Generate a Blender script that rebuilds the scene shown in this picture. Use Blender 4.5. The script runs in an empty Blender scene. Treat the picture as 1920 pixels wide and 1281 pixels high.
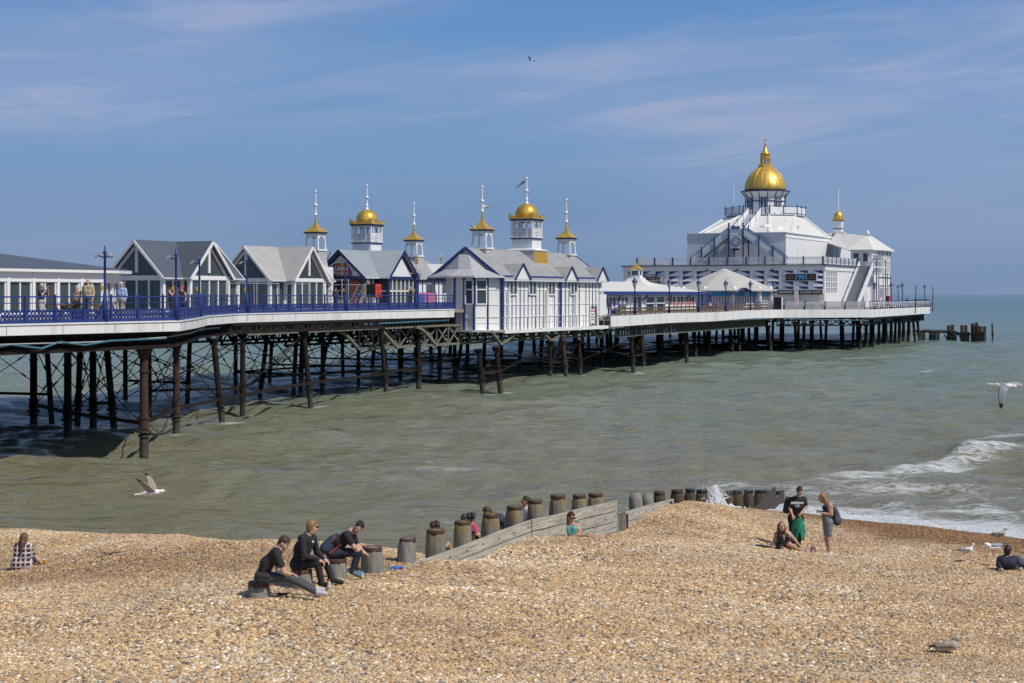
import bpy, math, random
import numpy as np
from mathutils import Vector, Matrix
random.seed(7); RNG = np.random.default_rng(7)
SC = bpy.context.scene
COL = SC.collection
R = math.radians

# ------------------------------------------------------------------ camera, world, sun, exposure
EYE = 7.5; FPX = 3000.0; CX = 960.0; HY = 551.0
cam = bpy.data.cameras.new('camera'); cam_o = bpy.data.objects.new('camera', cam); COL.objects.link(cam_o)
cam_o.location = (0, 0, EYE); cam_o.rotation_euler = (R(90), 0, 0)
cam.sensor_width = 36; cam.lens = 36 * FPX / 1920; cam.shift_y = -(640.5 - HY) / 1920
cam.clip_start = 0.5; cam.clip_end = 60000
SC.camera = cam_o
SUN_DIR = Vector((0.53, -0.36, 0.77)).normalized()
sun = bpy.data.lights.new('sun', 'SUN'); sun.energy = 3.7; sun.angle = R(0.5); sun.color = (1, 0.95, 0.87)
sun_o = bpy.data.objects.new('sun', sun); COL.objects.link(sun_o)
sun_o.rotation_euler = SUN_DIR.to_track_quat('Z', 'Y').to_euler()
SC.view_settings.view_transform = 'Standard'; SC.view_settings.look = 'None'
SC.view_settings.exposure = 0.0; SC.view_settings.gamma = 1.0

world = bpy.data.worlds.new('World'); SC.world = world; world.use_nodes = True
CLOUD_SHIFT = 17.1
def build_world():
    nt = world.node_tree; N = nt.nodes; L = nt.links; N.clear()
    out = N.new('ShaderNodeOutputWorld'); bg = N.new('ShaderNodeBackground'); bg.inputs['Strength'].default_value = 0.1
    L.new(bg.outputs[0], out.inputs[0])
    sky = N.new('ShaderNodeTexSky'); sky.sky_type = 'NISHITA'; sky.sun_disc = False
    sky.sun_elevation = math.asin(SUN_DIR.z); sky.sun_rotation = math.atan2(SUN_DIR.x, SUN_DIR.y)
    sky.air_density = 1.0; sky.dust_density = 0.6; sky.ozone_density = 2.0
    tc = N.new('ShaderNodeTexCoord'); sep = N.new('ShaderNodeSeparateXYZ'); L.new(tc.outputs['Generated'], sep.inputs[0])
    def math_(op, a, b=None, c=None):
        m = N.new('ShaderNodeMath'); m.operation = op
        for i, v in enumerate((a, b, c)):
            if v is None: continue
            if isinstance(v, (int, float)): m.inputs[i].default_value = v
            else: L.new(v, m.inputs[i])
        return m.outputs[0]
    def mrange(v, a, b, c=0, d=1, smooth=True):
        m = N.new('ShaderNodeMapRange'); m.interpolation_type = 'SMOOTHSTEP' if smooth else 'LINEAR'
        L.new(v, m.inputs['Value']); m.inputs['From Min'].default_value = a; m.inputs['From Max'].default_value = b
        m.inputs['To Min'].default_value = c; m.inputs['To Max'].default_value = d; return m.outputs[0]
    z = sep.outputs['Z']
    ramp = N.new('ShaderNodeValToRGB'); L.new(mrange(z, 0.0, 0.25, smooth=False), ramp.inputs[0])
    cr = ramp.color_ramp
    def lin(c): return tuple(((x / 255 + .055) / 1.055) ** 2.4 for x in c)
    stops = [(0.0, (113, 138, 171)), (0.16, (117, 146, 182)), (0.36, (119, 154, 194)), (0.56, (108, 150, 199)), (0.76, (94, 140, 196)), (1.0, (78, 124, 186))]
    while len(cr.elements) < len(stops): cr.elements.new(0.5)
    for e, (p, c) in zip(cr.elements, stops): e.position = p; e.color = (*lin(c), 1)
    sc = N.new('ShaderNodeVectorMath'); sc.operation = 'SCALE'; sc.inputs['Scale'].default_value = 10.0
    # thin cirrus: azimuth / elevation noise, stretched sideways
    az = math_('ARCTAN2', sep.outputs['X'], sep.outputs['Y'])
    cmb = N.new('ShaderNodeCombineXYZ'); L.new(math_('MULTIPLY_ADD', az, 5.0, CLOUD_SHIFT), cmb.inputs[0])
    L.new(math_('ADD', math_('MULTIPLY', z, 34.0), math_('MULTIPLY', az, -3.0)), cmb.inputs[1])
    n1 = N.new('ShaderNodeTexNoise'); L.new(cmb.outputs[0], n1.inputs['Vector']); n1.inputs['Scale'].default_value = 1.0
    n1.inputs['Detail'].default_value = 9; n1.inputs['Roughness'].default_value = 0.62; n1.inputs['Distortion'].default_value = 0.7
    n2 = N.new('ShaderNodeTexNoise'); L.new(cmb.outputs[0], n2.inputs['Vector']); n2.inputs['Scale'].default_value = 0.45
    n2.inputs['Detail'].default_value = 2
    c1 = mrange(n1.outputs[0], 0.42, 0.70); c2 = mrange(n2.outputs[0], 0.30, 0.54)
    cl = math_('MULTIPLY', math_('MULTIPLY', c1, c2), mrange(z, 0.035, 0.10))
    wide = math_('MULTIPLY', mrange(n2.outputs[0], 0.30, 0.70), 0.34)
    cl = math_('ADD', math_('MULTIPLY', cl, 0.54), wide)
    mixc = N.new('ShaderNodeMix'); mixc.data_type = 'RGBA'; L.new(cl, mixc.inputs[0])
    L.new(ramp.outputs[0], mixc.inputs[6]); mixc.inputs[7].default_value = (*lin((163, 174, 204)), 1)
    L.new(mixc.outputs[2], sc.inputs[0])
    mixn = N.new('ShaderNodeMix'); mixn.data_type = 'RGBA'; L.new(mrange(z, 0.22, 0.5), mixn.inputs[0])
    L.new(sc.outputs[0], mixn.inputs[6]); L.new(sky.outputs[0], mixn.inputs[7])
    L.new(mixn.outputs[2], bg.inputs['Color'])
build_world()

# ------------------------------------------------------------------ geometry helpers
def at(px, py, d):
    return Vector(((px - CX) / FPX * d, d, EYE - (py - HY) / FPX * d))
CU = math.cos(R(25.5)); SU = math.sin(R(25.5)); ANG = -R(25.5)
def W(u, v, z=0.0): return Vector((SU * u + CU * v, CU * u - SU * v, z))
def UV(p): return (SU * p[0] + CU * p[1], CU * p[0] - SU * p[1])
def upx(px, v):
    r = (px - CX) / FPX
    return (-r * SU * v - CU * v) / (SU - r * CU)
def dep(u, v): return CU * u - SU * v

class MB:
    def __init__(s): s.v = []; s.f = []; s.m = []; s.mi = 0; s.sm = []; s.smooth = False
    def add(s, verts, faces):
        b = len(s.v); s.v += [tuple(p) for p in verts]
        for f in faces: s.f.append(tuple(b + i for i in f)); s.m.append(s.mi); s.sm.append(s.smooth)
    def box(s, x0, x1, y0, y1, z0, z1):
        s.add([(x0,y0,z0),(x1,y0,z0),(x1,y1,z0),(x0,y1,z0),(x0,y0,z1),(x1,y0,z1),(x1,y1,z1),(x0,y1,z1)],
              [(0,3,2,1),(4,5,6,7),(0,1,5,4),(1,2,6,5),(2,3,7,6),(3,0,4,7)])
    def bar(s, p, q, w, h=None, up=(0,0,1)):
        h = w if h is None else h
        p = Vector(p); q = Vector(q); d = (q - p)
        if d.length < 1e-6: return
        d.normalize(); u = Vector(up)
        if abs(d.dot(u)) > 0.98: u = Vector((0,1,0))
        r = d.cross(u).normalized(); t = r.cross(d)
        r = r * (w/2); t = t * (h/2)
        vs = [p-r-t, p+r-t, p+r+t, p-r+t, q-r-t, q+r-t, q+r+t, q-r+t]
        s.add(vs, [(0,1,2,3)[::-1],(4,5,6,7),(0,1,5,4),(1,2,6,5),(2,3,7,6),(3,0,4,7)])
    def tube(s, p, q, r0, r1=None, n=8, cap=True):
        r1 = r0 if r1 is None else r1
        p = Vector(p); q = Vector(q); d = (q - p).normalized()
        u = Vector((0,0,1)) if abs(d.z) < .95 else Vector((1,0,0))
        a = d.cross(u).normalized(); b = a.cross(d)
        vs = []
        for c, rr in ((p, r0), (q, r1)):
            for i in range(n):
                t = 2*math.pi*i/n; vs.append(c + (a*math.cos(t) + b*math.sin(t))*rr)
        fs = [(i, (i+1) % n, n+(i+1) % n, n+i)[::-1] for i in range(n)]
        old = s.smooth; s.smooth = True; s.add(vs, fs); s.smooth = old
        if cap: s.add(vs, [tuple(range(n)), tuple(range(2*n-1, n-1, -1))])
    def path(s, pts, r, n=6):
        for a, b in zip(pts, pts[1:]): s.tube(a, b, r, n=n)
    def lathe(s, prof, n=16, c=(0,0,0), rot=0.0, smooth=True, sx=1.0, sy=1.0):
        vs = []; k = len(prof)
        for (r, z) in prof:
            for i in range(n):
                t = 2*math.pi*i/n + rot; vs.append((c[0]+r*sx*math.cos(t), c[1]+r*sy*math.sin(t), c[2]+z))
        fs = []
        for j in range(k-1):
            for i in range(n): fs.append((j*n+i, j*n+(i+1) % n, (j+1)*n+(i+1) % n, (j+1)*n+i))
        fs.append(tuple(range(n))[::-1]); fs.append(tuple((k-1)*n+i for i in range(n)))
        old = s.smooth; s.smooth = smooth; s.add(vs, fs); s.smooth = old
    def prism(s, poly, z0, z1):
        n = len(poly); vs = [(x,y,z0) for x,y in poly] + [(x,y,z1) for x,y in poly]
        a = sum(poly[i][0]*poly[(i+1)%n][1]-poly[(i+1)%n][0]*poly[i][1] for i in range(n))
        fs = [tuple(range(n))[::-1], tuple(range(n,2*n))] + [(i,(i+1)%n,n+(i+1)%n,n+i) for i in range(n)]
        if a < 0: fs = [f[::-1] for f in fs]
        s.add(vs, fs)
    def slab(s, pts, t):
        # flat polygon given in 3D, thickened downwards along its normal
        P = [Vector(p) for p in pts]; nrm = (P[1]-P[0]).cross(P[2]-P[0]).normalized()
        if nrm.z < 0: P = P[::-1]; nrm = -nrm
        n = len(P); vs = P + [p - nrm*t for p in P]
        s.add(vs, [tuple(range(n)), tuple(range(2*n-1, n-1, -1))] + [((i+1)%n, i, n+i, n+(i+1)%n) for i in range(n)])
    def wallpoly(s, pts, nrm, t):
        P = [Vector(p) for p in pts]; nn = Vector(nrm).normalized()
        c = (P[1]-P[0]).cross(P[2]-P[0])
        if c.dot(nn) < 0: P = P[::-1]
        n = len(P); vs = P + [p - nn*t for p in P]
        s.add(vs, [tuple(range(n)), tuple(range(2*n-1, n-1, -1))] + [((i+1)%n, i, n+i, n+(i+1)%n) for i in range(n)])
    def ball(s, c, r, n=10, m=6, sz=1.0):
        prof = [(max(1e-4, r*math.sin(math.pi*j/m)), -r*sz*math.cos(math.pi*j/m)) for j in range(m+1)]
        s.lathe(prof, n, c)
    def build(s, name, mats, parent=None, loc=None, rot=None):
        me = bpy.data.meshes.new(name)
        me.from_pydata(s.v, [], s.f)
        if not isinstance(mats, (list, tuple)): mats = [mats]
        for m in mats: me.materials.append(m)
        me.polygons.foreach_set('material_index', s.m)
        me.polygons.foreach_set('use_smooth', s.sm)
        me.update()
        o = bpy.data.objects.new(name, me); COL.objects.link(o)
        if parent: o.parent = parent
        if loc is not None: o.location = loc
        if rot is not None: o.rotation_euler = rot
        return o
def tag(o, label=None, cat=None, group=None, kind=None):
    if label: o['label'] = label
    if cat: o['category'] = cat
    if group: o['group'] = group
    if kind: o['kind'] = kind
    return o
def thing(name, label, cat, loc=(0,0,0), rz=0.0, group=None):
    o = bpy.data.objects.new(name, None); o.empty_display_size = .2; COL.objects.link(o)
    o.location = loc; o.rotation_euler = (0,0,rz)
    return tag(o, label, cat, group)
def pthing(name, label, cat, u, v, z, group=None): return thing(name, label, cat, W(u,v,z), ANG, group)
def children(o): return [c for c in bpy.data.objects if c.parent == o]
def copy_tree(o, parent=None):
    c = o.copy(); COL.objects.link(c); c.parent = parent
    for ch in children(o): copy_tree(ch, c)
    return c
ORD = ['first','second','third','fourth','fifth','sixth','seventh','eighth','ninth','tenth','eleventh','twelfth','thirteenth','fourteenth','fifteenth',
       'sixteenth','seventeenth','eighteenth','nineteenth','twentieth','twenty-first','twenty-second','twenty-third','twenty-fourth','twenty-fifth','twenty-sixth','twenty-seventh','twenty-eighth']
def text_obj(name, s, size, mat, parent, loc, rot=(R(90),0,0), ext=0.01, align='CENTER', xs=1.0, offset=0.0):
    cu = bpy.data.curves.new(name, 'FONT'); cu.body = s; cu.size = size; cu.extrude = ext; cu.align_x = align; cu.align_y = 'CENTER'; cu.offset = offset
    cu.resolution_u = 3
    t = bpy.data.objects.new('tmp', cu); COL.objects.link(t)
    dg = bpy.context.evaluated_depsgraph_get(); dg.update()
    me = bpy.data.meshes.new_from_object(t.evaluated_get(dg)); bpy.data.objects.remove(t); bpy.data.curves.remove(cu)
    me.materials.clear(); me.materials.append(mat); me.name = name
    o = bpy.data.objects.new(name, me); COL.objects.link(o); o.parent = parent; o.location = loc; o.rotation_euler = rot; o.scale = (xs,1,1)
    return o

# ------------------------------------------------------------------ materials
def mat(name, col, rough=0.6, metal=0.0, var=0.12, scale=3.0, bump=0.0, bscale=None, spec=0.5, streak=False, dirt=None, dirt_amt=0.35):
    m = bpy.data.materials.new(name); m.use_nodes = True; nt = m.node_tree; N = nt.nodes; L = nt.links
    b = N['Principled BSDF']; b.inputs['Roughness'].default_value = rough; b.inputs['Metallic'].default_value = metal
    b.inputs['Specular IOR Level'].default_value = spec
    tc = N.new('ShaderNodeTexCoord'); mp = N.new('ShaderNodeMapping'); L.new(tc.outputs['Object'], mp.inputs[0])
    if streak: mp.inputs['Scale'].default_value = (1, 1, 0.15)
    n = N.new('ShaderNodeTexNoise'); n.inputs['Scale'].default_value = scale; n.inputs['Detail'].default_value = 6; n.inputs['Roughness'].default_value = .65
    L.new(mp.outputs[0], n.inputs['Vector'])
    r = N.new('ShaderNodeValToRGB'); L.new(n.outputs[0], r.inputs[0])
    r.color_ramp.elements[0].position = .3; r.color_ramp.elements[1].position = .7
    r.color_ramp.elements[0].color = (*[max(0, c*(1-var)) for c in col], 1); r.color_ramp.elements[1].color = (*[min(1, c*(1+var)) for c in col], 1)
    cout = r.outputs[0]
    if dirt:
        n2 = N.new('ShaderNodeTexNoise'); n2.inputs['Scale'].default_value = scale*.6; n2.inputs['Detail'].default_value = 8; n2.inputs['Roughness'].default_value = .7
        L.new(mp.outputs[0], n2.inputs['Vector'])
        mr = N.new('ShaderNodeMapRange'); L.new(n2.outputs[0], mr.inputs[0]); mr.inputs[1].default_value = .55; mr.inputs[2].default_value = .75; mr.inputs[4].default_value = dirt_amt
        mx = N.new('ShaderNodeMix'); mx.data_type = 'RGBA'; L.new(mr.outputs[0], mx.inputs[0]); L.new(cout, mx.inputs[6]); mx.inputs[7].default_value = (*dirt, 1)
        cout = mx.outputs[2]
    L.new(cout, b.inputs['Base Color'])
    if bump:
        bn = N.new('ShaderNodeTexNoise'); bn.inputs['Scale'].default_value = bscale or scale*6; bn.inputs['Detail'].default_value = 5; L.new(mp.outputs[0], bn.inputs['Vector'])
        bp = N.new('ShaderNodeBump'); bp.inputs['Strength'].default_value = bump; bp.inputs['Distance'].default_value = .02
        L.new(bn.outputs[0], bp.inputs['Height']); L.new(bp.outputs[0], b.inputs['Normal'])
    return m
M = {}
M['white'] = mat('white_paint', (.74,.74,.735), .5, var=.05, scale=1.2, dirt=(.46,.40,.32), dirt_amt=.38, streak=True)
M['white_clean'] = mat('clean_white_paint', (.76,.76,.76), .4, var=.02)
M['white_worn'] = mat('worn_white_boards', (.76,.75,.71), .6, var=.06, scale=1.5, streak=True, dirt=(.42,.36,.28), dirt_amt=.4)
M['white_fascia'] = mat('white_fascia_paint', (.76,.755,.73), .5, var=.03, scale=.9, streak=True, dirt=(.36,.20,.09), dirt_amt=.5)
M['white_roof'] = mat('white_roof_coating', (.63,.62,.59), .6, var=.05, scale=.6, dirt=(.5,.46,.38), dirt_amt=.3)
M['pale_grey'] = mat('pale_grey_paint', (.58,.60,.63), .5, var=.04)
M['cream'] = mat('cream_paint', (.66,.62,.52), .5, var=.04)
M['blue'] = mat('royal_blue_paint', (.022,.043,.19), .4, var=.15, scale=2)
M['navy'] = mat('navy_paint', (.012,.02,.11), .45, var=.15)
M['gold'] = mat('gold_leaf', (.74,.47,.10), .40, metal=.58, var=.16, scale=1.4, bump=.12, bscale=6, dirt=(.42,.24,.06), dirt_amt=.5)
M['gold_paint'] = mat('gold_shingle_paint', (.62,.36,.05), .45, metal=.25, var=.12, scale=3)
M['slate'] = mat('dark_slate_membrane', (.085,.10,.125), .5, var=.08, scale=.8)
M['grey_roof'] = mat('weathered_grey_roof', (.36,.35,.34), .75, var=.10, scale=1.0, dirt=(.2,.19,.17), dirt_amt=.35)
M['metal_roof'] = mat('blue_grey_metal_roof', (.36,.40,.43), .45, metal=.15, var=.07, scale=1.2)
M['lead_roof'] = mat('lead_grey_roof', (.29,.29,.29), .7, var=.14, scale=1.5, dirt=(.12,.11,.10), dirt_amt=.55)
M['tent'] = mat('pale_grey_tiled_roof', (.46,.45,.42), .8, var=.10, scale=.8)
M['iron'] = mat('black_sea_iron', (.017,.012,.010), .85, var=.4, scale=3, bump=.5, dirt=(.035,.017,.011), dirt_amt=.5, spec=.25)
M['rust'] = mat('rusty_iron', (.052,.025,.017), .85, var=.35, scale=4, bump=.6, dirt=(.02,.018,.016), dirt_amt=.8)
def tide_band(m):
    # weed and barnacle band round the legs between the tides (height above the sea)
    nt = m.node_tree; N = nt.nodes; L = nt.links; b = N['Principled BSDF']; src = b.inputs['Base Color'].links[0].from_socket
    tc = N.new('ShaderNodeTexCoord'); sp = N.new('ShaderNodeSeparateXYZ'); L.new(tc.outputs['Object'], sp.inputs[0])
    n = N.new('ShaderNodeTexNoise'); n.inputs['Scale'].default_value = 5; n.inputs['Detail'].default_value = 6; L.new(tc.outputs['Object'], n.inputs['Vector'])
    a = N.new('ShaderNodeMath'); a.operation = 'MULTIPLY_ADD'; L.new(n.outputs[0], a.inputs[0]); a.inputs[1].default_value = -1.6; L.new(sp.outputs[2], a.inputs[2])
    mr = N.new('ShaderNodeMapRange'); L.new(a.outputs[0], mr.inputs[0]); mr.inputs[1].default_value = -.1; mr.inputs[2].default_value = .6; mr.inputs[3].default_value = .9; mr.inputs[4].default_value = 0
    n2 = N.new('ShaderNodeTexNoise'); n2.inputs['Scale'].default_value = 16; L.new(tc.outputs['Object'], n2.inputs['Vector']); r = N.new('ShaderNodeValToRGB'); L.new(n2.outputs[0], r.inputs[0])
    r.color_ramp.elements[0].position = .4; r.color_ramp.elements[0].color = (.018,.02,.012,1); r.color_ramp.elements[1].position = .66; r.color_ramp.elements[1].color = (.10,.095,.08,1)
    mx = N.new('ShaderNodeMix'); mx.data_type = 'RGBA'; L.new(mr.outputs[0], mx.inputs[0]); L.new(src, mx.inputs[6]); L.new(r.outputs[0], mx.inputs[7]); L.new(mx.outputs[2], b.inputs['Base Color'])
tide_band(M['iron']); tide_band(M['rust'])
M['olive_iron'] = mat('grimy_olive_girder', (.16,.15,.115), .85, var=.3, scale=2.5, bump=.4, dirt=(.09,.035,.015), dirt_amt=.7)
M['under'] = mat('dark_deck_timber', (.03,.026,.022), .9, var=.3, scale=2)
M['pipe'] = mat('blue_pipe', (.045,.13,.18), .6, var=.2)
M['deck'] = mat('deck_boards', (.28,.24,.2), .8, var=.15, scale=2)
M['brown_rail'] = mat('weathered_brown_timber', (.11,.075,.055), .8, var=.3, scale=3)
M['slat_grey'] = mat('silver_grey_slats', (.36,.37,.38), .6, var=.12, scale=3)
M['black'] = mat('black_paint', (.012,.012,.013), .5, var=.2)
M['red'] = mat('red_paint', (.62,.045,.03), .45, var=.08)
M['amber'] = mat('amber_plastic', (.75,.36,.03), .3, var=.05)
M['lamp_glass'] = mat('frosted_lamp_glass', (.62,.60,.52), .25, var=.05)
M['grey_steel'] = mat('galvanised_steel', (.45,.46,.47), .4, metal=.5, var=.1)
M['yellow'] = mat('yellow_plastic', (.55,.30,.02), .5, var=.08)
M['wood_plank'] = mat('bare_planks', (.5,.4,.26), .7, var=.15)
M['tread'] = mat('grey_stair_tread', (.27,.28,.3), .6, var=.1)
M['bark_brown'] = mat('stained_table_wood', (.16,.07,.04), .7, var=.2)
def mat_wood(name, col, lichen=None, bands=True):
    m = bpy.data.materials.new(name); m.use_nodes = True; nt = m.node_tree; N = nt.nodes; L = nt.links; b = N['Principled BSDF']
    b.inputs['Roughness'].default_value = .85
    tc = N.new('ShaderNodeTexCoord'); mp = N.new('ShaderNodeMapping'); L.new(tc.outputs['Object'], mp.inputs[0])
    mp.inputs['Scale'].default_value = (9, 9, .9) if lichen else (.8, 11, 11)
    if not lichen:
        m0 = N.new('ShaderNodeMapping'); m0.inputs['Rotation'].default_value = (0,0,-1.1546); L.new(tc.outputs['Object'], m0.inputs[0]); L.new(m0.outputs[0], mp.inputs[0])
    n = N.new('ShaderNodeTexNoise'); n.inputs['Scale'].default_value = 1.6; n.inputs['Detail'].default_value = 8; n.inputs['Roughness'].default_value = .7; L.new(mp.outputs[0], n.inputs['Vector'])
    r = N.new('ShaderNodeValToRGB'); L.new(n.outputs[0], r.inputs[0]); r.color_ramp.elements[0].position = .32; r.color_ramp.elements[1].position = .68
    r.color_ramp.elements[0].color = (*[c*.45 for c in col], 1); r.color_ramp.elements[1].color = (*[c*1.25 for c in col], 1)
    cout = r.outputs[0]
    if lichen:
        sp = N.new('ShaderNodeSeparateXYZ'); L.new(tc.outputs['Generated'], sp.inputs[0])
        n2 = N.new('ShaderNodeTexNoise'); n2.inputs['Scale'].default_value = 4; n2.inputs['Detail'].default_value = 5; L.new(tc.outputs['Object'], n2.inputs['Vector'])
        a = N.new('ShaderNodeMath'); a.operation = 'MULTIPLY_ADD'; L.new(n2.outputs[0], a.inputs[0]); a.inputs[1].default_value = .55; L.new(sp.outputs[2], a.inputs[2])
        mr = N.new('ShaderNodeMapRange'); L.new(a.outputs[0], mr.inputs[0]); mr.inputs[1].default_value = 1.08; mr.inputs[2].default_value = 1.3; mr.inputs[4].default_value = .85
        mx = N.new('ShaderNodeMix'); mx.data_type = 'RGBA'; L.new(mr.outputs[0], mx.inputs[0]); L.new(cout, mx.inputs[6]); mx.inputs[7].default_value = (*lichen, 1); cout = mx.outputs[2]
    L.new(cout, b.inputs['Base Color'])
    bp = N.new('ShaderNodeBump'); bp.inputs['Strength'].default_value = .6; bp.inputs['Distance'].default_value = .02; L.new(n.outputs[0], bp.inputs['Height']); L.new(bp.outputs[0], b.inputs['Normal'])
    return m
M['groyne_board'] = mat_wood('silvered_groyne_boards', (.43,.40,.34))
M['wet_board'] = mat_wood('dark_wet_groyne_boards', (.065,.05,.042))
M['pile_grey'] = mat_wood('grey_groyne_timber', (.25,.235,.20), lichen=(.2,.19,.16))
M['pile_lichen'] = mat_wood('groyne_timber_with_mustard_lichen', (.23,.21,.165), lichen=(.2,.125,.012))
M['pile_wet'] = mat_wood('wet_brown_groyne_timber', (.11,.075,.035), lichen=(.045,.035,.025))
M['rust_cap'] = mat('rusted_iron_band', (.075,.04,.027), .85, var=.35, scale=8, bump=.5)
def mat_glass(name, tint=(.25,.33,.36), fac=.5, rough=.04):
    m = bpy.data.materials.new(name); m.use_nodes = True; nt = m.node_tree; N = nt.nodes; L = nt.links
    b = N['Principled BSDF']; b.inputs['Base Color'].default_value = (*[t*.22 for t in tint], 1); b.inputs['Roughness'].default_value = rough; b.inputs['Specular IOR Level'].default_value = .8
    t = N.new('ShaderNodeBsdfTransparent'); t.inputs[0].default_value = (*tint, 1)
    mx = N.new('ShaderNodeMixShader'); mx.inputs[0].default_value = 1-fac
    L.new(t.outputs[0], mx.inputs[1]); L.new(b.outputs[0], mx.inputs[2]); L.new(mx.outputs[0], N['Material Output'].inputs[0])
    n = N.new('ShaderNodeTexNoise'); n.inputs['Scale'].default_value = .7; bp = N.new('ShaderNodeBump'); bp.inputs['Strength'].default_value = .04; bp.inputs['Distance'].default_value = .1
    tc = N.new('ShaderNodeTexCoord'); L.new(tc.outputs['Object'], n.inputs['Vector']); L.new(n.outputs[0], bp.inputs['Height']); L.new(bp.outputs[0], b.inputs['Normal'])
    return m
M['glass'] = mat_glass('clear_kiosk_glass', (.55,.68,.72), .6)
M['glass_dark'] = mat_glass('dark_window_glass', (.25,.3,.33), .12)
def mat_shingle(name, c1, c2, s=4.0, metal=0.0, rough=.75):
    # scallop courses: brick texture in object space, rows by height
    m = bpy.data.materials.new(name); m.use_nodes = True; nt = m.node_tree; N = nt.nodes; L = nt.links; b = N['Principled BSDF']
    b.inputs['Roughness'].default_value = rough; b.inputs['Metallic'].default_value = metal
    tc = N.new('ShaderNodeTexCoord'); sp = N.new('ShaderNodeSeparateXYZ'); L.new(tc.outputs['Object'], sp.inputs[0])
    ad = N.new('ShaderNodeMath'); ad.operation = 'ADD'; L.new(sp.outputs[0], ad.inputs[0]); L.new(sp.outputs[1], ad.inputs[1])
    cb = N.new('ShaderNodeCombineXYZ'); L.new(ad.outputs[0], cb.inputs[0]); L.new(sp.outputs[2], cb.inputs[1])
    br = N.new('ShaderNodeTexBrick'); L.new(cb.outputs[0], br.inputs['Vector']); br.inputs['Scale'].default_value = s
    br.inputs['Color1'].default_value = (*c1, 1); br.inputs['Color2'].default_value = (*c2, 1); br.inputs['Mortar'].default_value = (*[x*.45 for x in c1], 1)
    br.inputs['Mortar Size'].default_value = .035; br.inputs['Brick Width'].default_value = .8; br.inputs['Row Height'].default_value = .6
    L.new(br.outputs[0], b.inputs['Base Color'])
    bp = N.new('ShaderNodeBump'); bp.inputs['Strength'].default_value = .4; bp.inputs['Distance'].default_value = .03; bp.invert = True
    L.new(br.outputs['Fac'], bp.inputs['Height']); L.new(bp.outputs[0], b.inputs['Normal'])
    return m
M['shingle'] = mat_shingle('pale_grey_scallop_shingles', (.50,.49,.51), (.42,.41,.43), 5)
M['gold_shingle'] = mat_shingle('gold_fish_scale_shingles', (.66,.38,.05), (.58,.33,.04), 5, .3, .45)
M['gold_scale'] = mat_shingle('gold_scaled_dome', (.76,.48,.09), (.62,.37,.06), 6, .55, .4)
def flat(name, col, rough=.7, var=.12, scale=12): return mat(name, col, rough, var=var, scale=scale, bump=.55, bscale=13)
_fc = {}
def fmat(name, col, rough=.8):
    if name not in _fc: _fc[name] = flat(name, col, rough)
    return _fc[name]

# ------------------------------------------------------------------ beach terrain
GP0 = np.array([-4.2, 26.5]); GS = np.array([0.5305, 1.2])       # groyne pile line: pile i stands at GP0 + i*GS
GL = GS/np.linalg.norm(GS); GN = np.array([GL[1], -GL[0]])        # along the groyne, and to its shingle-side
def pile_xy(i): return GP0 + GS*i
near_pts = [(-12,16,2.7),(-5,16,2.75),(0,16,2.75),(5,16,2.7),(12,16,2.6),(20,16,2.4),(-20,16,2.5),(-9,22,2.15),(-4,22,2.2),(0,22,2.2),(5,22,2.15),(10,22,2.05),
 (6.7,24.6,1.97),(0,24.6,2.2),(-8,25,2.0),(13,24,1.8),(20,24,1.5),(-16,26,1.7),(-4.2,26.5,2.48),(-3.67,27.7,2.42),(-3.1,28.9,2.35),(-2.6,30.1,2.28),(-2.1,31.3,2.27),
 (-2.5,26.6,2.42),(-1.6,28.5,2.35),(-0.6,30.5,2.2)]
R_pts = near_pts + [(*(pile_xy(i)+GN*.75), z) for i,z in ((5,2.05),(6,1.97),(7,1.97),(8,2.0),(9,1.88),(10,1.66),(11,1.48),(12,1.35),(12.7,1.33),(13.6,1.4),(14.5,1.47),(15.5,1.5),(16.3,1.45))] + [(5.6,49,1.12),(5,33,1.85),(4,38,1.6),(7.9,40,.9),(7,42.5,.82),(4.6,42,1.4),
 (6.8,50,.75),(9.6,53.3,.12),(7.7,55,.08),(11.1,52,.1),(13.2,50,.1),(15.3,47.8,.1),(18,44.5,.1),(22,40,.1),(12,42,.8),(12,39.5,.95),(10.9,35,1.42),(15,36,1.15),(14,30,1.6),(22,30,1.1),
 (9.6,58,-.9),(15.3,52,-.9),(22,46,-1.0),(5,57,-.7),(30,40,-1),(30,25,.6),(-3,45,.8),(-10,40,1.2),(0,50,.2),(15,62,-2),(30,56,-2.4),(0,62,-1.6),(8,46,.75)]
L_pts = near_pts + [(-11.3,37,1.12),(-13.8,43,1.2),(-8.8,40,1.47),(-5.92,37,1.81),(-4.26,35.5,1.97),(-2.65,34.5,2.05),(-18,37,1.0),(-20,43,1.1),(-8,33,1.6),(-11,29,1.8),(-15,32,1.3),
 (-13.8,47.5,0),(-8.8,45,.2),(-5.9,42,.5),(-4.3,40.5,.6),(-2.4,39,.75),(-13.8,52,-1.2),(-8.8,50,-1.1),(-5.9,47,-.8),(-3,45,-.6),(0,46,-.6),(3,50,-1),(-20,48,0),(-20,53,-1.3),(-28,46,.4),(-28,54,-1.3),(-28,30,1.4),
 (-1.4,33.9,1.7),(-.4,36.1,1.3),(.7,38.5,.85),(2.2,42,.15),(3.9,45.7,-.5),(6,51,-1),(-10,60,-2.2),(10,60,-2)]
def tps_fit(pts):
    P = np.array(pts, float); n = len(P)
    r = np.linalg.norm(P[:,None,:2]-P[None,:,:2], axis=2)
    K = np.where(r > 0, r*r*np.log(r+1e-9), 0) + np.eye(n)*0.12
    A = np.zeros((n+3, n+3)); A[:n,:n] = K; A[:n,n] = 1; A[:n,n+1:] = P[:,:2]; A[n,:n] = 1; A[n+1:,:n] = P[:,:2].T
    b = np.zeros(n+3); b[:n] = P[:,2]
    return P, np.linalg.solve(A, b)
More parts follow.
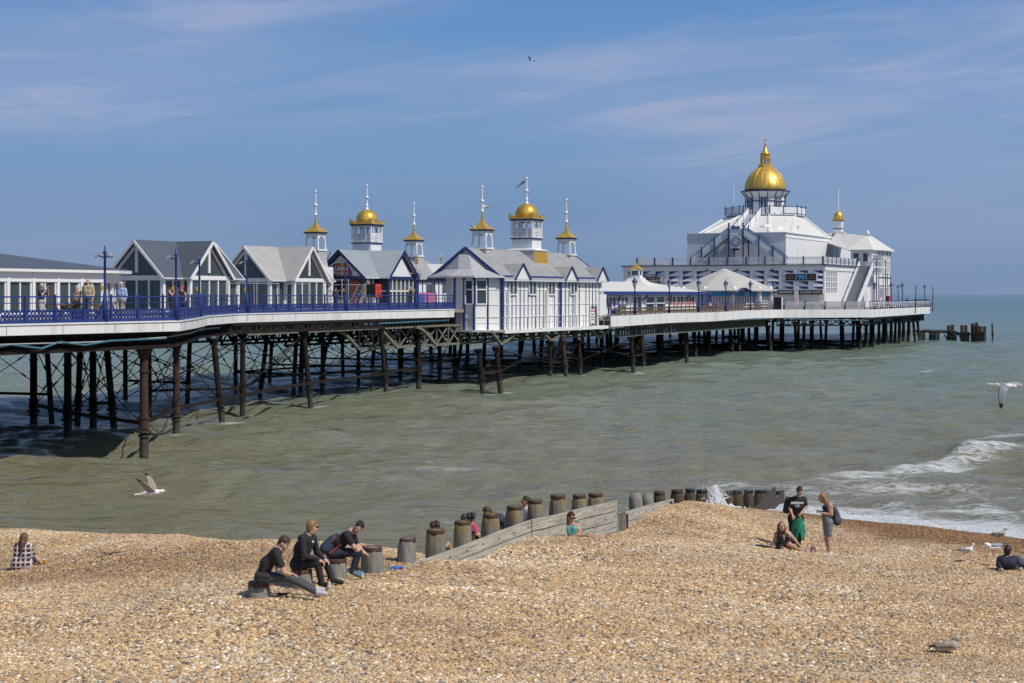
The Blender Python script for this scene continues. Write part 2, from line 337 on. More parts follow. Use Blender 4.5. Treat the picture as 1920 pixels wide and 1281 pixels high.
_R = tps_fit(R_pts); _L = tps_fit(L_pts)
def tps_eval(fit, X, Y):
    P, w = fit; out = np.full(X.shape, w[len(P)]) + w[len(P)+1]*X + w[len(P)+2]*Y
    for i in range(len(P)):
        r2 = (X-P[i,0])**2 + (Y-P[i,1])**2
        out += w[i]*0.5*r2*np.log(r2+1e-12)
    return out
_HR = np.random.default_rng(12); _HX = np.stack([_HR.uniform(-13,17,520), _HR.uniform(20,47,520), _HR.uniform(.12,.34,520), _HR.uniform(.02,.055,520)], 1)
def hollows(X, Y):
    # trampled footprints and small shingle ridges along the shore
    z = np.zeros_like(X)
    if X.size < 50:
        for hx,hy,r,d in _HX: z -= d*np.exp(-(((X-hx)/r)**2+((Y-hy)/(r*1.3))**2))
    else:
        for hx,hy,r,d in _HX:
            m = (np.abs(X-hx) < 3*r)&(np.abs(Y-hy) < 4*r); z[m] -= d*np.exp(-(((X[m]-hx)/r)**2+((Y[m]-hy)/(r*1.3))**2))
    s = Y + .12*X + .5*np.sin(X*.35) + .3*np.sin(X*.9+1)
    return z + .035*np.sin(s*1.45)*np.clip((Y-23)/3,0,1) + .02*np.sin(s*3.3+X*.2)
def ground_np(X, Y):
    X = np.asarray(X, float); Y = np.asarray(Y, float)
    zr = tps_eval(_R, X, Y); zl = tps_eval(_L, X, Y)
    s = (X-GP0[0])*GN[0] + (Y-GP0[1])*GN[1]
    t = np.clip((s-.12)/.24 + .5, 0, 1); t = t*t*(3-2*t)
    z = zl*(1-t) + zr*t
    # beach undulation: low cusps and footprint hollows
    z = z + .03*np.sin(X*.9+Y*.35)*np.sin(Y*.6-X*.2) + .018*np.sin(X*2.3+1)*np.sin(Y*1.9+.5)
    z = z + hollows(X, Y)
    far = np.clip((20-Y)/6, 0, 1); z = z*(1-far) + 2.7*far
    side = np.clip((np.abs(X)-24)/6, 0, 1)
    flat = 2.7 - np.clip((Y-18)/34, 0, 1.3)*3.6
    return z*(1-side) + flat*side
def ground(x, y): return float(ground_np(np.array([x]), np.array([y]))[0])
def on_beach(px, py_guess, d):                      # point of the beach surface under pixel column px at depth d
    x = (px-CX)/FPX*d; return Vector((x, d, ground(x, d)))
SHORE = np.array([(-40,46.5),(-28,46.8),(-20,48),(-13.8,47.5),(-8.8,45.6),(-5.9,43.8),(-3,41.8),(0,40.9),(2.2,42.6),(3.2,44),(5.5,52),(7.7,55.2),(9.6,53.6),(11.1,52.4),(13.2,50.4),(15.3,48.2),(18,45),(22,40.5),(27,36),(40,30)])
def poly_dist(X, Y, P):
    best = np.full(X.shape, 1e9)
    for a, b in zip(P[:-1], P[1:]):
        d = b-a; t = np.clip(((X-a[0])*d[0]+(Y-a[1])*d[1])/(d@d), 0, 1)
        best = np.minimum(best, np.hypot(X-a[0]-t*d[0], Y-a[1]-t*d[1]))
    return best
def grid_mesh(name, X, Y, Z, attrs=None):
    ny, nx = X.shape
    co = np.stack([X,Y,Z], -1).reshape(-1,3).astype(np.float32)
    me = bpy.data.meshes.new(name); me.vertices.add(len(co)); me.vertices.foreach_set('co', co.ravel())
    idx = np.arange(nx*ny).reshape(ny,nx)
    q = np.stack([idx[:-1,:-1], idx[:-1,1:], idx[1:,1:], idx[1:,:-1]], -1).reshape(-1,4).astype(np.int32)
    me.loops.add(q.size); me.loops.foreach_set('vertex_index', q.ravel())
    me.polygons.add(len(q)); me.polygons.foreach_set('loop_start', np.arange(0, q.size, 4, dtype=np.int32))
    me.polygons.foreach_set('use_smooth', np.ones(len(q), bool))
    for k, a in (attrs or {}).items():
        at_ = me.attributes.new(k, 'FLOAT', 'POINT'); at_.data.foreach_set('value', a.reshape(-1).astype(np.float32))
    me.update(calc_edges=True); me.validate()
    return me
ys = np.concatenate([np.linspace(3,18,16), np.linspace(18.2,62,430)]); xs = np.concatenate([np.linspace(-60,-25,20), np.linspace(-24.9,26,500), np.linspace(27,60,20)])
X, Y = np.meshgrid(xs, ys); Z = ground_np(X, Y)
wl = poly_dist(X, Y, SHORE)
wet = np.clip(2.2-wl/np.clip(2.6+(X-9)*.40,2.2,4.6), 0, 1)*np.clip((X-6.5)/3, 0.12, 1) + np.clip((0.4-Z)/.4, 0, 1)*.6 + .55*np.exp(-((wl-9)/2.2)**2)*np.clip((-1-X)/2,0,1)
beach = bpy.data.objects.new('beach', grid_mesh('beach', X, Y, Z, {'wet': np.clip(wet, 0, 1)})); COL.objects.link(beach); tag(beach, kind='structure')
def pebble_color(N, L, rnd, patch, wetsock):
    ramp = N.new('ShaderNodeValToRGB'); L.new(rnd, ramp.inputs[0]); ramp.color_ramp.interpolation = 'LINEAR'
    st = [(0,(.07,.062,.058)),(.08,(.17,.155,.15)),(.17,(.28,.20,.12)),(.30,(.40,.28,.145)),(.44,(.48,.34,.175)),(.58,(.55,.42,.25)),(.68,(.42,.255,.105)),(.78,(.58,.47,.31)),(.86,(.37,.345,.32)),(.93,(.64,.57,.46)),(1,(.76,.72,.64))]
    cr = ramp.color_ramp
    while len(cr.elements) < len(st): cr.elements.new(.5)
    for e,(p,c) in zip(cr.elements, st): e.position = p; e.color = (*c,1)
    mx = N.new('ShaderNodeMix'); mx.data_type = 'RGBA'; mx.blend_type = 'MULTIPLY'; mx.inputs[0].default_value = 1
    L.new(ramp.outputs[0], mx.inputs[6]); L.new(patch, mx.inputs[7])
    if wetsock is None: return mx.outputs[2]
    w = N.new('ShaderNodeMix'); w.data_type = 'RGBA'; w.blend_type = 'MULTIPLY'; L.new(wetsock, w.inputs[0]); L.new(mx.outputs[2], w.inputs[6]); w.inputs[7].default_value = (.47,.36,.25,1)
    return w.outputs[2]
def patch_node(N, L, vec):
    n = N.new('ShaderNodeTexNoise'); n.inputs['Scale'].default_value = .3; n.inputs['Detail'].default_value = 6; L.new(vec, n.inputs['Vector'])
    r = N.new('ShaderNodeValToRGB'); L.new(n.outputs[0], r.inputs[0]); r.color_ramp.elements[0].position = .35; r.color_ramp.elements[1].position = .65
    r.color_ramp.elements[0].color = (1.06,.94,.79,1); r.color_ramp.elements[1].color = (1.22,1.19,1.14,1)
    e = r.color_ramp.elements.new(.5); e.color = (1.14,1.05,.92,1)
    mp = N.new('ShaderNodeMapping'); mp.inputs['Scale'].default_value = (.18,1.1,1); mp.inputs['Rotation'].default_value = (0,0,.1); L.new(vec, mp.inputs[0])
    n2 = N.new('ShaderNodeTexNoise'); n2.inputs['Scale'].default_value = .9; n2.inputs['Detail'].default_value = 4; L.new(mp.outputs[0], n2.inputs['Vector'])
    r2 = N.new('ShaderNodeMapRange'); L.new(n2.outputs[0], r2.inputs[0]); r2.inputs[1].default_value = .35; r2.inputs[2].default_value = .65; r2.inputs[3].default_value = .86; r2.inputs[4].default_value = 1.1
    m2 = N.new('ShaderNodeVectorMath'); m2.operation = 'SCALE'; L.new(r.outputs[0], m2.inputs[0]); L.new(r2.outputs[0], m2.inputs['Scale']); return m2.outputs[0]
def beach_mat():
    m = bpy.data.materials.new('shingle_beach'); m.use_nodes = True; nt = m.node_tree; N = nt.nodes; L = nt.links; b = N['Principled BSDF']
    tc = N.new('ShaderNodeTexCoord'); nz = N.new('ShaderNodeTexNoise'); nz.inputs['Scale'].default_value = 9; L.new(tc.outputs['Object'], nz.inputs['Vector'])
    va = N.new('ShaderNodeVectorMath'); va.operation = 'MULTIPLY_ADD'; L.new(nz.outputs['Color'], va.inputs[0]); va.inputs[1].default_value = (.05,.05,.05); L.new(tc.outputs['Object'], va.inputs[2])
    vo = N.new('ShaderNodeTexVoronoi'); vo.inputs['Scale'].default_value = 27; L.new(va.outputs[0], vo.inputs['Vector'])
    sep = N.new('ShaderNodeSeparateColor'); L.new(vo.outputs['Color'], sep.inputs[0])
    at_ = N.new('ShaderNodeAttribute'); at_.attribute_name = 'wet'
    c = pebble_color(N, L, sep.outputs[0], patch_node(N, L, tc.outputs['Object']), at_.outputs['Fac'])
    dk = N.new('ShaderNodeMapRange'); L.new(vo.outputs['Distance'], dk.inputs[0]); dk.inputs[1].default_value = .35; dk.inputs[2].default_value = .75; dk.inputs[3].default_value = 1; dk.inputs[4].default_value = .45
    L.new(c, b.inputs['Base Color']); b.inputs['Roughness'].default_value = .75
    bp = N.new('ShaderNodeBump'); bp.invert = True; bp.inputs['Strength'].default_value = 1; bp.inputs['Distance'].default_value = .022; L.new(vo.outputs['Distance'], bp.inputs['Height']); L.new(bp.outputs[0], b.inputs['Normal'])
    return m
beach.data.materials.append(beach_mat())
def pebble_mat():
    m = bpy.data.materials.new('flint_pebble'); m.use_nodes = True; nt = m.node_tree; N = nt.nodes; L = nt.links; b = N['Principled BSDF']
    oi = N.new('ShaderNodeObjectInfo'); ge = N.new('ShaderNodeNewGeometry')
    at_ = N.new('ShaderNodeAttribute'); at_.attribute_name = 'wet'; at_.attribute_type = 'INSTANCER'
    c = pebble_color(N, L, oi.outputs['Random'], patch_node(N, L, ge.outputs['Position']), at_.outputs['Fac'])
    L.new(c, b.inputs['Base Color']); b.inputs['Roughness'].default_value = .6
    return m
def make_pebbles():
    # loose stones over the part of the beach in view: geometry-nodes scatter on a copy of the terrain sheet
    sx = (xs > -19) & (xs < 23); sy = (ys > 20) & (ys < 58)
    Xs = X[np.ix_(sy, sx)]; Ys = Y[np.ix_(sy, sx)]; Zs = Z[np.ix_(sy, sx)]; Ws = np.clip(wet, 0, 1)[np.ix_(sy, sx)]
    vis = (Zs > -.12) & (np.abs(Xs) < Ys*.36+1.0)
    me = grid_mesh('pebbles', Xs, Ys, Zs, {'wet': Ws, 'vis': vis.astype(float)})
    o = bpy.data.objects.new('pebbles', me); COL.objects.link(o); tag(o, kind='stuff'); tag(o, 'loose tan, white and grey shingle stones covering the beach', 'pebbles')
    ng = bpy.data.node_groups.new('pebble_scatter', 'GeometryNodeTree')
    ng.interface.new_socket('Geometry', in_out='INPUT', socket_type='NodeSocketGeometry'); ng.interface.new_socket('Geometry', in_out='OUTPUT', socket_type='NodeSocketGeometry')
    N = ng.nodes; L = ng.links; gi = N.new('NodeGroupInput'); go = N.new('NodeGroupOutput')
    dp = N.new('GeometryNodeDistributePointsOnFaces'); L.new(gi.outputs[0], dp.inputs['Mesh'])
    na = N.new('GeometryNodeInputNamedAttribute'); na.data_type = 'FLOAT'; na.inputs[0].default_value = 'vis'
    mu = N.new('ShaderNodeMath'); mu.operation = 'MULTIPLY'; L.new(na.outputs[0], mu.inputs[0]); mu.inputs[1].default_value = 850
    L.new(mu.outputs[0], dp.inputs['Density'])
    ico = N.new('GeometryNodeMeshIcoSphere'); ico.inputs['Radius'].default_value = 1; ico.inputs['Subdivisions'].default_value = 2
    tr = N.new('GeometryNodeTransform'); tr.inputs['Scale'].default_value = (1, .78, .5); L.new(ico.outputs[0], tr.inputs[0])
    sm = N.new('GeometryNodeSetMaterial'); sm.inputs['Material'].default_value = pebble_mat(); L.new(tr.outputs[0], sm.inputs[0])
    io = N.new('GeometryNodeInstanceOnPoints'); L.new(dp.outputs[0], io.inputs['Points']); L.new(sm.outputs[0], io.inputs['Instance'])
    rr = N.new('FunctionNodeRandomValue'); rr.data_type = 'FLOAT_VECTOR'; rr.inputs[0].default_value = (-.45,-.45,0); rr.inputs[1].default_value = (.45,.45,6.28)
    er = N.new('FunctionNodeEulerToRotation'); L.new(rr.outputs[0], er.inputs[0]); L.new(er.outputs[0], io.inputs['Rotation'])
    rs = N.new('FunctionNodeRandomValue'); rs.data_type = 'FLOAT'; rs.inputs[2].default_value = 0; rs.inputs[3].default_value = 1; rs.inputs['Seed'].default_value = 5
    pw = N.new('ShaderNodeMath'); pw.operation = 'POWER'; L.new(rs.outputs[1], pw.inputs[0]); pw.inputs[1].default_value = 3.0
    ma = N.new('ShaderNodeMath'); ma.operation = 'MULTIPLY_ADD'; L.new(pw.outputs[0], ma.inputs[0]); ma.inputs[1].default_value = .030; ma.inputs[2].default_value = .0135
    po = N.new('GeometryNodeInputPosition'); tn = N.new('ShaderNodeTexNoise'); tn.inputs['Scale'].default_value = .35; tn.inputs['Detail'].default_value = 3; L.new(po.outputs[0], tn.inputs['Vector'])
    mr = N.new('ShaderNodeMapRange'); L.new(tn.outputs[0], mr.inputs[0]); mr.inputs[1].default_value = .3; mr.inputs[2].default_value = .7; mr.inputs[3].default_value = .72; mr.inputs[4].default_value = 1.5
    mz = N.new('ShaderNodeMath'); mz.operation = 'MULTIPLY'; L.new(ma.outputs[0], mz.inputs[0]); L.new(mr.outputs[0], mz.inputs[1]); ma = mz
    L.new(ma.outputs[0], io.inputs['Scale']); L.new(io.outputs[0], go.inputs[0])
    md = o.modifiers.new('scatter', 'NODES'); md.node_group = ng
make_pebbles()

# ------------------------------------------------------------------ sea
def wave_height(X, Y):
    rng = np.random.default_rng(3); z = np.zeros_like(X); dist = np.hypot(X, Y)
    for k in range(46):
        lam = 1.1*1.075**k; th = R(255) + rng.normal(0, .5); kx, ky = math.cos(th)*2*math.pi/lam, math.sin(th)*2*math.pi/lam
        amp = .0125*lam**.56*rng.uniform(.6, 1.2); fade = np.clip(1.6 - dist*.0042*4/lam, 0, 1)
        ph = kx*X+ky*Y+rng.uniform(0, 6.28); z += amp*fade*(np.sin(ph)+.25*np.sin(2*ph+1.0))
    return z
dd = [24.0]
while dd[-1] < 300: dd.append(dd[-1]*1.0032 + .02)
while dd[-1] < 30000: dd.append(dd[-1]*1.035)
dd = np.array(dd); aa = np.concatenate([np.linspace(-75,-26,40), np.linspace(-25.9,26,640), np.linspace(27,75,40)])
D, A = np.meshgrid(dd, np.radians(aa), indexing='ij'); SX = D*np.tan(A)*1.0; SY = D.copy()
SZ = wave_height(SX, SY)
calm = np.clip((SY-40)/20, .35, 1); SZ *= calm
def ridge(px0, d0, px1, d1, w, amp, ends=4):
    a = np.array([(px0-CX)/FPX*d0, d0]); b = np.array([(px1-CX)/FPX*d1, d1]); dv = b-a; Ln = np.hypot(*dv); dv = dv/Ln; nv = np.array([-dv[1], dv[0]])
    s = (SX-a[0])*dv[0]+(SY-a[1])*dv[1]; t = (SX-a[0])*nv[0]+(SY-a[1])*nv[1]
    e = np.exp(-np.clip(-s,0,None)**2/ends**2)*np.exp(-np.clip(s-Ln,0,None)**2/ends**2)
    tt = t/w; prof = np.where(tt < 0, np.exp(-(tt*1.5)**2), np.exp(-(tt*.8)**2))
    return amp*e*prof, s, t, Ln
r1 = ridge(-60,70,150,80,2.6,.42)[0]; r2,s2,t2,L2 = ridge(1600,65,1850,75,1.3,.26,3); r3 = ridge(200,60,700,64,2.2,.14)[0]; r4 = ridge(1000,95,1500,120,3,.22)[0]; r5 = ridge(1500,130,1950,150,4,.25)[0]; r6=ridge(900,58,1300,66,2.5,.14)[0]
SZ += r1+r2+r3+r4+r5+r6
shore_d = poly_dist(SX, SY, SHORE)
side = np.clip((SX-5.0)/3, 0, 1)
swash = np.exp(-(shore_d/(1.1+.11*np.clip(SX-6,0,12)))**2)*side
nz_ = np.sin(SX*1.3+SY*.7)*np.sin(SX*.55-SY*1.1+1)
foam = .95*swash + .23*np.exp(-(np.clip(shore_d-2,0,None)/8)**2)*side*np.clip(.45+.6*nz_,0,1)
crest = np.exp(-(np.clip(-s2,0,None))**2/4)*np.exp(-(np.clip(s2-L2,0,None))**2/12)*np.exp(-np.where(t2<0,(t2/1.9)**2,(t2/.5)**2))
foam += .52*crest
foam += .2*np.exp(-((SX-17)/6)**2-((SY-58)/7)**2) + .15*np.exp(-((SX-10)/5)**2-((SY-60)/4)**2) + .22*np.exp(-((SX-2)/6)**2-((SY-52)/5)**2) + .2*np.exp(-((SX+3.5)/2.5)**2-((SY-67)/1.6)**2)
foam += .3*np.exp(-((SX-27)/5)**2-((SY-84)/1.5)**2)
sp = at(1340, 0, 50.5); foam += .9*np.exp(-((SX-sp.x)/1.6)**2-((SY-50.5)/1.6)**2)
for (px,d) in ((270,73.5),(127,80),(330,83),(423,90),(455,100),(587,106.6),(728,119),(910,119),(942,123.6),(1090,143),(1190,153),(1290,177),(1448,206)): foam += .50*np.exp(-(((SX-(px-CX)/FPX*d)-.4)/.7)**2-((SY-d+.2)/.6)**2)
SZ += .10*np.clip(foam,0,1)*np.clip(nz_*.5+.5,0,1)
sea = bpy.data.objects.new('sea', grid_mesh('sea', SX, SY, SZ, {'foam': np.clip(foam, 0, 1.3)})); COL.objects.link(sea); tag(sea, kind='structure')
def sea_mat():
    m = bpy.data.materials.new('silty_sea_water'); m.use_nodes = True; nt = m.node_tree; N = nt.nodes; L = nt.links; b = N['Principled BSDF']
    ge = N.new('ShaderNodeNewGeometry'); sp = N.new('ShaderNodeSeparateXYZ'); L.new(ge.outputs['Position'], sp.inputs[0])
    # silt: olive near the beach, green further out, blue-green offshore, with drifting patches
    n0 = N.new('ShaderNodeTexNoise'); n0.inputs['Scale'].default_value = .03; n0.inputs['Detail'].default_value = 4; L.new(ge.outputs['Position'], n0.inputs['Vector'])
    ma = N.new('ShaderNodeMath'); ma.operation = 'MULTIPLY_ADD'; L.new(n0.outputs[0], ma.inputs[0]); ma.inputs[1].default_value = 90; L.new(sp.outputs[1], ma.inputs[2])
    mr = N.new('ShaderNodeMapRange'); L.new(ma.outputs[0], mr.inputs[0]); mr.inputs[1].default_value = 75; mr.inputs[2].default_value = 900
    pw = N.new('ShaderNodeMath'); pw.operation = 'POWER'; L.new(mr.outputs[0], pw.inputs[0]); pw.inputs[1].default_value = .6
    rp = N.new('ShaderNodeValToRGB'); L.new(pw.outputs[0], rp.inputs[0]); cr = rp.color_ramp
    st = [(0,(.275,.24,.135)),(.16,(.262,.25,.158)),(.32,(.205,.245,.178)),(.55,(.13,.205,.168)),(1,(.055,.125,.128))]
    while len(cr.elements) < len(st): cr.elements.new(.5)
    for e,(p,c) in zip(cr.elements, st): e.position = p; e.color = (*c,1)
    # foam
    fa = N.new('ShaderNodeAttribute'); fa.attribute_name = 'foam'
    mp = N.new('ShaderNodeMapping'); mp.inputs['Scale'].default_value = (.55,1.35,1); mp.inputs['Rotation'].default_value = (0,0,R(-14)); L.new(ge.outputs['Position'], mp.inputs[0])
    n1 = N.new('ShaderNodeTexNoise'); n1.inputs['Scale'].default_value = 1.7; n1.inputs['Detail'].default_value = 9; n1.inputs['Roughness'].default_value = .68; n1.inputs['Distortion'].default_value = .9; L.new(mp.outputs[0], n1.inputs['Vector'])
    rg = N.new('ShaderNodeMath'); rg.operation = 'SUBTRACT'; L.new(n1.outputs[0], rg.inputs[0]); rg.inputs[1].default_value = .5
    ab = N.new('ShaderNodeMath'); ab.operation = 'ABSOLUTE'; L.new(rg.outputs[0], ab.inputs[0])
    wv = N.new('ShaderNodeMapRange'); L.new(ab.outputs[0], wv.inputs[0]); wv.inputs[1].default_value = 0; wv.inputs[2].default_value = .22; wv.inputs[3].default_value = .75; wv.inputs[4].default_value = 0  # lacy web
    n2 = N.new('ShaderNodeTexNoise'); n2.inputs['Scale'].default_value = .6; n2.inputs['Detail'].default_value = 6; n2.inputs['Roughness'].default_value = .6; L.new(mp.outputs[0], n2.inputs['Vector'])
    s0 = N.new('ShaderNodeMath'); s0.operation = 'MULTIPLY_ADD'; L.new(n2.outputs[0], s0.inputs[0]); s0.inputs[1].default_value = 1.0; L.new(wv.outputs[0], s0.inputs[2])
    s1 = N.new('ShaderNodeMath'); s1.operation = 'ADD'; L.new(s0.outputs[0], s1.inputs[0]); L.new(fa.outputs['Fac'], s1.inputs[1])
    fm = N.new('ShaderNodeMapRange'); fm.interpolation_type = 'SMOOTHSTEP'; L.new(s1.outputs[0], fm.inputs[0]); fm.inputs[1].default_value = 1.28; fm.inputs[2].default_value = 1.75
    # scattered whitecaps further out
    mp3 = N.new('ShaderNodeMapping'); mp3.inputs['Scale'].default_value = (.35,.9,1); L.new(ge.outputs['Position'], mp3.inputs[0])
    n3 = N.new('ShaderNodeTexNoise'); n3.inputs['Scale'].default_value = .5; n3.inputs['Detail'].default_value = 8; n3.inputs['Roughness'].default_value = .62; L.new(mp3.outputs[0], n3.inputs['Vector'])
    wc = N.new('ShaderNodeMapRange'); L.new(n3.outputs[0], wc.inputs[0]); wc.inputs[1].default_value = .685; wc.inputs[2].default_value = .76; wc.inputs[4].default_value = .7
    fx = N.new('ShaderNodeMath'); fx.operation = 'MAXIMUM'; L.new(fm.outputs[0], fx.inputs[0]); L.new(wc.outputs[0], fx.inputs[1])
    mx = N.new('ShaderNodeMix'); mx.data_type = 'RGBA'; L.new(fx.outputs[0], mx.inputs[0]); L.new(rp.outputs[0], mx.inputs[6]); mx.inputs[7].default_value = (.74,.76,.77,1)
    L.new(mx.outputs[2], b.inputs['Base Color'])
    ro = N.new('ShaderNodeMapRange'); L.new(fx.outputs[0], ro.inputs[0]); ro.inputs[3].default_value = .11; ro.inputs[4].default_value = .8; L.new(ro.outputs[0], b.inputs['Roughness'])
    b.inputs['IOR'].default_value = 1.33; b.inputs['Specular IOR Level'].default_value = .5
    # ripples
    mpb = N.new('ShaderNodeMapping'); mpb.inputs['Scale'].default_value = (.8,1.9,1); mpb.inputs['Rotation'].default_value = (0,0,R(-12)); L.new(ge.outputs['Position'], mpb.inputs[0])
    nb = N.new('ShaderNodeTexNoise'); nb.inputs['Scale'].default_value = 2.5; nb.inputs['Detail'].default_value = 7; nb.inputs['Roughness'].default_value = .72; nb.inputs['Distortion'].default_value = .15; L.new(mpb.outputs[0], nb.inputs['Vector'])
    nb2 = N.new('ShaderNodeTexNoise'); nb2.inputs['Scale'].default_value = .16; nb2.inputs['Detail'].default_value = 4; L.new(mpb.outputs[0], nb2.inputs['Vector'])
    bp = N.new('ShaderNodeBump'); bp.inputs['Strength'].default_value = 1.0; bp.inputs['Distance'].default_value = .26; L.new(nb.outputs[0], bp.inputs['Height'])
    bp2 = N.new('ShaderNodeBump'); bp2.inputs['Strength'].default_value = .7; bp2.inputs['Distance'].default_value = 2.0; L.new(nb2.outputs[0], bp2.inputs['Height']); L.new(bp.outputs[0], bp2.inputs['Normal'])
    mp4 = N.new('ShaderNodeMapping'); mp4.inputs['Scale'].default_value = (.30,1.0,1); mp4.inputs['Rotation'].default_value = (0,0,R(-8)); L.new(ge.outputs['Position'], mp4.inputs[0])
    nb3 = N.new('ShaderNodeTexNoise'); nb3.inputs['Scale'].default_value = .85; nb3.inputs['Detail'].default_value = 5; nb3.inputs['Roughness'].default_value = .6; L.new(mp4.outputs[0], nb3.inputs['Vector'])
    bp3 = N.new('ShaderNodeBump'); bp3.inputs['Strength'].default_value = .9; bp3.inputs['Distance'].default_value = .55; L.new(nb3.outputs[0], bp3.inputs['Height']); L.new(bp2.outputs[0], bp3.inputs['Normal'])
    L.new(bp3.outputs[0], b.inputs['Normal'])
    return m
sea.data.materials.append(sea_mat())

# ------------------------------------------------------------------ groyne: piles, boarding, splash
def make_pile(i, top, label, kind, r=.17, lean=(0,0), hfac=1.0):
    x, y = pile_xy({14:14.55,15:15.05,16:15.9}.get(i, i)); r *= 1+.07*math.sin(i*2.7); lean = (lean[0]+.035*math.sin(i*1.9), lean[1]+.03*math.cos(i*3.1)); g = min(ground(x-.3, y), ground(x+.1, y)); base = min(g, top) - .5
    rng = random.Random(i*13+5); m = MB(); n = 20; prof = []
    H = top-base; k = 14
    wob = [1+rng.choice((-.09,-.03,0,.02,.04))+rng.uniform(-.02,.02) for _ in range(n)]
    vs = []
    for j in range(k+1):
        f = j/k; z = base+H*f
        dist_top = top-z
        rr = r*(.86 + .26*(1-math.exp(-dist_top/.13)) + .10*min(dist_top,1))
        if j == k: rr *= .93
        for t in range(n):
            a = 2*math.pi*t/n; q = rr*wob[t]*(1+.03*math.sin(5*a+j))
            vs.append((lean[0]*f+q*math.cos(a), lean[1]*f+q*math.sin(a), z-base))
    fs = [(j*n+t, j*n+(t+1)%n, (j+1)*n+(t+1)%n, (j+1)*n+t) for j in range(k) for t in range(n)] + [tuple(k*n+t for t in range(n))]
    m.smooth = True; m.add(vs, fs)
    o = m.build('groyne_pile', M[{'g':'pile_grey','l':'pile_lichen','w':'pile_wet'}[kind]], loc=(x,y,base))
    tag(o, label, 'groyne pile', 'timber piles along the groyne')
    if i not in (14,15,25):
        c = MB(); rc = r*.95; prof = [(rc*.96,-.075),(rc*1.02,-.072),(rc*1.04,-.04),(rc*1.03,-.005),(rc*1.0,.010),(rc*.90,.012),(rc*.86,-.02)]
        c.lathe(prof, 16, (lean[0], lean[1], H)); c.build('iron_band', M['rust_cap'] if kind != 'w' or i < 18 else M['black'], o)
    return o
pile_tops = {0:2.72,1:2.73,2:2.71,3:2.74,4:2.71,5:2.71,6:2.70,7:2.70,8:2.70,9:2.69,10:2.65,11:2.51,12:2.39,13:2.2,14:2.02,15:1.93,16:1.85,17:1.75,18:1.62,19:1.45,20:1.22,21:1.1,22:.98,23:.85,24:.7,25:.55,26:.38}
lab = {0:'low grey timber pile under the young man with outstretched legs', 1:'timber pile stump under the young man in black jumper', 2:'timber pile stump under the youth with navy bag',
 3:'split grey timber pile with rusty band beside the youth with navy bag', 4:'pale grey timber pile with rusty cap where the groyne boarding starts',
 5:'lichen-stained pile with curly-haired child behind it', 6:'mustard-stained pile hiding two dark heads', 7:'mustard-stained pile beside the stooping person in floral top', 8:'mustard-stained pile beside the woman with hair bun',
 9:'mustard-stained pile right of the woman with hair bun', 10:'mustard-stained pile standing alone above the highest boarding', 11:'rust-topped pile second from the end of the highest boarding', 12:'rusty broad-topped pile at the end of the highest boarding',
 13:'rusty pile just past the highest boarding', 14:'leaning grey pile behind the low sloping board', 15:'grey pile stump at the low sloping board', 16:'rusty pile where the low sloping board ends', 17:'wet brown pile, tall one left of the splash',
 18:'wet brown pile touching the splash', 19:'wet dark pile in the left of the splash', 20:'wet dark pile in the middle of the splash', 21:'wet dark pile right behind the splash', 22:'dark-capped wet pile right of the splash', 23:'dark-capped wet pile above the broken dark boards',
 24:'dark-capped wet pile behind the broken dark boards', 25:'low dark pile just beyond the broken boards', 26:'low dark pile, seaward last of the groyne'}
for i, t in pile_tops.items():
    if i in (13,): continue
    make_pile(i, t, lab[i], 'g' if i < 5 or i in (14,15) else ('l' if i < 13 else 'w'), lean=(-.16,.05) if i == 14 else (0,0), r=.178 if i < 13 else .17)
def board_panel(parent, i0, i1, tops, rows, matl, off=.24, t=.075, depth=.27, seed=1):
    a = pile_xy(i0)+GN*off; b = pile_xy(i1)+GN*off; rng = random.Random(seed); n = 10
    m = MB()
    for r_ in range(rows):
        j = rng.uniform(-.006,.006)
        top = []; bot = []
        for s in range(n+1):
            f = s/n; p = a+(b-a)*f; zt = tops[0]+(tops[1]-tops[0])*f - r_*depth; w = .006*math.sin(f*9+r_+seed)
            top.append((p[0], p[1], zt-.014+w)); bot.append((p[0], p[1], zt-depth+w+.010))
        vs = []
        for s in range(n+1):
            for (q, o_) in ((top[s], 0), (top[s], t), (bot[s], t), (bot[s], 0)):
                vs.append((q[0]+GN[0]*(o_+j), q[1]+GN[1]*(o_+j), q[2]))
        fs = []
        for s in range(n):
            c = s*4; d = c+4
            fs += [(c,c+1,d+1,d),(c+1,c+2,d+2,d+1),(c+2,c+3,d+3,d+2),(c+3,c,d,d+3)]
        fs += [(0,3,2,1),(n*4,n*4+1,n*4+2,n*4+3)]
        m.add(vs, fs)
    bm = m; m.mi = 1
    for f in np.linspace(.05,.97,8):
        p = a+(b-a)*f; zt = tops[0]+(tops[1]-tops[0])*f
        for r_ in range(rows): 
            q = Vector((p[0]+GN[0]*t, p[1]+GN[1]*t, zt-depth*(r_+.5))); bm.tube(q, q+Vector((GN[0],GN[1],0))*.02, .014, n=6)
    return m.build('board_panel', [matl, M['rust']], parent)
gw = thing('timber_groyne', 'long silvered plank wall of the groyne, rising from the shingle', 'groyne')
for c in [board_panel(gw, 3.55, 8.2, (2.27,2.385), 6, M['groyne_board'], seed=1), board_panel(gw, 8.22, 12.45, (2.385,2.17), 7, M['groyne_board'], seed=2, off=.25)]: pass
pst = MB(); p = pile_xy(12.5)+GN*.27; pst.box(p[0]-.06,p[0]+.06,p[1]-.05,p[1]+.05,.6,2.15); pst.build('end_post', M['groyne_board'], gw)
g2 = thing('timber_groyne', 'short low plank wall sloping down beyond the long groyne wall', 'groyne')
board_panel(g2, 12.75, 16.1, (1.80,1.66), 6, M['groyne_board'], seed=3)
p = pile_xy(12.8)+GN*.36; pst = MB(); pst.box(p[0]-.05,p[0]+.05,p[1]-.04,p[1]+.04,.6,1.82); pst.build('end_post', M['pile_grey'], g2)
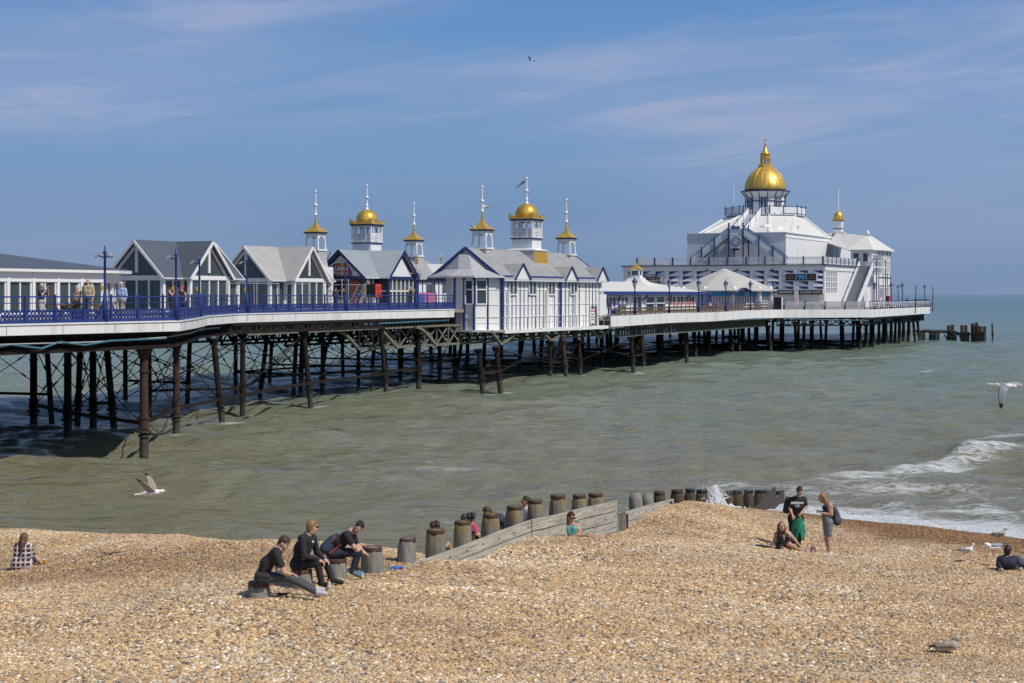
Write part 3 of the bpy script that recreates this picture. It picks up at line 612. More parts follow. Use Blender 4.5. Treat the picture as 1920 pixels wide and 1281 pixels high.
for f in (13.05,15.85):
    st_ = MB(); p = pile_xy(f)+GN*.33; st_.box(p[0]-.03,p[0]+.03,p[1]-.02,p[1]+.02,1.1,1.72 if f < 14 else 1.62); st_.build('iron_strap', M['rust'], g2)

g3 = thing('timber_groyne', 'broken dark wet boards tilted at the seaward end of the groyne', 'groyne')
for (i0,i1,z0,z1,z2,z3) in ((21.9,24.3,.35,.80,-.6,-.4),(23.0,25.2,.05,.55,-.6,-.5)):
    a = pile_xy(i0)+GN*.55; b = pile_xy(i1)+GN*.5; mm = MB()
    q = [Vector((a[0],a[1],z0)),Vector((b[0],b[1],z1)),Vector((b[0],b[1],z3)),Vector((a[0],a[1],z2))]
    mm.wallpoly(q, (GN[0],GN[1],0), .08); mm.build('board_panel', M['wet_board'], g3)
def sea_spray():
    rng = random.Random(11); m = MB(); c = at(1332, 940, 50.0)
    foamw = bpy.data.materials.new('white_spray'); foamw.use_nodes = True; b = foamw.node_tree.nodes['Principled BSDF']
    b.inputs['Base Color'].default_value = (.86,.88,.9,1); b.inputs['Roughness'].default_value = .6; b.inputs['Subsurface Weight'].default_value = 0
    def drop(p, r):
        vs = [p+Vector((r,0,0)),p+Vector((-r,0,0)),p+Vector((0,r,0)),p+Vector((0,-r,0)),p+Vector((0,0,r)),p+Vector((0,0,-r))]
        m.add(vs, [(0,2,4),(2,1,4),(1,3,4),(3,0,4),(2,0,5),(1,2,5),(3,1,5),(0,3,5)])
    m.smooth = True
    for k in range(7000):
        # mound plus jets; x spread in photo px 1300..1375, tall jet at 1342
        t = rng.random()
        if t < .62:
            px = rng.gauss(1334, 19); h = max(0, 1-((px-1332)/46)**2)*(.75+.25*math.sin(px*.45)+.2*math.sin(px*.21+1)); py = 951 - rng.random()**1.2*22*h
            r = rng.uniform(.008,.032)
        elif t < .8:
            f = rng.random(); px = 1341+f*-1+rng.gauss(0,1.2+8*(1-f)); py = 944-f*34; r = rng.uniform(.01,.03)*(1.2-f*.5)
        elif t < .93:
            a = rng.uniform(-1.3,1.1); f = rng.random()**.7; px = 1332+math.sin(a)*42*f; py = 948-math.cos(a)*34*f; r = rng.uniform(.006,.018)
        else: px = rng.gauss(1330,30); py = 930-abs(rng.gauss(0,22)); r = rng.uniform(.004,.011)
        drop(at(px, py, 50.0+rng.gauss(0,.45)), r)
    o = m.build('sea_spray', foamw); tag(o, 'white burst of spray where a wave hits the groyne piles', 'spray', kind='stuff')
    # tumbling foam along the shore break
    m = MB(); m.smooth = True
    for k in range(14000):
        f = rng.random(); i = f*7; seg = int(i); pts = SHORE[12:20]; a = pts[seg]; b2 = pts[min(seg+1,7)]; q = a+(b2-a)*(i-seg)
        off = abs(rng.gauss(0,.55)); x = q[0]+off*.35+rng.gauss(0,.2); y = q[1]+off+rng.gauss(0,.15)
        if x > 24: continue
        zz = .10+.16*math.exp(-((off-.7)/.5)**2)*(.6+.5*math.sin(x*3.1)+.3*math.sin(x*7.7))
        drop(Vector((x,y,max(.05,zz)*rng.uniform(.3,1.15))), rng.uniform(.006,.024))
    o = m.build('surf_foam', foamw); tag(o, 'bubbling white foam at the water edge', 'foam', kind='stuff')
sea_spray()

# ------------------------------------------------------------------ pier: deck, fascia, girders, legs
ZD1, ZD2 = 6.25, 5.45
E1 = [(36,-46.8),(49.6,-46.7),(60.3,-45.9),(66.5,-49.6),(74,-54.4),(82.6,-58.4),(95,-59.3),(115.7,-60.5)]
E2 = [(139.0,-56.1),(160,-56.6),(180,-57.4),(199.8,-58.3),(201.5,-57.2),(209.8,-47.9),(256,-49.2),(272,-52.2),(289,-58.5)]
AX = -75.0
pier = pthing('pier', 'long Victorian seaside pier on dark iron legs with white edge board', 'pier', 0, 0, 0)
def L3(u, v, z): return (v, u, z)          # pier local axes: x = across (v), y = along (u)
def farv(u, v):
    if u > 142: return 2*AX-v
    return float(np.interp(u,[30,95,104,112,120,142],[-75.5,-75.5,-78,-79,-84,-84]))
def deck():
    m = MB()
    for E, z, u_end in ((E1+[(141,-60.5)], ZD1, None), ([(141.0,-56.1)]+E2[1:]+[(296,-66)], ZD2, None)):
        poly = [(v,u) for u,v in E] + [(farv(u,v),u) for u,v in E[::-1]]
        m.prism(poly, z-.28, z-.02)
    m.build('deck', M['deck'], pier)
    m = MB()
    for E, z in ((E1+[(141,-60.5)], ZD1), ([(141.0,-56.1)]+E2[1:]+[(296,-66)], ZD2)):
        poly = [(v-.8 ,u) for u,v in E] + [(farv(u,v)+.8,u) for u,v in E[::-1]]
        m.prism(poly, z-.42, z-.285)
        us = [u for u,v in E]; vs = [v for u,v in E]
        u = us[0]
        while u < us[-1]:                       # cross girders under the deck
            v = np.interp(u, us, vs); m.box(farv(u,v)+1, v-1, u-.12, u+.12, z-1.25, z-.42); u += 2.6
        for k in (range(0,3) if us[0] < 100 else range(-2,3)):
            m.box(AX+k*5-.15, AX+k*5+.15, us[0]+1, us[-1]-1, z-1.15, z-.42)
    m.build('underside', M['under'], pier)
deck()
def edge_run(E, f): return [f(u,v) for u,v in E]
def offs(E, d):
    # shift an edge polyline outward (towards +v) by d, mitred
    P = [Vector((v,u,0)) for u,v in E]; out = []
    for i in range(len(P)):
        a = P[max(i-1,0)]; b = P[min(i+1,len(P)-1)]; t = (b-a).normalized(); n = Vector((t.y,-t.x,0)); out.append((P[i].y+n.y*d, P[i].x+n.x*d))
    return out
def fascia(E, ztops, hs, name, matl, o0=.0, o1=.09, parent=None):
    m = MB(); A = offs(E, o0); B = offs(E, o1)
    for i in range(len(E)-1):
        vs = []
        for k in (i, i+1):
            for (P, z) in ((A, ztops[k]), (B, ztops[k]), (B, ztops[k]-hs[k]), (A, ztops[k]-hs[k])): vs.append((P[k][1], P[k][0], z))
        m.add(vs, [(0,1,5,4),(1,2,6,5),(2,3,7,6),(3,0,4,7),(0,3,2,1),(4,5,6,7)])
    return m.build(name, matl, parent or pier)
n1 = len(E1); n2 = len(E2)
fz1 = [ZD1]*n1; fh1 = [.45,.46,.48,.5,.52,.55,.58,.66]
fascia(E1, fz1, fh1, 'edge_board', M['white_fascia'])
fascia(E1, [z+.02 for z in fz1], [.07]*n1, 'edge_trim', M['white'], .09, .14)
E2d = []
for (a, b) in zip(E2[:-1], E2[1:]):
    L_ = math.dist(a,b); k = max(1,int(L_/4)); E2d += [(a[0]+(b[0]-a[0])*j/k, a[1]+(b[1]-a[1])*j/k) for j in range(k)]
E2d.append(E2[-1])
z2 = [ZD2+.04*math.sin(u*.21)*(1 if u < 199 else 0) for u,v in E2d]; h2 = [1.0 if u < 199 else 1.05 for u,v in E2d]
fascia(E2d, z2, h2, 'edge_board', M['white_fascia'])
def joints(E, z, h, step):
    m = MB(); P = offs(E, .093); s0 = 1.5
    for a,b in zip(P[:-1],P[1:]):
        L_ = math.dist(a,b); k = 0
        while s0 < L_:
            t = s0/L_; m.box(a[1]+(b[1]-a[1])*t-.006, a[1]+(b[1]-a[1])*t+.006, a[0]+(b[0]-a[0])*t-.012, a[0]+(b[0]-a[0])*t+.012, z-h, z-.08); s0 += step
        s0 -= L_
    tag(m.build('edge_joints', M['brown_rail'], pier), kind='stuff')
joints(E1, ZD1, .44, 3.1); joints(E2d, ZD2, .95, 3.6)
def girder(E, z1, z0, step, name, matl, inset=.45, parent=pier, vstyle='slat', thick=.14):
    m = MB(); P = offs(E, -inset)
    for a, b in zip(P[:-1], P[1:]):
        pa = Vector((a[1],a[0],0)); pb = Vector((b[1],b[0],0)); Ln = (pb-pa).length; d = (pb-pa)/Ln
        for z, h in ((z1-.09,.18),(z0+.09,.18)): m.bar(pa+Vector((0,0,z)), pb+Vector((0,0,z)), thick+.1, h)
        k = max(1, int(Ln/step))
        for j in range(k+1):
            q = pa + d*(Ln*j/k)
            if vstyle == 'slat': m.bar(q+Vector((0,0,z0+.1)), q+Vector((0,0,z1-.1)), .2, .1, up=d)
            elif vstyle == 'tri':
                w = step*.62; nrm = Vector((d.y,-d.x,0))*.05
                zt, zb = z1-.15, z0+.15
                for tri in ([q+d*(-w/2)+Vector((0,0,zt)), q+d*(w/2)+Vector((0,0,zt)), q+Vector((0,0,zb))],):
                    m.add([p_+nrm for p_ in tri]+[p_-nrm for p_ in tri], [(0,1,2),(5,4,3),(0,3,4,1),(1,4,5,2),(2,5,3,0)])
            elif vstyle == 'x' and j < k:
                q2 = pa + d*(Ln*(j+1)/k)
                m.bar(q+Vector((0,0,z0+.1)), q2+Vector((0,0,z1-.1)), .07, .12); m.bar(q+Vector((0,0,z1-.1)), q2+Vector((0,0,z0+.1)), .07, .12)
                m.bar(q+Vector((0,0,z0+.1)), q+Vector((0,0,z1-.1)), .1, .1, up=d)
    return m.build(name, matl, parent)
girder(E1[:3], 5.82, 4.98, 1.1, 'edge_girder', M['iron'], .5, vstyle='x', thick=.3)
bk = MB(); 
for (a,b) in zip(offs(E1[:4],-.75)[:-1], offs(E1[:4],-.75)[1:]): bk.bar((a[1],a[0],5.5),(b[1],b[0],5.5),.05,.75)
bk.build('girder_web', M['iron'], pier)
girder(E1[2:6], 5.72, 4.98, .8, 'edge_girder', M['iron'], .5, vstyle='tri', thick=.2)
girder(E1[5:], 5.65, 4.85, .62, 'edge_girder', M['olive_iron'], .45, vstyle='tri', thick=.16)
girder([(143,-57),(160,-57.4),(180,-58.2),(200,-59.2)], 4.45, 3.3, .75, 'edge_girder', M['olive_iron'], .1, vstyle='slat')
girder([(200.5,-57.8),(209.8,-48.9),(256,-50.0),(265,-55.5)], 4.4, 3.3, 1.6, 'edge_girder', M['iron'], .1, vstyle='x', thick=.12)
# second, inner lines of girders and arched trusses under the middle house
for v_ in (-63,-69,-75,-81): girder([(104,v_),(146,v_)], 5.3, 3.4, 1.6, 'inner_truss', M['iron'], 0, vstyle='x', thick=.1)
girder([(102,-61.2),(147,-60.4)], 5.0, 3.3, 1.9, 'inner_truss', M['olive_iron'], 0, vstyle='x', thick=.1)
for v_ in (-64,-70,-76,-82,-88): girder([(148,v_),(266,v_)], 4.9, 3.5, 3.4, 'inner_truss', M['iron'], 0, vstyle='x', thick=.1)
for v_ in (-52,-58,-64,-70,-74.5): girder([(50 if v_ > -58 else 40,v_),(62 if v_ > -55 else 100,v_)], 5.7, 5.0, 2.0, 'inner_truss', M['iron'], 0, vstyle='x', thick=.1)
def arch(p0, p1, rise, name='arch_rib'):
    m = MB(); p0 = Vector(p0); p1 = Vector(p1); pts = []
    for k in range(11):
        f = k/10; pts.append(p0+(p1-p0)*f + Vector((0,0,rise*math.sin(f*math.pi/2)**1.2 - (p1.z-p0.z)*f + (p1.z-p0.z)*f)))
    for a, b in zip(pts, pts[1:]): m.bar(a, b, .22, .2)
    return m.build(name, M['olive_iron'], pier)
for u0 in (100.5,106,112.2): arch((-60.2,u0,3.4),(-60.2,u0-3.4,3.4),1.5)
for u0,u1 in ((118,115.5),(118,121),(128,125),(128,131.5),(139,136),(139,142)): 
    m = MB(); m.bar((-57.3,u0,3.35),(-56.9,u1,4.45),.2,.2); m.build('bracket', M['olive_iron'], pier)
def gmb(): return MB()
def pipe(pts, r=.045):
    m = MB(); m.path([(v,u,z) for u,v,z in pts], r, 5); m.build('service_pipe' if r > .035 else 'service_cable', M['pipe' if r > .035 else 'slat_grey'], pier)
q = offs(E1, -.15)
def eq(u, z, E=E1, o=-.12):
    P = offs(E, o); return (u, float(np.interp(u,[a for a,b in P],[b for a,b in P])), z)
pipe([eq(44,5.3),eq(48.5,5.2),eq(50.3,5.42),eq(52,5.2),eq(53,5.45),eq(54.5,5.28),eq(56,5.42),eq(59.6,5.45)], .055)
pipe([eq(71,5.5),eq(74,5.52),eq(78,5.5)], .06); pipe([eq(100,5.28),eq(106,5.3),eq(108,5.32),eq(115,5.36)], .07)
pipe([(198,-57.6,4.2),(196,-57.3,4.35),(180,-57.2,4.4)], .06); pipe([(200.5,-57.0,4.3),(203,-54.5,4.2),(209,-48,4.0)], .06)

pipe([eq(44,5.42),eq(49,5.44),eq(55,5.4),eq(59.6,5.5),eq(66,5.52),eq(74,5.6)], .03)

# legs
EL = [(40,-48),(60,-48),(67,-52),(83,-58.8),(116,-61.5),(119,-57.5),(141,-57.2),(200,-59),(209,-49),(256,-50),(272,-53),(289,-59)]
def uvz(px, d): return UV(((px-CX)/FPX*d, d))
def dist_from_foot(py): return FPX*EYE/(py-HY)
legs = []
def add_leg(u, v, ut, vt, zt, r=.19, kind='iron', collar=True, cap=True):
    m = MB(); a = Vector((v,u,-1.6)); b = Vector((vt,ut,zt)); ax = (b-a).normalized()
    r *= .88; m.tube(a, b, r*1.05, r*.95, n=10, cap=False)
    def pt(z): return a + (b-a)*((z+1.6)/(zt+1.6))
    if cap: m.tube(pt(zt-.45), pt(zt-.12), r*1.0, r*1.75, 10); m.tube(pt(zt-.12), pt(zt), r*1.9, r*1.9, 10)
    if collar:
        for z, rr, h in ((.92,1.35,.1),(1.12,1.7,.12),(1.75,1.35,.09),(3.9,1.25,.08)): m.tube(pt(z), pt(z+h), r*rr, r*rr, 10)
        m.tube(pt(1.3), pt(1.7), r*1.25, r*1.25, 10)
    legs.append((u,v,ut,vt,zt,dep(u,v),m,kind))
near_legs = [ # foot px, foot py, top px, radius, material
 (270,857,270,.235,'rust'),(127,832,127,.225,'iron'),(330,822,331,.21,'rust'),(423,800,400,.2,'iron'),(455,775,455,.2,'iron'),(587,762,569,.205,'iron'),(728,740,714,.205,'iron'),
 (482,748,502,.19,'iron'),(605,738,605,.19,'iron'),(672,724,672,.18,'iron'),(785,730,785,.22,'iron'),(63,812,63,.23,'iron'),(143,800,151,.2,'iron'),(175,810,174,.22,'iron'),(219,808,199,.21,'iron'),
 (280,780,279,.19,'iron'),(562,735,567,.19,'iron'),(748,712,757,.18,'iron'),(824,715,824,.2,'iron'),(852,710,853,.2,'iron'),(910,740,897,.22,'iron'),(942,733,930,.22,'iron'),(1065,710,1055,.22,'rust'),(1090,708,1085,.22,'iron'),
 (1031,712,1031,.24,'iron'),(1190,698,1183,.23,'iron'),(1211,694,1201,.22,'iron'),(1290,678,1283,.23,'iron'),(1307,674,1300,.23,'iron'),(1375,665,1369,.23,'iron'),(1388,663,1384,.22,'iron'),(1448,660,1440,.25,'iron'),
 (1523,655,1523,.24,'rust'),(1612,655,1612,.24,'iron'),(1624,654,1624,.26,'iron'),(1637,651,1637,.24,'iron'),(1648,648,1648,.24,'iron'),(1661,646,1661,.26,'rust'),(1671,644,1671,.26,'rust'),(1686,643,1686,.26,'rust'),
 (1694,642,1694,.28,'rust'),(1703,641,1704,.3,'rust'),(1718,641,1712,.24,'rust'),(1726,640,1720,.24,'rust')]
for (px,py,tx,r,k) in near_legs:
    d = dist_from_foot(py); u,v = uvz(px,d); ut,vt = uvz(tx,d); zt = 5.0 if u < 104 else (3.4 if px > 1100 or 880 < px < 1100 else 4.9)
    add_leg(u,v,ut,vt,zt,r,k)
n_near = len(legs)
rng = random.Random(4)
for u in (48,60,74,88,101,114,127,140): 
    for v in (-66,-72,-77.5,-82.5):
        if v < farv(u,-60)+.8: continue
        add_leg(u+rng.uniform(-1,1), v, u, v+rng.choice((0,0,.5,-.5)), 5.0 if u < 104 else 3.5, .19, 'iron', collar=False)
n_mid = len(legs)
for u in np.arange(150,268,9.4):
    ve = float(np.interp(u,[a for a,b in EL],[b for a,b in EL]))
    v = ve-4.0
    while v > 2*AX-ve+3:
        add_leg(u+rng.uniform(-1.2,1.2), v, u, v, 3.6, .24, 'iron', collar=False); v -= 6.6
allm = MB()
for k,(u,v,ut,vt,zt,d,m,kind) in enumerate(legs):
    if k < min(n_mid,100): m.build('leg', M[kind], pier)
    else: 
        b = len(allm.v); allm.v += m.v; allm.f += [tuple(b+i for i in f) for f in m.f]; allm.m += m.m; allm.sm += m.sm
tag(allm.build('leg_rows', M['iron'], pier), kind='stuff')
# bracing rods
def brace(m, A, B, zt, zb, r=.028):
    def P(L_, z): 
        u,v,ut,vt,ztop = L_[:5]; f = (z+1.6)/(ztop+1.6); return Vector((v+(vt-v)*f, u+(ut-u)*f, z))
    for (p,q) in ((P(A,zt),P(B,zb)),(P(A,zb),P(B,zt))):
        m.tube(p, q, r, r, 5); c = p+(q-p)*.5; dv = (q-p).normalized(); m.tube(p+(q-p)*.32, p+(q-p)*.32+dv*.35, r*2, r*2, 5)
def tie(m, A, B, z, w=.13):
    def P(L_, z): 
        u,v,ut,vt,ztop = L_[:5]; f = (z+1.6)/(ztop+1.6); return Vector((v+(vt-v)*f, u+(ut-u)*f, z))
    m.bar(P(A,z), P(B,z), w, w*1.3)
pairs = [(1,0),(0,2),(2,3),(3,4),(3,5),(5,6),(4,7),(7,8),(8,9),(11,1),(13,14),(12,13),(15,2),(15,4),(4,5),(8,6),(9,10),(10,18),(16,8),(20,21),(22,23),(25,26),(27,28),(29,30),(24,22),(21,24),(11,13),(14,15),(1,14),(33,35),(36,38),(0,4),(12,15),(13,3),(14,4),(15,7),(7,5),(8,9),(16,5),(16,7),(17,6),(18,19),(6,20),(10,19),(21,22),(23,25),(9,6),(24,23)]
for a,b in pairs:
    m = MB(); za = min(legs[a][4],legs[b][4]); brace(m, legs[a], legs[b], za-.25, 1.45); m.build('cross_brace', M['iron'], pier)
for a,b in ((1,0),(0,2),(2,3),(3,5),(5,6),(11,1),(4,7),(7,8),(8,10),(13,14),(15,4),(20,21),(25,26)):
    m = MB(); tie(m, legs[a], legs[b], 1.55); m.build('tie_beam', M['iron'], pier)
mid = legs[n_near:n_mid]; bz = MB()
for i, A in enumerate(mid):
    for B in mid[i+1:]:
        dd_ = math.hypot(A[0]-B[0], A[1]-B[1])
        if dd_ < 7.2 and abs(A[0]-B[0]) < 3 or (9 < dd_ < 13 and abs(A[1]-B[1]) < 1.5 and int(A[1]) % 4 == 0):
            brace(bz, A, B, min(A[4],B[4])-.3, 1.5); tie(bz, A, B, 1.5, .12)
far = legs[n_mid:]
for i, A in enumerate(far):
    for B in far[i+1:]:
        if math.hypot(A[0]-B[0], A[1]-B[1]) < 6.2 and rng.random() < .7: brace(bz, A, B, 3.3, 1.3, .05)
tag(bz.build('brace_rows', M['iron'], pier), kind='stuff')

# ------------------------------------------------------------------ railings
def railing(E, z, label, step=1.66, style='lattice', name='railing'):
    o = pthing(name, label, 'railing', 0, 0, 0)
    P = [Vector((v,u,z)) for u,v in offs(E, .02)]
    fr = MB(); lt = MB(); posts = MB()
    cum = [0]
    for a,b in zip(P,P[1:]): cum.append(cum[-1]+(b-a).length)
    def pt(s):
        for i in range(len(P)-1):
            if s <= cum[i+1]+1e-6: return P[i]+(P[i+1]-P[i])*((s-cum[i])/(cum[i+1]-cum[i])), (P[i+1]-P[i]).normalized()
        return P[-1], (P[-1]-P[-2]).normalized()
    Z = lambda h: Vector((0,0,h))
    n = max(1, round(cum[-1]/step))
    for k in range(n+1):
        p, d = pt(cum[-1]*k/n); m = MB()
        m.bar(p+Z(.0), p+Z(1.12), .08, .08, up=d); m.bar(p+Z(.0), p+Z(.6), .11, .11, up=d); m.ball(p+Z(1.17), .065, 8, 5)
        if len(P) and k <= 60: m.build('post', M['blue'], o)
    for a,b in zip(P,P[1:]):
        for h,w in ((1.12,.06),(.86,.035),(.55,.06),(.10,.08),(.02,.11)): fr.bar(a+Z(h), b+Z(h), w, w)
        Ln = (b-a).length; d = (b-a)/Ln; k = int(Ln/.2)
        for j in range(k):
            p0 = a+d*(Ln*j/k); p1 = a+d*(Ln*min(j+1.9,k)/k)
            lt.bar(p0+Z(.12), p1+Z(.53), .03, .05); lt.bar(p0+Z(.53), p1+Z(.12), .03, .05)
        lt.bar(a+Z(.32), b+Z(.32), .03, .06)
    fr.build('rail', M['blue'], o); lt.build('lattice_panel', M['blue'], o)
    return o
railing(E1, ZD1, 'royal blue iron railing with lattice panel along the near pier deck')
# far deck: seat backs with timber top, then slatted benches, then open slatted railing
rb = pthing('deck_bench', 'long weathered brown seat back along the deck before the tent-roofed cafe', 'bench', 0, 0, 0)
seg = [(141,-56.4),(160,-56.9),(180,-57.7),(198.5,-58.5)]
m = MB(); f = MB()
for (a,b) in zip(seg[:-1],seg[1:]):
    for h,w in ((.28,.28),(.62,.18)): m.bar((a[1],a[0],ZD2+h),(b[1],b[0],ZD2+h),.08,w)
    f.bar((a[1]-.02,a[0],ZD2+1.02),(b[1]-.02,b[0],ZD2+1.02),.06,.06)
    L_ = math.dist(a,b)
    for j in range(int(L_/1.5)+1):
        t = j*1.5/L_; u = a[0]+(b[0]-a[0])*t; v = a[1]+(b[1]-a[1])*t; f.bar((v-.1,u,ZD2),(v-.1,u,ZD2+1.02),.07,.07)
m.build('timber_back', M['brown_rail'], rb); f.build('frame', M['blue'], rb)
m = MB()
for k in range(70):
    u = 143+k*.78; v = float(np.interp(u,[s[0] for s in seg],[s[1] for s in seg]))-.5; x = random.choice((0,1,1))
    if x: m.box(v-.25,v,u-.25,u+.25,ZD2,ZD2+random.uniform(.4,.75))
def benches():
    A = Vector((-57.2,201.6,0)); B = Vector((-48.5,209.4,0)); n = 4
    for k in range(n):
        a = A+(B-A)*(k/n); b = A+(B-A)*((k+1)/n-.004); d = (b-a).normalized(); nn = Vector((-d.y,d.x,0))
        o = pthing('bench', f'silver-grey slatted bench with curved blue ends, {ORD[k]} from the left on the far deck corner', 'bench', 0, 0, 0, 'slatted benches at the far deck corner')
        m = MB()
        for j in range(7):
            h = .18+.135*j; off = -.16*math.sin(j/6*1.6)+.1
            m.bar(a+nn*off+Vector((0,0,ZD2+h)), b+nn*off+Vector((0,0,ZD2+h)), .04, .105)
        m.build('slats', M['slat_grey'], o)
        for e in (a+d*.05, b-d*.05):
            f = MB(); pts = [e+nn*(.12-.16*math.sin(t/6*1.6))+Vector((0,0,ZD2+.05+.17*t)) for t in range(7)]
            for p,q in zip(pts,pts[1:]): f.bar(p,q,.09,.09)
            f.bar(e+nn*.1+Vector((0,0,ZD2)), e+nn*.62+Vector((0,0,ZD2+.42)), .08,.08); f.build('end_frame', M['navy'], o)
        s = MB(); s.bar(a+nn*.42+Vector((0,0,ZD2+.43)), b+nn*.42+Vector((0,0,ZD2+.43)), .45, .05); s.build('seat', M['slat_grey'], o)
benches()
def far_rail():
    o = pthing('railing', 'white and navy slatted railing round the far end of the deck', 'railing', 0, 0, 0)
    E = [(209.8,-48.0),(256,-49.2),(272,-52.2),(288,-58)]; m = MB(); s = MB()
    for a,b in zip(E,E[1:]):
        L_ = math.dist(a,b); k = int(L_/1.6)
        for h in (.3,.5,.7,.88): s.bar((a[1],a[0],ZD2+h),(b[1],b[0],ZD2+h),.05,.07)
        m.bar((a[1]-.05,a[0],ZD2+1.05),(b[1]-.05,b[0],ZD2+1.05),.08,.09); m.bar((a[1],a[0],ZD2+.12),(b[1],b[0],ZD2+.12),.08,.08)
        for j in range(k+1):
            t = j/k; u = a[0]+(b[0]-a[0])*t; v = a[1]+(b[1]-a[1])*t
            m.bar((v+.12,u,ZD2),(v-.08,u,ZD2+1.05),.09,.12)
    m.build('frame', M['navy'], o); s.build('slats', M['white'], o)
far_rail()

# ------------------------------------------------------------------ pier buildings
def window_bay(root, frame, a, b, z0, z1, nrm, nb=1, glass='glass', bar=.07, trans=None, name='window', fm='white_clean'):
    """glazed opening between wall points a and b (local x,y): one child for the pane, the bars go into frame"""
    a = Vector((a[0],a[1],0)); b = Vector((b[0],b[1],0)); n = Vector((nrm[0],nrm[1],0)); d = (b-a).normalized()
    g = MB(); p = a-n*.03; q = b-n*.03
    g.add([p+Vector((0,0,z0)), q+Vector((0,0,z0)), q+Vector((0,0,z1)), p+Vector((0,0,z1))], [(0,1,2,3)])
    g.add([p-n*.02+Vector((0,0,z0)), q-n*.02+Vector((0,0,z0)), q-n*.02+Vector((0,0,z1)), p-n*.02+Vector((0,0,z1))], [(3,2,1,0)])
    w = g.build(name, M[glass], root)
    own = frame is None
    if own: frame = MB()
    for k in range(nb+1):
        c = a+(b-a)*(k/nb); frame.bar(c+Vector((0,0,z0)), c+Vector((0,0,z1)), bar, bar, up=d)
    for z in ([z0,z1] + ([trans] if trans else [])): frame.bar(a+Vector((0,0,z)), b+Vector((0,0,z)), bar, bar)
    if own: frame.build('window_frame', M[fm], w)
    return w
def cross_kiosk(name, label, u, v, w, LF, LR, ez, rz, roof, trim, glazed=True, zb=ZD1, gable='glass'):
    o = pthing(name, label, 'kiosk', u, v, 0)
    fr = MB(); wl = MB()
    pts = [(w,-LF),(w,-w),(LR,-w),(LR,w),(w,w),(w,LF),(-w,LF),(-w,w),(-LR,w),(-LR,-w),(-w,-w),(-w,-LF)]
    for i in range(12):
        a = pts[i-1]; b = pts[i]; L_ = math.dist(a,b); d = ((b[0]-a[0])/L_, (b[1]-a[1])/L_); n = (d[1],-d[0])
        if n[0]*(a[0]+b[0])/2 + n[1]*(a[1]+b[1])/2 < 0 and L_ > 2*w-.01: n = (-n[0],-n[1])
        gab = abs(L_-2*w) < .05
        fr.box(a[0]-.13,a[0]+.13,a[1]-.13,a[1]+.13,zb,ez-.22)
        P = Vector((a[0],a[1],0)); Q = Vector((b[0],b[1],0))
        fr.bar(P+Vector((0,0,ez-.34)), Q+Vector((0,0,ez-.34)), .2, .28)
        fr.bar(P+Vector((0,0,zb+.06)), Q+Vector((0,0,zb+.06)), .16, .12)
        if glazed:
            k = 4 if gab else max(1, round(L_/1.15))
            window_bay(o, fr, (a[0]+d[0]*.12,a[1]+d[1]*.12), (b[0]-d[0]*.12,b[1]-d[1]*.12), zb+.12, ez-.48, n, k, 'glass', .11)
    k = (rz-ez)/w
    ov = .42; oe = .34
    def roofpair(axis, L_):
        m = MB()
        for s in (-1,1):
            e = w+oe; zlow = rz-k*e
            if axis == 'y': q = [(0,-L_-ov,rz),(0,L_+ov,rz),(s*e,L_+ov,zlow),(s*e,-L_-ov,zlow)]
            else: q = [(-L_-ov,0,rz),(L_+ov,0,rz),(L_+ov,s*e,zlow),(-L_-ov,s*e,zlow)]
            m.slab(q, .10)
        return m
    for axis, L_ in (('y',LF),('x',LR)):
        roofpair(axis, L_).build('roof', roof, o)
        for s in (-1,1):
            # gable: barge boards, king post, panes
            G = MB(); e = w+oe; zl = rz-k*e; c = s*(L_+ov-.04)
            def T(a_, z_, off=0): return Vector((a_, c+s*off, z_)) if axis == 'y' else Vector((c+s*off, a_, z_))
            for t in (-1,1): G.bar(T(0,rz-.10), T(t*e, zl-.10), .09, .18)
            G.build('barge_board', trim, o)
            ci = s*(L_-.02)
            def U(a_, z_): return Vector((a_, ci, z_)) if axis == 'y' else Vector((ci, a_, z_))
            if glazed: fr.bar(U(0,ez), U(0,rz-.2), .22, .16, up=(1,0,0) if axis == 'x' else (0,1,0))
            for t in (-1,1): fr.bar(U(0,rz-.36), U(t*w, ez-.36), .16, .2)
            gm = MB(); gm.wallpoly([U(-w,ez-.2),U(w,ez-.2),U(0,rz-.2)], (0,s,0) if axis == 'y' else (s,0,0), .03)
            gm.build('gable', M['glass_dark'] if gable == 'glass' else M['white'], o)
    if roof is M['metal_roof']:
        sm_ = MB()
        for a_ in np.arange(.3, LR+ov, .5):
            for sx in (-1,1):
                for sy in (-1,1): q = min(a_, w+oe) if a_ < w+oe else w+oe; sm_.bar((sx*a_,0,rz+.02),(sx*a_,sy*q,rz+.02-k*q),.035,.05)
        for a_ in np.arange(.3, LF+ov, .5):
            for sx in (-1,1):
                for sy in (-1,1): q = min(a_, w+oe); sm_.bar((0,sy*a_,rz+.02),(sx*q,sy*a_,rz+.02-k*q),.035,.05)
        sm_.build('standing_seam', roof, o)
    gt = MB()
    zl = rz-k*(w+oe)-.05
    for sx in (-1,1):
        for sy in (-1,1):
            e = w+oe+.05
            gt.bar((sx*e,sy*e,zl),(sx*e,sy*(LF+ov),zl),.11,.1); gt.bar((sx*e,sy*e,zl),(sx*(LR+ov),sy*e,zl),.11,.1)
    gt.build('gutter', M['pale_grey'], o)
    fr.build('frame', M['white_clean'] if glazed else trim, o)
    return o
cross_kiosk('glazed_kiosk', 'glazed white kiosk with dark slate cross-gabled roof', 92.0, -70.25, 2.2, 4.3, 2.85, 8.95, 11.2, M['slate'], M['white_clean'])
cross_kiosk('glazed_kiosk', 'glazed white kiosk with weathered pale grey cross-gabled roof', 110.4, -74.05, 2.25, 4.4, 3.1, 8.95, 11.35, M['grey_roof'], M['white_clean'])

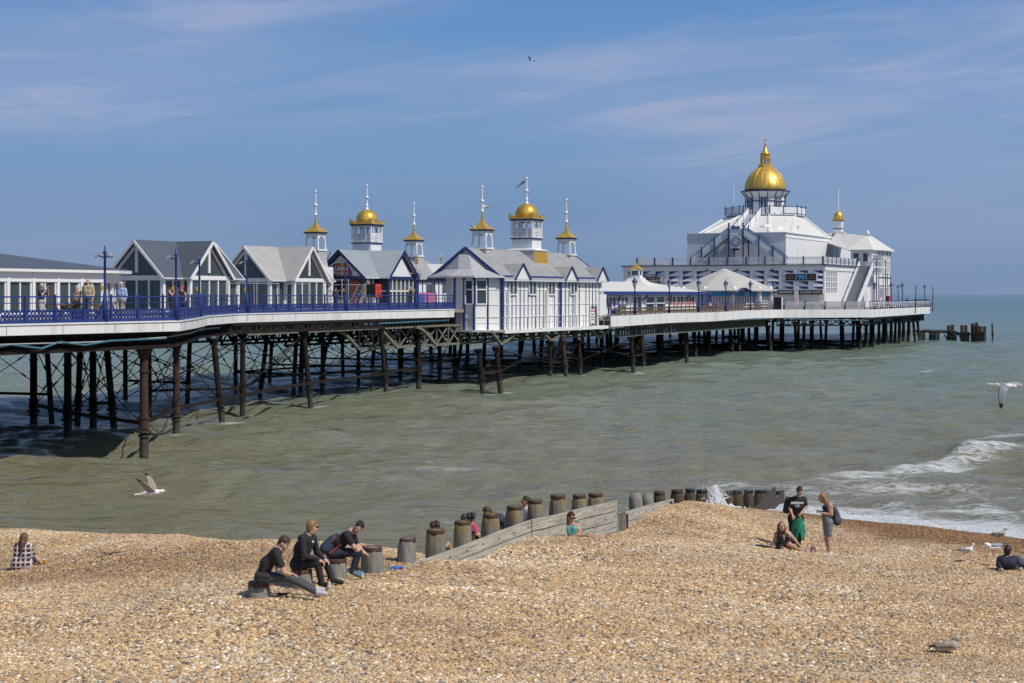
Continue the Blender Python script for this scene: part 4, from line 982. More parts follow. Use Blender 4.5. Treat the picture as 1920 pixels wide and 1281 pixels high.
# long glazed cafe at the left
def cafe():
    o = pthing('glazed_cafe', 'long low glazed cafe with shallow dark grey roof and white eaves', 'cafe', 0, 0, 0)
    vw, u1, u0 = -63.9, 80.6, 38.0; vc = -69.3; hw = vw-vc
    per = [(vw,u0),(vw,u1-4),(vw-1.6,u1-.6),(vw-3.4,u1+1.4),(vc,u1+1.8),(2*vc-vw+3.4,u1+1.4),(2*vc-vw,u1-4),(2*vc-vw,u0)]
    fr = MB(); ez = 8.75
    for a,b in zip(per[:-1],per[1:]):
        L_ = math.dist(a,b); d = ((b[0]-a[0])/L_,(b[1]-a[1])/L_); n = (d[1],-d[0]); k = max(1,round(L_/2.05))
        P = Vector((a[0],a[1],0)); Q = Vector((b[0],b[1],0))
        fr.bar(P+Vector((0,0,ez-.28)), Q+Vector((0,0,ez-.28)), .22, .56); fr.bar(P+Vector((0,0,ZD1+.06)), Q+Vector((0,0,ZD1+.06)), .18,.14)
        for j in range(k):
            p = (a[0]+(b[0]-a[0])*j/k, a[1]+(b[1]-a[1])*j/k); q = (a[0]+(b[0]-a[0])*(j+1)/k, a[1]+(b[1]-a[1])*(j+1)/k)
            c = Vector((p[0],p[1],0)); fr.bar(c+Vector((0,0,ZD1)), c+Vector((0,0,ez)), .28, .22, up=(d[0],d[1],0))
            window_bay(o, fr, (p[0]+d[0]*.16,p[1]+d[1]*.16), (q[0]-d[0]*.16,q[1]-d[1]*.16), ZD1+.14, ez-.56, n, 2, 'glass', .09)
    fr.build('frame', M['white_clean'], o)
    # interior back partition and ceiling
    m = MB(); m.box(vc-.1,vc+.1,u0,u1-2,ZD1,ez); m.build('inner_wall', M['pale_grey'], o)
    ring = []
    for (v_,u_) in per: 
        dv = v_-vc; ring.append((vc+dv*1.08, u_+(.9 if u_ > u0+1 else 0)))
    m = MB(); m.prism(ring, ez+.0, ez+.22); m.build('eaves_board', M['white_clean'], o)
    top = ez+.225; rz = 10.1; R1 = (vc,u0); R2 = (vc,u1-9.5)
    m = MB(); ring2 = [(v_*1.0+(vc-v_)*-.01, u_) for v_,u_ in ring]
    vs = [(v_,u_,top) for v_,u_ in ring2] + [(R1[0],R1[1],rz),(R2[0],R2[1],rz)]; n = len(ring2); A, B = n, n+1
    fs = [(0,1,B,A)] + [(i,i+1,B) for i in range(1,n-2)] + [(n-2,n-1,A,B)] + [(n-1,0,A)]
    m.add(vs, fs); m.build('roof', M['slate'], o)
cafe()

def flag_mast(mb, c, z0, z1, r=.07):
    mb.tube((c[0],c[1],z0),(c[0],c[1],z1),r,r*.75,8); mb.ball((c[0],c[1],z0+(z1-z0)*.42),r*2.3,10,6); mb.ball((c[0],c[1],z1),r*1.7,8,5); mb.tube((c[0],c[1],z0),(c[0],c[1],z0+.25),r*2.2,r*1.1,8)
def square_ring(mb, c, hw, z0, z1, t):
    x,y = c
    mb.box(x-hw,x+hw,y-hw,y-hw+t,z0,z1); mb.box(x-hw,x+hw,y+hw-t,y+hw,z0,z1); mb.box(x-hw,x-hw+t,y-hw+t,y+hw-t,z0,z1); mb.box(x+hw-t,x+hw,y-hw+t,y+hw-t,z0,z1)
def concave_roof(mb, c, hw, z0, z1, n=8, p=2.2, tip=.08):
    prof = []
    for k in range(n+1):
        f = k/n; prof.append((max(tip,(hw-tip)*(1-f)**p+tip)*math.sqrt(2), z0+(z1-z0)*f))
    mb.lathe(prof, 4, (c[0],c[1],0), rot=math.pi/4, smooth=False)
def squeeze(root, before, c, f, skip=('mast','flag')):
    # narrow the pieces just added about the tower axis
    for ob in children(root):
        if ob.name in before: continue
        k = 1.0 if ob.name.split('.')[0] in skip else (.93 if ob.name.startswith('dome') else f)
        for v in ob.data.vertices: v.co.x = c[0]+(v.co.x-c[0])*k; v.co.y = c[1]+(v.co.y-c[1])*k
def belfry_turret(root, c, z0, s=1.0, base='shingle', top_extra=0):
    before = {q.name for q in children(root)}
    _belfry(root, c, z0, s, base, top_extra); squeeze(root, before, c, .74)
def dome_tower(root, c, z0, base_h=1.6, base_mat='shingle', gold_face=False, flag=False):
    before = {q.name for q in children(root)}
    _tower(root, c, z0, base_h, base_mat, gold_face, flag); squeeze(root, before, c, .78)
def _belfry(root, c, z0, s=1.0, base='shingle', top_extra=0):
    """small square open belfry with flared gold roof and mast; z0 = bottom of its base"""
    x,y = c
    b = MB(); prof = [(1.12*s*1.414,z0),(1.0*s*1.414,z0+.6),(.95*s*1.414,z0+1.45)]; b.lathe(prof,4,(x,y,0),rot=math.pi/4,smooth=False); b.build('turret_base', M[base], root)
    f = MB(); zb = z0+1.45; square_ring(f,(x,y),1.06*s,zb,zb+.14,1.05*s)
    zt = zb+1.45
    for sx in (-1,1):
        for sy in (-1,1):
            f.bar((x+sx*.86*s,y+sy*.86*s,zb+.1),(x+sx*.74*s,y+sy*.74*s,zt),.2*s,.2*s)
    # arched heads and low rail
    for ang in range(4):
        ca, sa = round(math.cos(ang*math.pi/2)), round(math.sin(ang*math.pi/2))
        def T(a_, z_, o_=.78*s): return Vector((x+ca*o_-sa*a_, y+sa*o_+ca*a_, z_))
        for t in range(6):
            a0 = -.62*s+1.24*s*t/6; a1 = -.62*s+1.24*s*(t+1)/6; am = (a0+a1)/2; h = .14+.30*(abs(am)/(.62*s))**2.2
            f.bar(T(a0,zt-h/2), T(a1,zt-h/2), .12, h)
    square_ring(f,(x,y),.92*s,zt,zt+.12,.3); f.build('belfry', M['white_clean'], root)
    e = MB(); square_ring(e,(x,y),1.08*s,zt+.12,zt+.24,1.07*s); e.build('eaves', M['navy'], root)
    g = MB(); concave_roof(g,(x,y),1.2*s,zt+.245,zt+1.35); 
    g.lathe([(.1,zt+1.25),(.15,zt+1.35),(.07,zt+1.45),(.12,zt+1.6),(.06,zt+1.8)],10,(x,y,0)); g.build('turret_roof', M['gold'], root)
    m = MB(); flag_mast(m,(x,y),zt+1.78,zt+3.9+top_extra,.075); m.build('mast', M['white_clean'], root)
def _tower(root, c, z0, base_h=1.6, base_mat='shingle', gold_face=False, flag=False):
    """square louvred tower with gold scaled dome; z0 = bottom of the battered base"""
    x,y = c
    if base_h > 1:
        b = MB(); r2 = math.sqrt(2); b.lathe([(1.95*r2,z0),(1.72*r2,z0+base_h)],4,(x,y,0),rot=math.pi/4,smooth=False); b.build('tower_base', M[base_mat], root)
        if gold_face:
            g = MB(); g.wallpoly([(x+1.96,y-1.95,z0),(x+1.96,y+1.95,z0),(x+1.735,y+1.72,z0+base_h),(x+1.735,y-1.72,z0+base_h)],(1,0,.1),.02); g.build('gold_shingle_face', M['gold_shingle'], root)
        s = MB(); s.lathe([(1.85*r2,z0+base_h),(1.85*r2,z0+base_h+.1),(1.3*r2,z0+base_h+.2)],4,(x,y,0),rot=math.pi/4,smooth=False); s.build('base_skirt', M['white'], root)
    z = z0+base_h+.2
    w = MB(); w.box(x-1.28,x+1.28,y-1.28,y+1.28,z-(.1 if base_h > 1 else 1.6),z+.85); w.build('tower_wall', M['white_clean'], root)
    e = MB(); square_ring(e,(x,y),1.42,z+.855,z+.96,1.4); e.build('band', M['navy'], root)
    k = MB(); square_ring(k,(x,y),1.44,z+.965,z+1.03,1.4); zl = z+1.03
    for sx in (-1,1):
        for sy in (-1,1): k.box(x+sx*1.27-.11,x+sx*1.27+.11,y+sy*1.27-.11,y+sy*1.27+.11,zl,zl+1.55)
    for ang in range(4):
        ca, sa = round(math.cos(ang*math.pi/2)), round(math.sin(ang*math.pi/2))
        def T(a_, z_, o_=1.27): return Vector((x+ca*o_-sa*a_, y+sa*o_+ca*a_, z_))
        for a_ in (-.62,.62): k.bar(T(a_,zl,1.26), T(a_,zl+1.5,1.26), .14, .14, up=(sa,ca,0))
        for j in range(6): k.bar(T(-1.18,zl+.1+j*.135,1.25), T(1.18,zl+.1+j*.135,1.25), .06, .085)
        for t in range(8):
            a0 = -.56+1.12*t/8; a1 = a0+1.12/8; am = (a0+a1)/2; h = .12+.24*(abs(am)/.56)**2.4; k.bar(T(a0,zl+1.5-h/2,1.26), T(a1,zl+1.5-h/2,1.26), .1, h)
        for sgn in (-1,1): k.bar(T(sgn*.66,zl+1.44,1.262), T(sgn*1.2,zl+1.44,1.262), .1, .2)
    k.build('louvred_belfry', M['white_clean'], root)
    co = MB(); co.box(x-.9,x+.9,y-.9,y+.9,zl,zl+.8); co.build('belfry_core', M['pale_grey'], root)
    zt = zl+1.5
    e = MB(); square_ring(e,(x,y),1.5,zt,zt+.14,1.48); e.build('cornice', M['navy'], root)
    g = MB(); square_ring(g,(x,y),1.62,zt+.145,zt+.26,1.6)
    for ang in range(4):                                     # up-turned corner horns
        ca, sa = math.cos(ang*math.pi/2+math.pi/4), math.sin(ang*math.pi/2+math.pi/4); cx_, cy_ = x+ca*1.53*1.414, y+sa*1.53*1.414
        for da in (1,-1):
            dx, dy = (-math.copysign(1,ca),0) if da == 1 else (0,-math.copysign(1,sa))
            prev = None
            for t in range(7):
                f = t/6; h = .02+.42*(1-f)**2; p = Vector((cx_+dx*1.5*f, cy_+dy*1.5*f, zt+.26))
                if prev: g.add([prev[0],p,p+Vector((0,0,h)),prev[1], prev[0]+Vector((dy,dx,0))*.04*-1,p+Vector((dy,dx,0))*.04*-1,p+Vector((dy,dx,0))*.04*-1+Vector((0,0,h)),prev[1]+Vector((dy,dx,0))*.04*-1],[(0,1,2,3),(7,6,5,4),(3,2,6,7),(0,4,5,1)])
                prev = (p, p+Vector((0,0,h)))
    g.build('gold_eaves', M['gold'], root)
    d = MB(); prof = [(1.02,zt+.26),(1.10,zt+.45)] + [(1.12*math.cos(t*math.pi/2/10)**.95 if t < 10 else .05, zt+.5+1.08*math.sin(t*math.pi/2/10)) for t in range(11)]
    d.lathe(prof,28,(x,y,0)); d.build('dome', M['gold_scale'], root)
    m = MB(); m.lathe([(.2,zt+1.5),(.22,zt+1.62),(.1,zt+1.7),(.12,zt+1.85),(.08,zt+1.95)],10,(x,y,0)); zz = zt+1.9
    flag_mast(m,(x,y),zz,zz+1.95,.075); m.build('mast', M['white_clean'], root)
    if flag:
        f = MB(); vs = []
        for t in range(8):
            q = t/7; vs += [(x-.1-q*.85,y-.1,zz+1.75-.4*q+.06*math.sin(q*6)),(x-.1-q*.85,y-.1+.1*math.sin(q*5),zz+1.55-.45*q+.08*math.sin(q*6))]
        f.add(vs,[(2*i,2*i+2,2*i+3,2*i+1) for i in range(7)]); f.build('flag', fmat('faded_flag_cloth',(.25,.25,.35)), root)

# arcade hall with twin on the far side: cross-gabled front, long roof, tower and turrets
def arcade():
    uc, vc = 131.3, -77.9
    o = cross_kiosk('arcade_hall', 'blue trimmed arcade hall with metal cross roof, gold dome tower and two turrets', uc-1, vc+.7, 2.5, 4.9, 3.6, 9.3, 11.55, M['metal_roof'], M['navy'], glazed=False, gable='white')
    tag(o, None, 'arcade')
    dv, du = -.7, 1.0           # tower centre in local axes
    w = 2.45
    wl = MB(); wl.box(-2.3,2.3,-4.75,4.85,ZD1,9.2); wl.box(-3.42,3.42,-2.3,2.3,ZD1,9.2); wl.build('wall', M['white'], o)
    # windows on the walkway side (local +x) and the front return
    for (a,b,n) in (((3.52,-2.35),(3.52,2.35),(1,0)),((2.42,-4.6),(2.42,-2.5),(1,0)),((2.5,-2.42),(3.45,-2.42),(0,-1))):
        wn = MB(); pane = window_bay(o, wn, a, b, ZD1+.15, 9.0, n, max(1,round(math.dist(a,b)/.8)), 'glass_dark', .12, trans=ZD1+1.5); wn.build('window_frame', M['white_clean'], pane)
    # Lion's Arcade fanlight sign on the front gable
    fr = -4.93
    dk = MB(); dk.wallpoly([(-2.3,fr,7.0),(2.3,fr,7.0),(2.3,fr,9.0),(-2.3,fr,9.0)],(0,-1,0),.03); dk.build('shopfront', M['black'], o)
    sg = MB(); cols = [(.5,.08,.04),(.02,.04,.28),(.5,.09,.02),(.62,.36,.02),(.5,.1,.03),(.3,.05,.2)]
    ms = [fmat('sign_stripe_%d' % i, c) for i,c in enumerate(cols)]
    xs_ = np.linspace(-1.25,1.25,7)
    for i in range(6):
        sg.mi = i; a_, b_ = xs_[i], xs_[i+1]; h = lambda q: 9.35+1.05*math.sqrt(max(0,1-(q/1.3)**2))
        sg.wallpoly([(a_,fr-.03,9.15),(b_,fr-.03,9.15),(b_,fr-.03,h(b_)),(a_,fr-.03,h(a_))],(0,-1,0),.03)
    sb = sg.build('arched_sign', ms, o)
    text_obj('lettering', "Lion's", .62, M['white_clean'], o, (.15,fr-.05,9.85), ext=.01, offset=.015); text_obj('lettering', 'Arcade', .55, M['cream'], o, (.05,fr-.05,9.4), ext=.01, offset=.01)
    ar = MB()
    for t in range(12):
        a0 = math.pi*t/12; a1 = math.pi*(t+1)/12; ar.bar((1.38*math.cos(a0),fr-.02,9.3+1.12*math.sin(a0)),(1.38*math.cos(a1),fr-.02,9.3+1.12*math.sin(a1)),.12,.14)
    ar.build('arch_trim', M['white'], o)
    db = MB(); db.wallpoly([(1.0,fr-.05,6.3),(1.9,fr-.05,6.3),(1.9,fr-.05,8.7),(1.0,fr-.05,8.7)],(0,-1,0),.03); db.build('poster_panel', fmat('poster_red',(.28,.06,.04)), o)
    # long hall behind
    h = MB(); h.box(dv-2.2,dv+2.2,-4.0+du,13.0+du,ZD1,8.9); h.box(dv-1.1,dv+1.1,-10.2+du,-7.8+du,ZD1,9.9); h.build('hall_wall', M['white'], o)
    r = MB(); x0,x1 = dv-2.6,dv+2.6; y0,y1 = -4.4+du,13.4+du; rz = 10.9
    r.add([(x0,y0,8.9),(x1,y0,8.9),(x1,y1,8.9),(x0,y1,8.9),(dv,y0+.5,rz),(dv,y1-1.6,rz)],[(0,1,4),(1,2,5,4),(2,3,5),(3,0,4,5),(3,2,1,0)]); r.build('hall_roof', M['lead_roof'], o)
    dg = MB(); dg.add([(dv+2.6,10.6,9.0),(dv+2.6,13.2,9.0),(dv+2.6,11.9,10.5),(dv,11.9,10.5)],[(0,1,2),(0,2,3),(1,3,2)]); dg.build('dormer', M['white'], o)
    hb = MB()
    for k in range(12): hb.bar((dv+2.24,4.5+k*.85,ZD1),(dv+2.24,4.5+k*.85,8.9),.08,.08,up=(0,1,0))
    hb.bar((dv+2.25,3.9,8.75),(dv+2.25,14,8.75),.1,.2); hb.build('blue_framing', M['blue'], o)
    hw = MB()
    for k in (1,2,5,6,9,10): hw.box(dv+2.2,dv+2.225,4.6+k*.85,5.25+k*.85,7.6,8.6)
    hw.build('hall_window', M['glass_dark'], o)
    se = MB()
    for s in np.arange(-2.9,3.0,.62):
        for sg_ in (-1,1): pass
    dome_tower(o, (dv,du), 10.6, base_h=.6, base_mat='white')
    belfry_turret(o, (dv,-9+du), 9.9, .98); belfry_turret(o, (dv,9.2+du), 9.75, .98)
    fi = MB()
    for y_ in (13.0,8.0): fi.lathe([(.1,10.4),(.08,10.9),(.13,11.0),(.06,11.3),(.02,11.6)],8,(dv+1.6,y_,0))
    fi.build('finial', M['gold'], o)
    seam = MB()
    for s in np.arange(-2.2,2.3,.55):
        if abs(s) < .2: continue
        seam.bar((.25,s*1.0,11.40-abs(0)),(2.7,s,9.3+.0),.03,.03) if False else None
    return o
arcade()

# twin house overhanging the deck edge on the near side
def sea_house():
    uc, vc = 130.6, -61.2; zb = 4.5; ez = 8.98
    o = pthing('pier_house', 'white and blue timber-framed house overhanging the deck edge, with gold dome tower', 'house', uc, vc, 0)
    hx, y0, y1 = 3.2, -11.0, 10.9
    wl = MB(); wl.box(-2.0,hx,y0,y1,zb,ez); wl.box(-hx,-2.003,y0+3,y1,zb,ez)
    bay = [(hx-.05,y0+.02),(1.6,y0-1.9),(-.2,y0-1.9),(-1.7,y0+.02)]
    wl.prism(bay, zb, ez)
    wl.build('wall', M['white_worn'], o)
    bl = MB(); pl = MB()
    # blue studs on the near wall
    Lw = y1-y0
    strong = [0.0,.66]
    for k in range(27):
        y = y0+.35+k*.80
        if y > y1-.2: break
        thin = .075 if k % 4 else .12
        bl.bar((hx+.02,y,zb),(hx+.02,y,ez-.2),.07,thin,up=(0,1,0)) if random.random() > .12 else None
    bl.bar((hx+.06,y0,zb),(hx+.06,y0,ez),.2,.24,up=(0,1,0)); bl.bar((hx+.06,y0+11.9,zb),(hx+.06,y0+11.9,ez),.2,.2,up=(0,1,0))
    for a in bay[1:3]+[(.7,y0-1.93)]: bl.bar((a[0],a[1],zb),(a[0],a[1],ez),.16,.16)
    bl.bar(((bay[0][0]+bay[1][0])/2+.03,(bay[0][1]+bay[1][1])/2-.02,zb),((bay[0][0]+bay[1][0])/2+.03,(bay[0][1]+bay[1][1])/2-.02,ez),.1,.12)
    bl.bar((hx+.08,y0-.1,ez-.02),(hx+.08,y1+.15,ez-.02),.12,.16)
    bl.build('blue_framing', M['blue'], o)
    for z in (zb+1.05,zb+2.1,zb+3.35): pl.bar((hx+.015,y0,z),(hx+.015,y1,z),.07,.11)
    for a,b in zip(bay[:-1],bay[1:]):
        for z in (zb+1.05,zb+2.1,zb+3.35): pl.bar((a[0],a[1],z),(b[0],b[1],z),.07,.1)
    for k in range(9):
        y = y0+.75+k*1.6; pl.bar((hx+.01,y,zb),(hx+.01,y,ez),.05,.07,up=(0,1,0))
    for y in (y0+1.0,y0+8.8,y0+15.2,y1-.4): pl.bar((hx+.16,y,zb),(hx+.16,y,zb+3.2),.22,.3,up=(0,1,0))
    pl.build('white_rails', M['white'], o)
    for y in (1.3,5.2,9.2,14.2): window_bay(o, None, (hx+.09,y0+y),(hx+.09,y0+y+1.5), ez-1.55, ez-.25, (1,0), 2, 'glass_dark', .11)
    a,b = bay[0],bay[1]; 
    def lerp(p,q,f): return (p[0]+(q[0]-p[0])*f, p[1]+(q[1]-p[1])*f)
    nb = Vector((b[1]-a[1], a[0]-b[0],0)).normalized()
    if nb.y > 0: nb = -nb
    window_bay(o, None, tuple(Vector((*lerp(a,b,.56),0))[:2]), tuple(Vector((*lerp(a,b,.93),0))[:2]), zb+2.15, ez-.35, (nb.x,nb.y), 1, 'glass_dark', .1, trans=zb+3.35)
    window_bay(o, None, (bay[1][0]-.12,bay[1][1]-.05), (bay[1][0]-.82,bay[1][1]-.05), zb+2.15, ez-.35, (0,-1), 1, 'glass_dark', .1, trans=zb+3.35)
    for w_ in [c for c in children(o) if c.name.startswith('window')][-2:]: w_.location = (nb.x*.06, nb.y*.06, 0)
    # roofs: main ridge along y, gable at the front over the bay, low cross gables on the near slope
    ov = .38; e = hx+ov; rz = 11.35; k = (rz-ez)/hx; zl = rz-k*e
    r = MB()
    for s in (-1,1): r.slab([(0,y0-.35,rz),(0,y1+.4,rz),(s*e,y1+.4,zl),(s*e,y0-.35,zl)], .1)
    r.build('roof', M['lead_roof'], o)
    g = MB()
    for t in (-1,1): g.bar((0,y0-.4,rz+.02),(t*e,y0-.4,zl-.02),.12,.2); g.bar((0,y1+.42,rz-.05),(t*e,y1+.42,zl-.05),.1,.2)
    g.build('barge_board', M['blue'], o)
    gw = MB(); gw.wallpoly([(-hx,y1,ez),(hx,y1,ez),(0,y1,rz-.1)],(0,1,0),.1); gw.wallpoly([(-hx,y0-.2,ez),(hx,y0-.2,ez),(0,y0-.2,rz-.15)],(0,-1,0),.1); gw.build('gable', M['white'], o)
    br = MB(); ring = [(e+.0,y0-.3),(1.85,y0-2.35),(-.5,y0-2.35),(-e,y0-.3)]
    vs = [(x,y,ez-.02) for x,y in ring]+[(x*.55,y0-1.2 if y < y0-1 else y0-.38,ez+.55) for x,y in ring]+[(x*.16,y0-.39,rz-.5) for x,y in ring]
    fs = []
    for t in (0,4):
        for i in range(3): fs.append((t+i,t+4+i,t+5+i,t+1+i))
    fs.append((0,1,2,3)); br.add(vs, fs); br.build('bay_roof', M['shingle'], o)
    bg = MB()
    for a,b in zip(ring[:-1],ring[1:]): bg.bar((a[0],a[1],ez-.08),(b[0],b[1],ez-.08),.14,.14)
    bg.bar((e,y0-.3,zl-.08),(e,y1+.4,zl-.08),.12,.12); bg.build('gutter', M['pale_grey'], o)
    for (yc, hw_, hz) in ((y0+3.2,1.5,1.35),(y0+13.6,1.35,1.25),(y1-.9,1.35,1.3)):
        d = MB(); zt = zl+hz; xb = (rz-zt)/k
        for s in (-1,1): d.slab([(e+.15,yc,zt),(xb-.3,yc,zt),(xb-.3+hz/k,yc+s*hw_*1.12,zl-.05) if False else (e-.0-.0,yc+s*hw_*1.12,zl-.02),(e+.15,yc+s*hw_*1.12,zl-.02)], .06) if False else None
        for s in (-1,1):
            vs = [(e+.14,yc,zt),(xb-.15,yc,zt),(e+.14,yc+s*hw_,zl+.02),(e-.15,yc+s*hw_,zl+.02)]
            d.add(vs+[(a_,b_,c_-.07) for a_,b_,c_ in vs], [(0,1,3,2) if s < 0 else (2,3,1,0),(6,7,5,4) if s < 0 else (4,5,7,6),(0,2,6,4) if s < 0 else (4,6,2,0)])
        d.build('dormer_roof', M['lead_roof'], o)
        f = MB(); f.wallpoly([(e+.06,yc-hw_+.1,zl),(e+.06,yc+hw_-.1,zl),(e+.06,yc,zt-.1)],(1,0,0),.05); f.build('dormer_gable', M['white_clean'], o)
        f = MB()
        for s in (-1,1): f.bar((e+.15,yc,zt),(e+.15,yc+s*hw_*1.05,zl),.08,.13)
        f.build('dormer_trim', M['navy'] if True else None, o)
    dome_tower(o, (0,.8), 9.75, base_h=1.62, gold_face=True, flag=True)
    belfry_turret(o, (0,-8.2), 9.85, 1.0); belfry_turret(o, (0,9.8), 9.7, 1.0)
    # service platform with gutter edge and thin handrail
    p = MB(); edge = [(hx+1.15,y0-2.0),(hx+1.15,y0+11.7),(hx+1.55,y0+12.2),(hx+1.55,y1+1.5),(hx-1,y1+1.5),(-1.5,y1),(-1.5,y0-1.5),(-.3,y0-2.1),(1.5,y0-2.3)]
    p.prism(edge, zb-.16, zb-.005); p.build('platform', M['white_worn'], o)
    q = MB()
    for a,b in zip(edge[:3],edge[1:4]): q.bar((a[0]+.06,a[1],zb-.12),(b[0]+.06,b[1],zb-.12),.14,.26); 
    q.build('platform_gutter', M['white_fascia'], o)
    hr = MB()
    for a,b in zip(edge[:3],edge[1:4]):
        L_ = math.dist(a,b); n_ = max(1,round(L_/1.5))
        for h in (.55,1.05): hr.bar((a[0],a[1],zb+h),(b[0],b[1],zb+h),.035,.035)
        for j in range(n_+1):
            x = a[0]+(b[0]-a[0])*j/n_; y = a[1]+(b[1]-a[1])*j/n_; hr.bar((x,y,zb),(x,y,zb+1.05),.045,.045)
    a,b = (1.5,y0-2.3),(hx+1.15,y0-2.0)
    for h in (.55,1.05): hr.bar((a[0],a[1],zb+h),(b[0],b[1],zb+h),.035,.035)
    hr.build('handrail', M['slat_grey'], o)
    s = MB(); s.wallpoly([(hx+1.6,y0+15.2,zb+.3),(hx+1.6,y0+16.3,zb+.3),(hx+1.6,y0+16.3,zb+1.6),(hx+1.6,y0+15.2,zb+1.6)],(1,0,0),.03); sn = s.build('warning_sign', M['white_clean'], o)
    text_obj('lettering','DANGER',.26,M['red'],sn,(hx+1.61,y0+15.75,zb+1.42),rot=(R(90),0,R(90)),ext=.004)
    for j,tx in enumerate(('NO DIVING','NO JUMPING','OFF THE PIER')): text_obj('lettering',tx,.14,M['black'],sn,(hx+1.61,y0+15.75,zb+1.1-.24*j),rot=(R(90),0,R(90)),ext=.004)
    dsh = MB(); c = Vector((-hx-.02,y0-.6,ez-.6)); dsh.lathe([(.02,0),(.25,.06),(.33,.14),(.31,.15),(.02,.05)],14,(-hx+.1,y0-1.2,ez-.75)); dsh.build('dish', M['cream'], o)
sea_house()

# ------------------------------------------------------------------ domed pavilion at the pier head
def pavilion():
    UC, VC = 256.5, -76.0
    o = pthing('domed_pavilion', 'big white pier-head pavilion with golden dome, front stair and clock', 'pavilion', UC, VC, 0)
    zb, zt = ZD2, 11.7; X0, X1, Y0, Y1 = -15.2, 16.4, -25.2, 22.0
    m = MB(); m.box(X0,13.0,Y0,Y1,zb,zt); m.box(13.003,X1,Y0,4.4,zb,zt); m.build('podium_wall', M['white'], o)
    m = MB(); m.box(X0-.35,13.0,Y0-.35,Y1,zt+.005,zt+.16); m.box(13.003,X1+.35,Y0-.35,4.4,zt+.005,zt+.16); m.build('terrace_slab', M['slate'], o)
    m = MB(); m.box(X0-.1,X1+.1,Y0-.12,Y0-.002,zt-.75,zt-.0); m.box(X1+.002,X1+.12,Y0-.12,4.4,zt-.75,zt-.0); m.build('parapet_band', M['white'], o)
    # sail-shaped louvres: blue recess panels and white wedge sails between pilasters
    b = MB(); p = MB(); s = MB()
    nc = 14; pitch = 2.22
    for c in range(nc):
        xc = X0+.6+c*pitch; left = xc < .5
        p.box(xc-.25,xc+.25,Y0-.10,Y0-.002,8.15,zt-.76)
        for r in range(4):
            z1 = 10.95-r*.80; z0 = z1-.56; xa, xb = xc+.27, xc+1.9
            if left: tri = [(xa,z1),(xb,z1),(xa,z0)]
            else: tri = [(xa,z1),(xb,z1),(xb,z0)]
            b.wallpoly([(x,Y0-.015,z) for x,z in tri],(0,-1,0),.012)
            t2 = [(xa,z0),(xb,z1),(xb,z0-.2),(xa,z0-.2)] if left else [(xa,z1),(xb,z0),(xb,z0-.2),(xa,z0-.2)]
            f0 = Y0-.03; 
            vs = [(t2[0][0],f0,t2[0][1]),(t2[1][0],f0,t2[1][1]),(t2[2][0],f0-.12,t2[2][1]),(t2[3][0],f0-.12,t2[3][1])]
            s.wallpoly(vs,(0,-1,-.3),.02)
    for r in range(4):
        for c in range(5):
            y = Y0+1.0+c*1.35; z1 = 10.75-r*.80; b.wallpoly([(X1+.02,y,z1),(X1+.02,y+.85,z1),(X1+.02,y+.85,z1-.5)],(1,0,0),.012)
            s.wallpoly([(X1+.04,y,z1),(X1+.04,y+.85,z1-.5),(X1+.12,y+.85,z1-.62),(X1+.12,y,z1-.4)],(1,0,-.2),.02)
    b.build('louvre_recess', M['blue'], o); p.build('pilaster', M['white_clean'], o); s.build('louvre_sail', M['white'], o)
    # shop front below: shaded recess strip, signboards
    m = MB(); m.box(9.0,16.3,Y0-.75,Y0-.1,8.05,8.2); m.box(9.0,16.3,Y0-.62,Y0-.1,7.45,8.05); m.build('shop_canopy', M['pale_grey'], o)
    def board(x0,x1,z0,z1,txt,size,y=Y0-.66,name='signboard',mt='black',tm='white_clean',xs=1.0,off=.0):
        q = MB(); q.box(x0,x1,y-.05,y,z0,z1); sb = q.build(name, M[mt], o)
        if txt: text_obj('lettering', txt, size, M[tm], sb, ((x0+x1)/2,y-.065,(z0+z1)/2-.02), ext=.006, xs=xs, offset=off)
        return sb
    board(12.75,16.3,7.4,8.1,'OCEAN SUITE',.52, xs=.98); board(9.55,12.0,7.4,8.1,'ENQUIRIES',.48, xs=.9)
    w = MB(); w.box(8.6,9.5,Y0-.72,Y0-.62,7.4,8.1); w.box(12.05,12.7,Y0-.74,Y0-.62,5.6,8.6); w.build('white_sign_post', M['white_clean'], o)
    text_obj('lettering','INN',.5,M['black'],o,(9.05,Y0-.735,7.74),ext=.006,offset=.03)
    sg = MB(); sg.box(10.6,15.4,Y0-.45,Y0-.2,9.35,10.55); s1 = sg.build('sign_frame', M['white_clean'], o)
    board(10.72,15.28,9.45,10.45,None,0,Y0-.455,'sign_panel','black')
    cy = fmat('cyan_lettering',(.10,.36,.54),.5); og = fmat('orange_lettering',(.55,.2,.08),.5)
    text_obj('lettering','1901',1.02,cy,s1,(13.05,Y0-.515,9.93),ext=.01,offset=.03)
    for j,(a,c) in enumerate((('FOOD','WORK'),('DRINKS','FUNCTION'))):
        text_obj('lettering',a,.27,og,s1,(11.45,Y0-.515,10.1-.33*j),ext=.006); text_obj('lettering',c,.25,og,s1,(14.62,Y0-.515,10.1-.33*j),ext=.006)
    q = MB(); q.box(-13.6,-8.3,Y0-.3,Y0-.15,8.85,10.45); fb = q.build('sign_panel', M['pale_grey'], o)
    fr_ = MB()
    for a in ((-13.6,-8.3,8.85,8.92),(-13.6,-8.3,10.38,10.45),(-13.6,-13.53,8.93,10.37),(-8.37,-8.3,8.93,10.37)): fr_.box(a[0],a[1],Y0-.34,Y0-.302,a[2],a[3])
    fr_.build('sign_frame', M['black'], fb)
    text_obj('lettering','Family',1.15,M['yellow'],fb,(-10.4,Y0-.31,9.95),ext=.004,offset=.06); text_obj('lettering','Family',1.15,M['navy'],fb,(-10.4,Y0-.33,9.95),ext=.01,offset=.02)
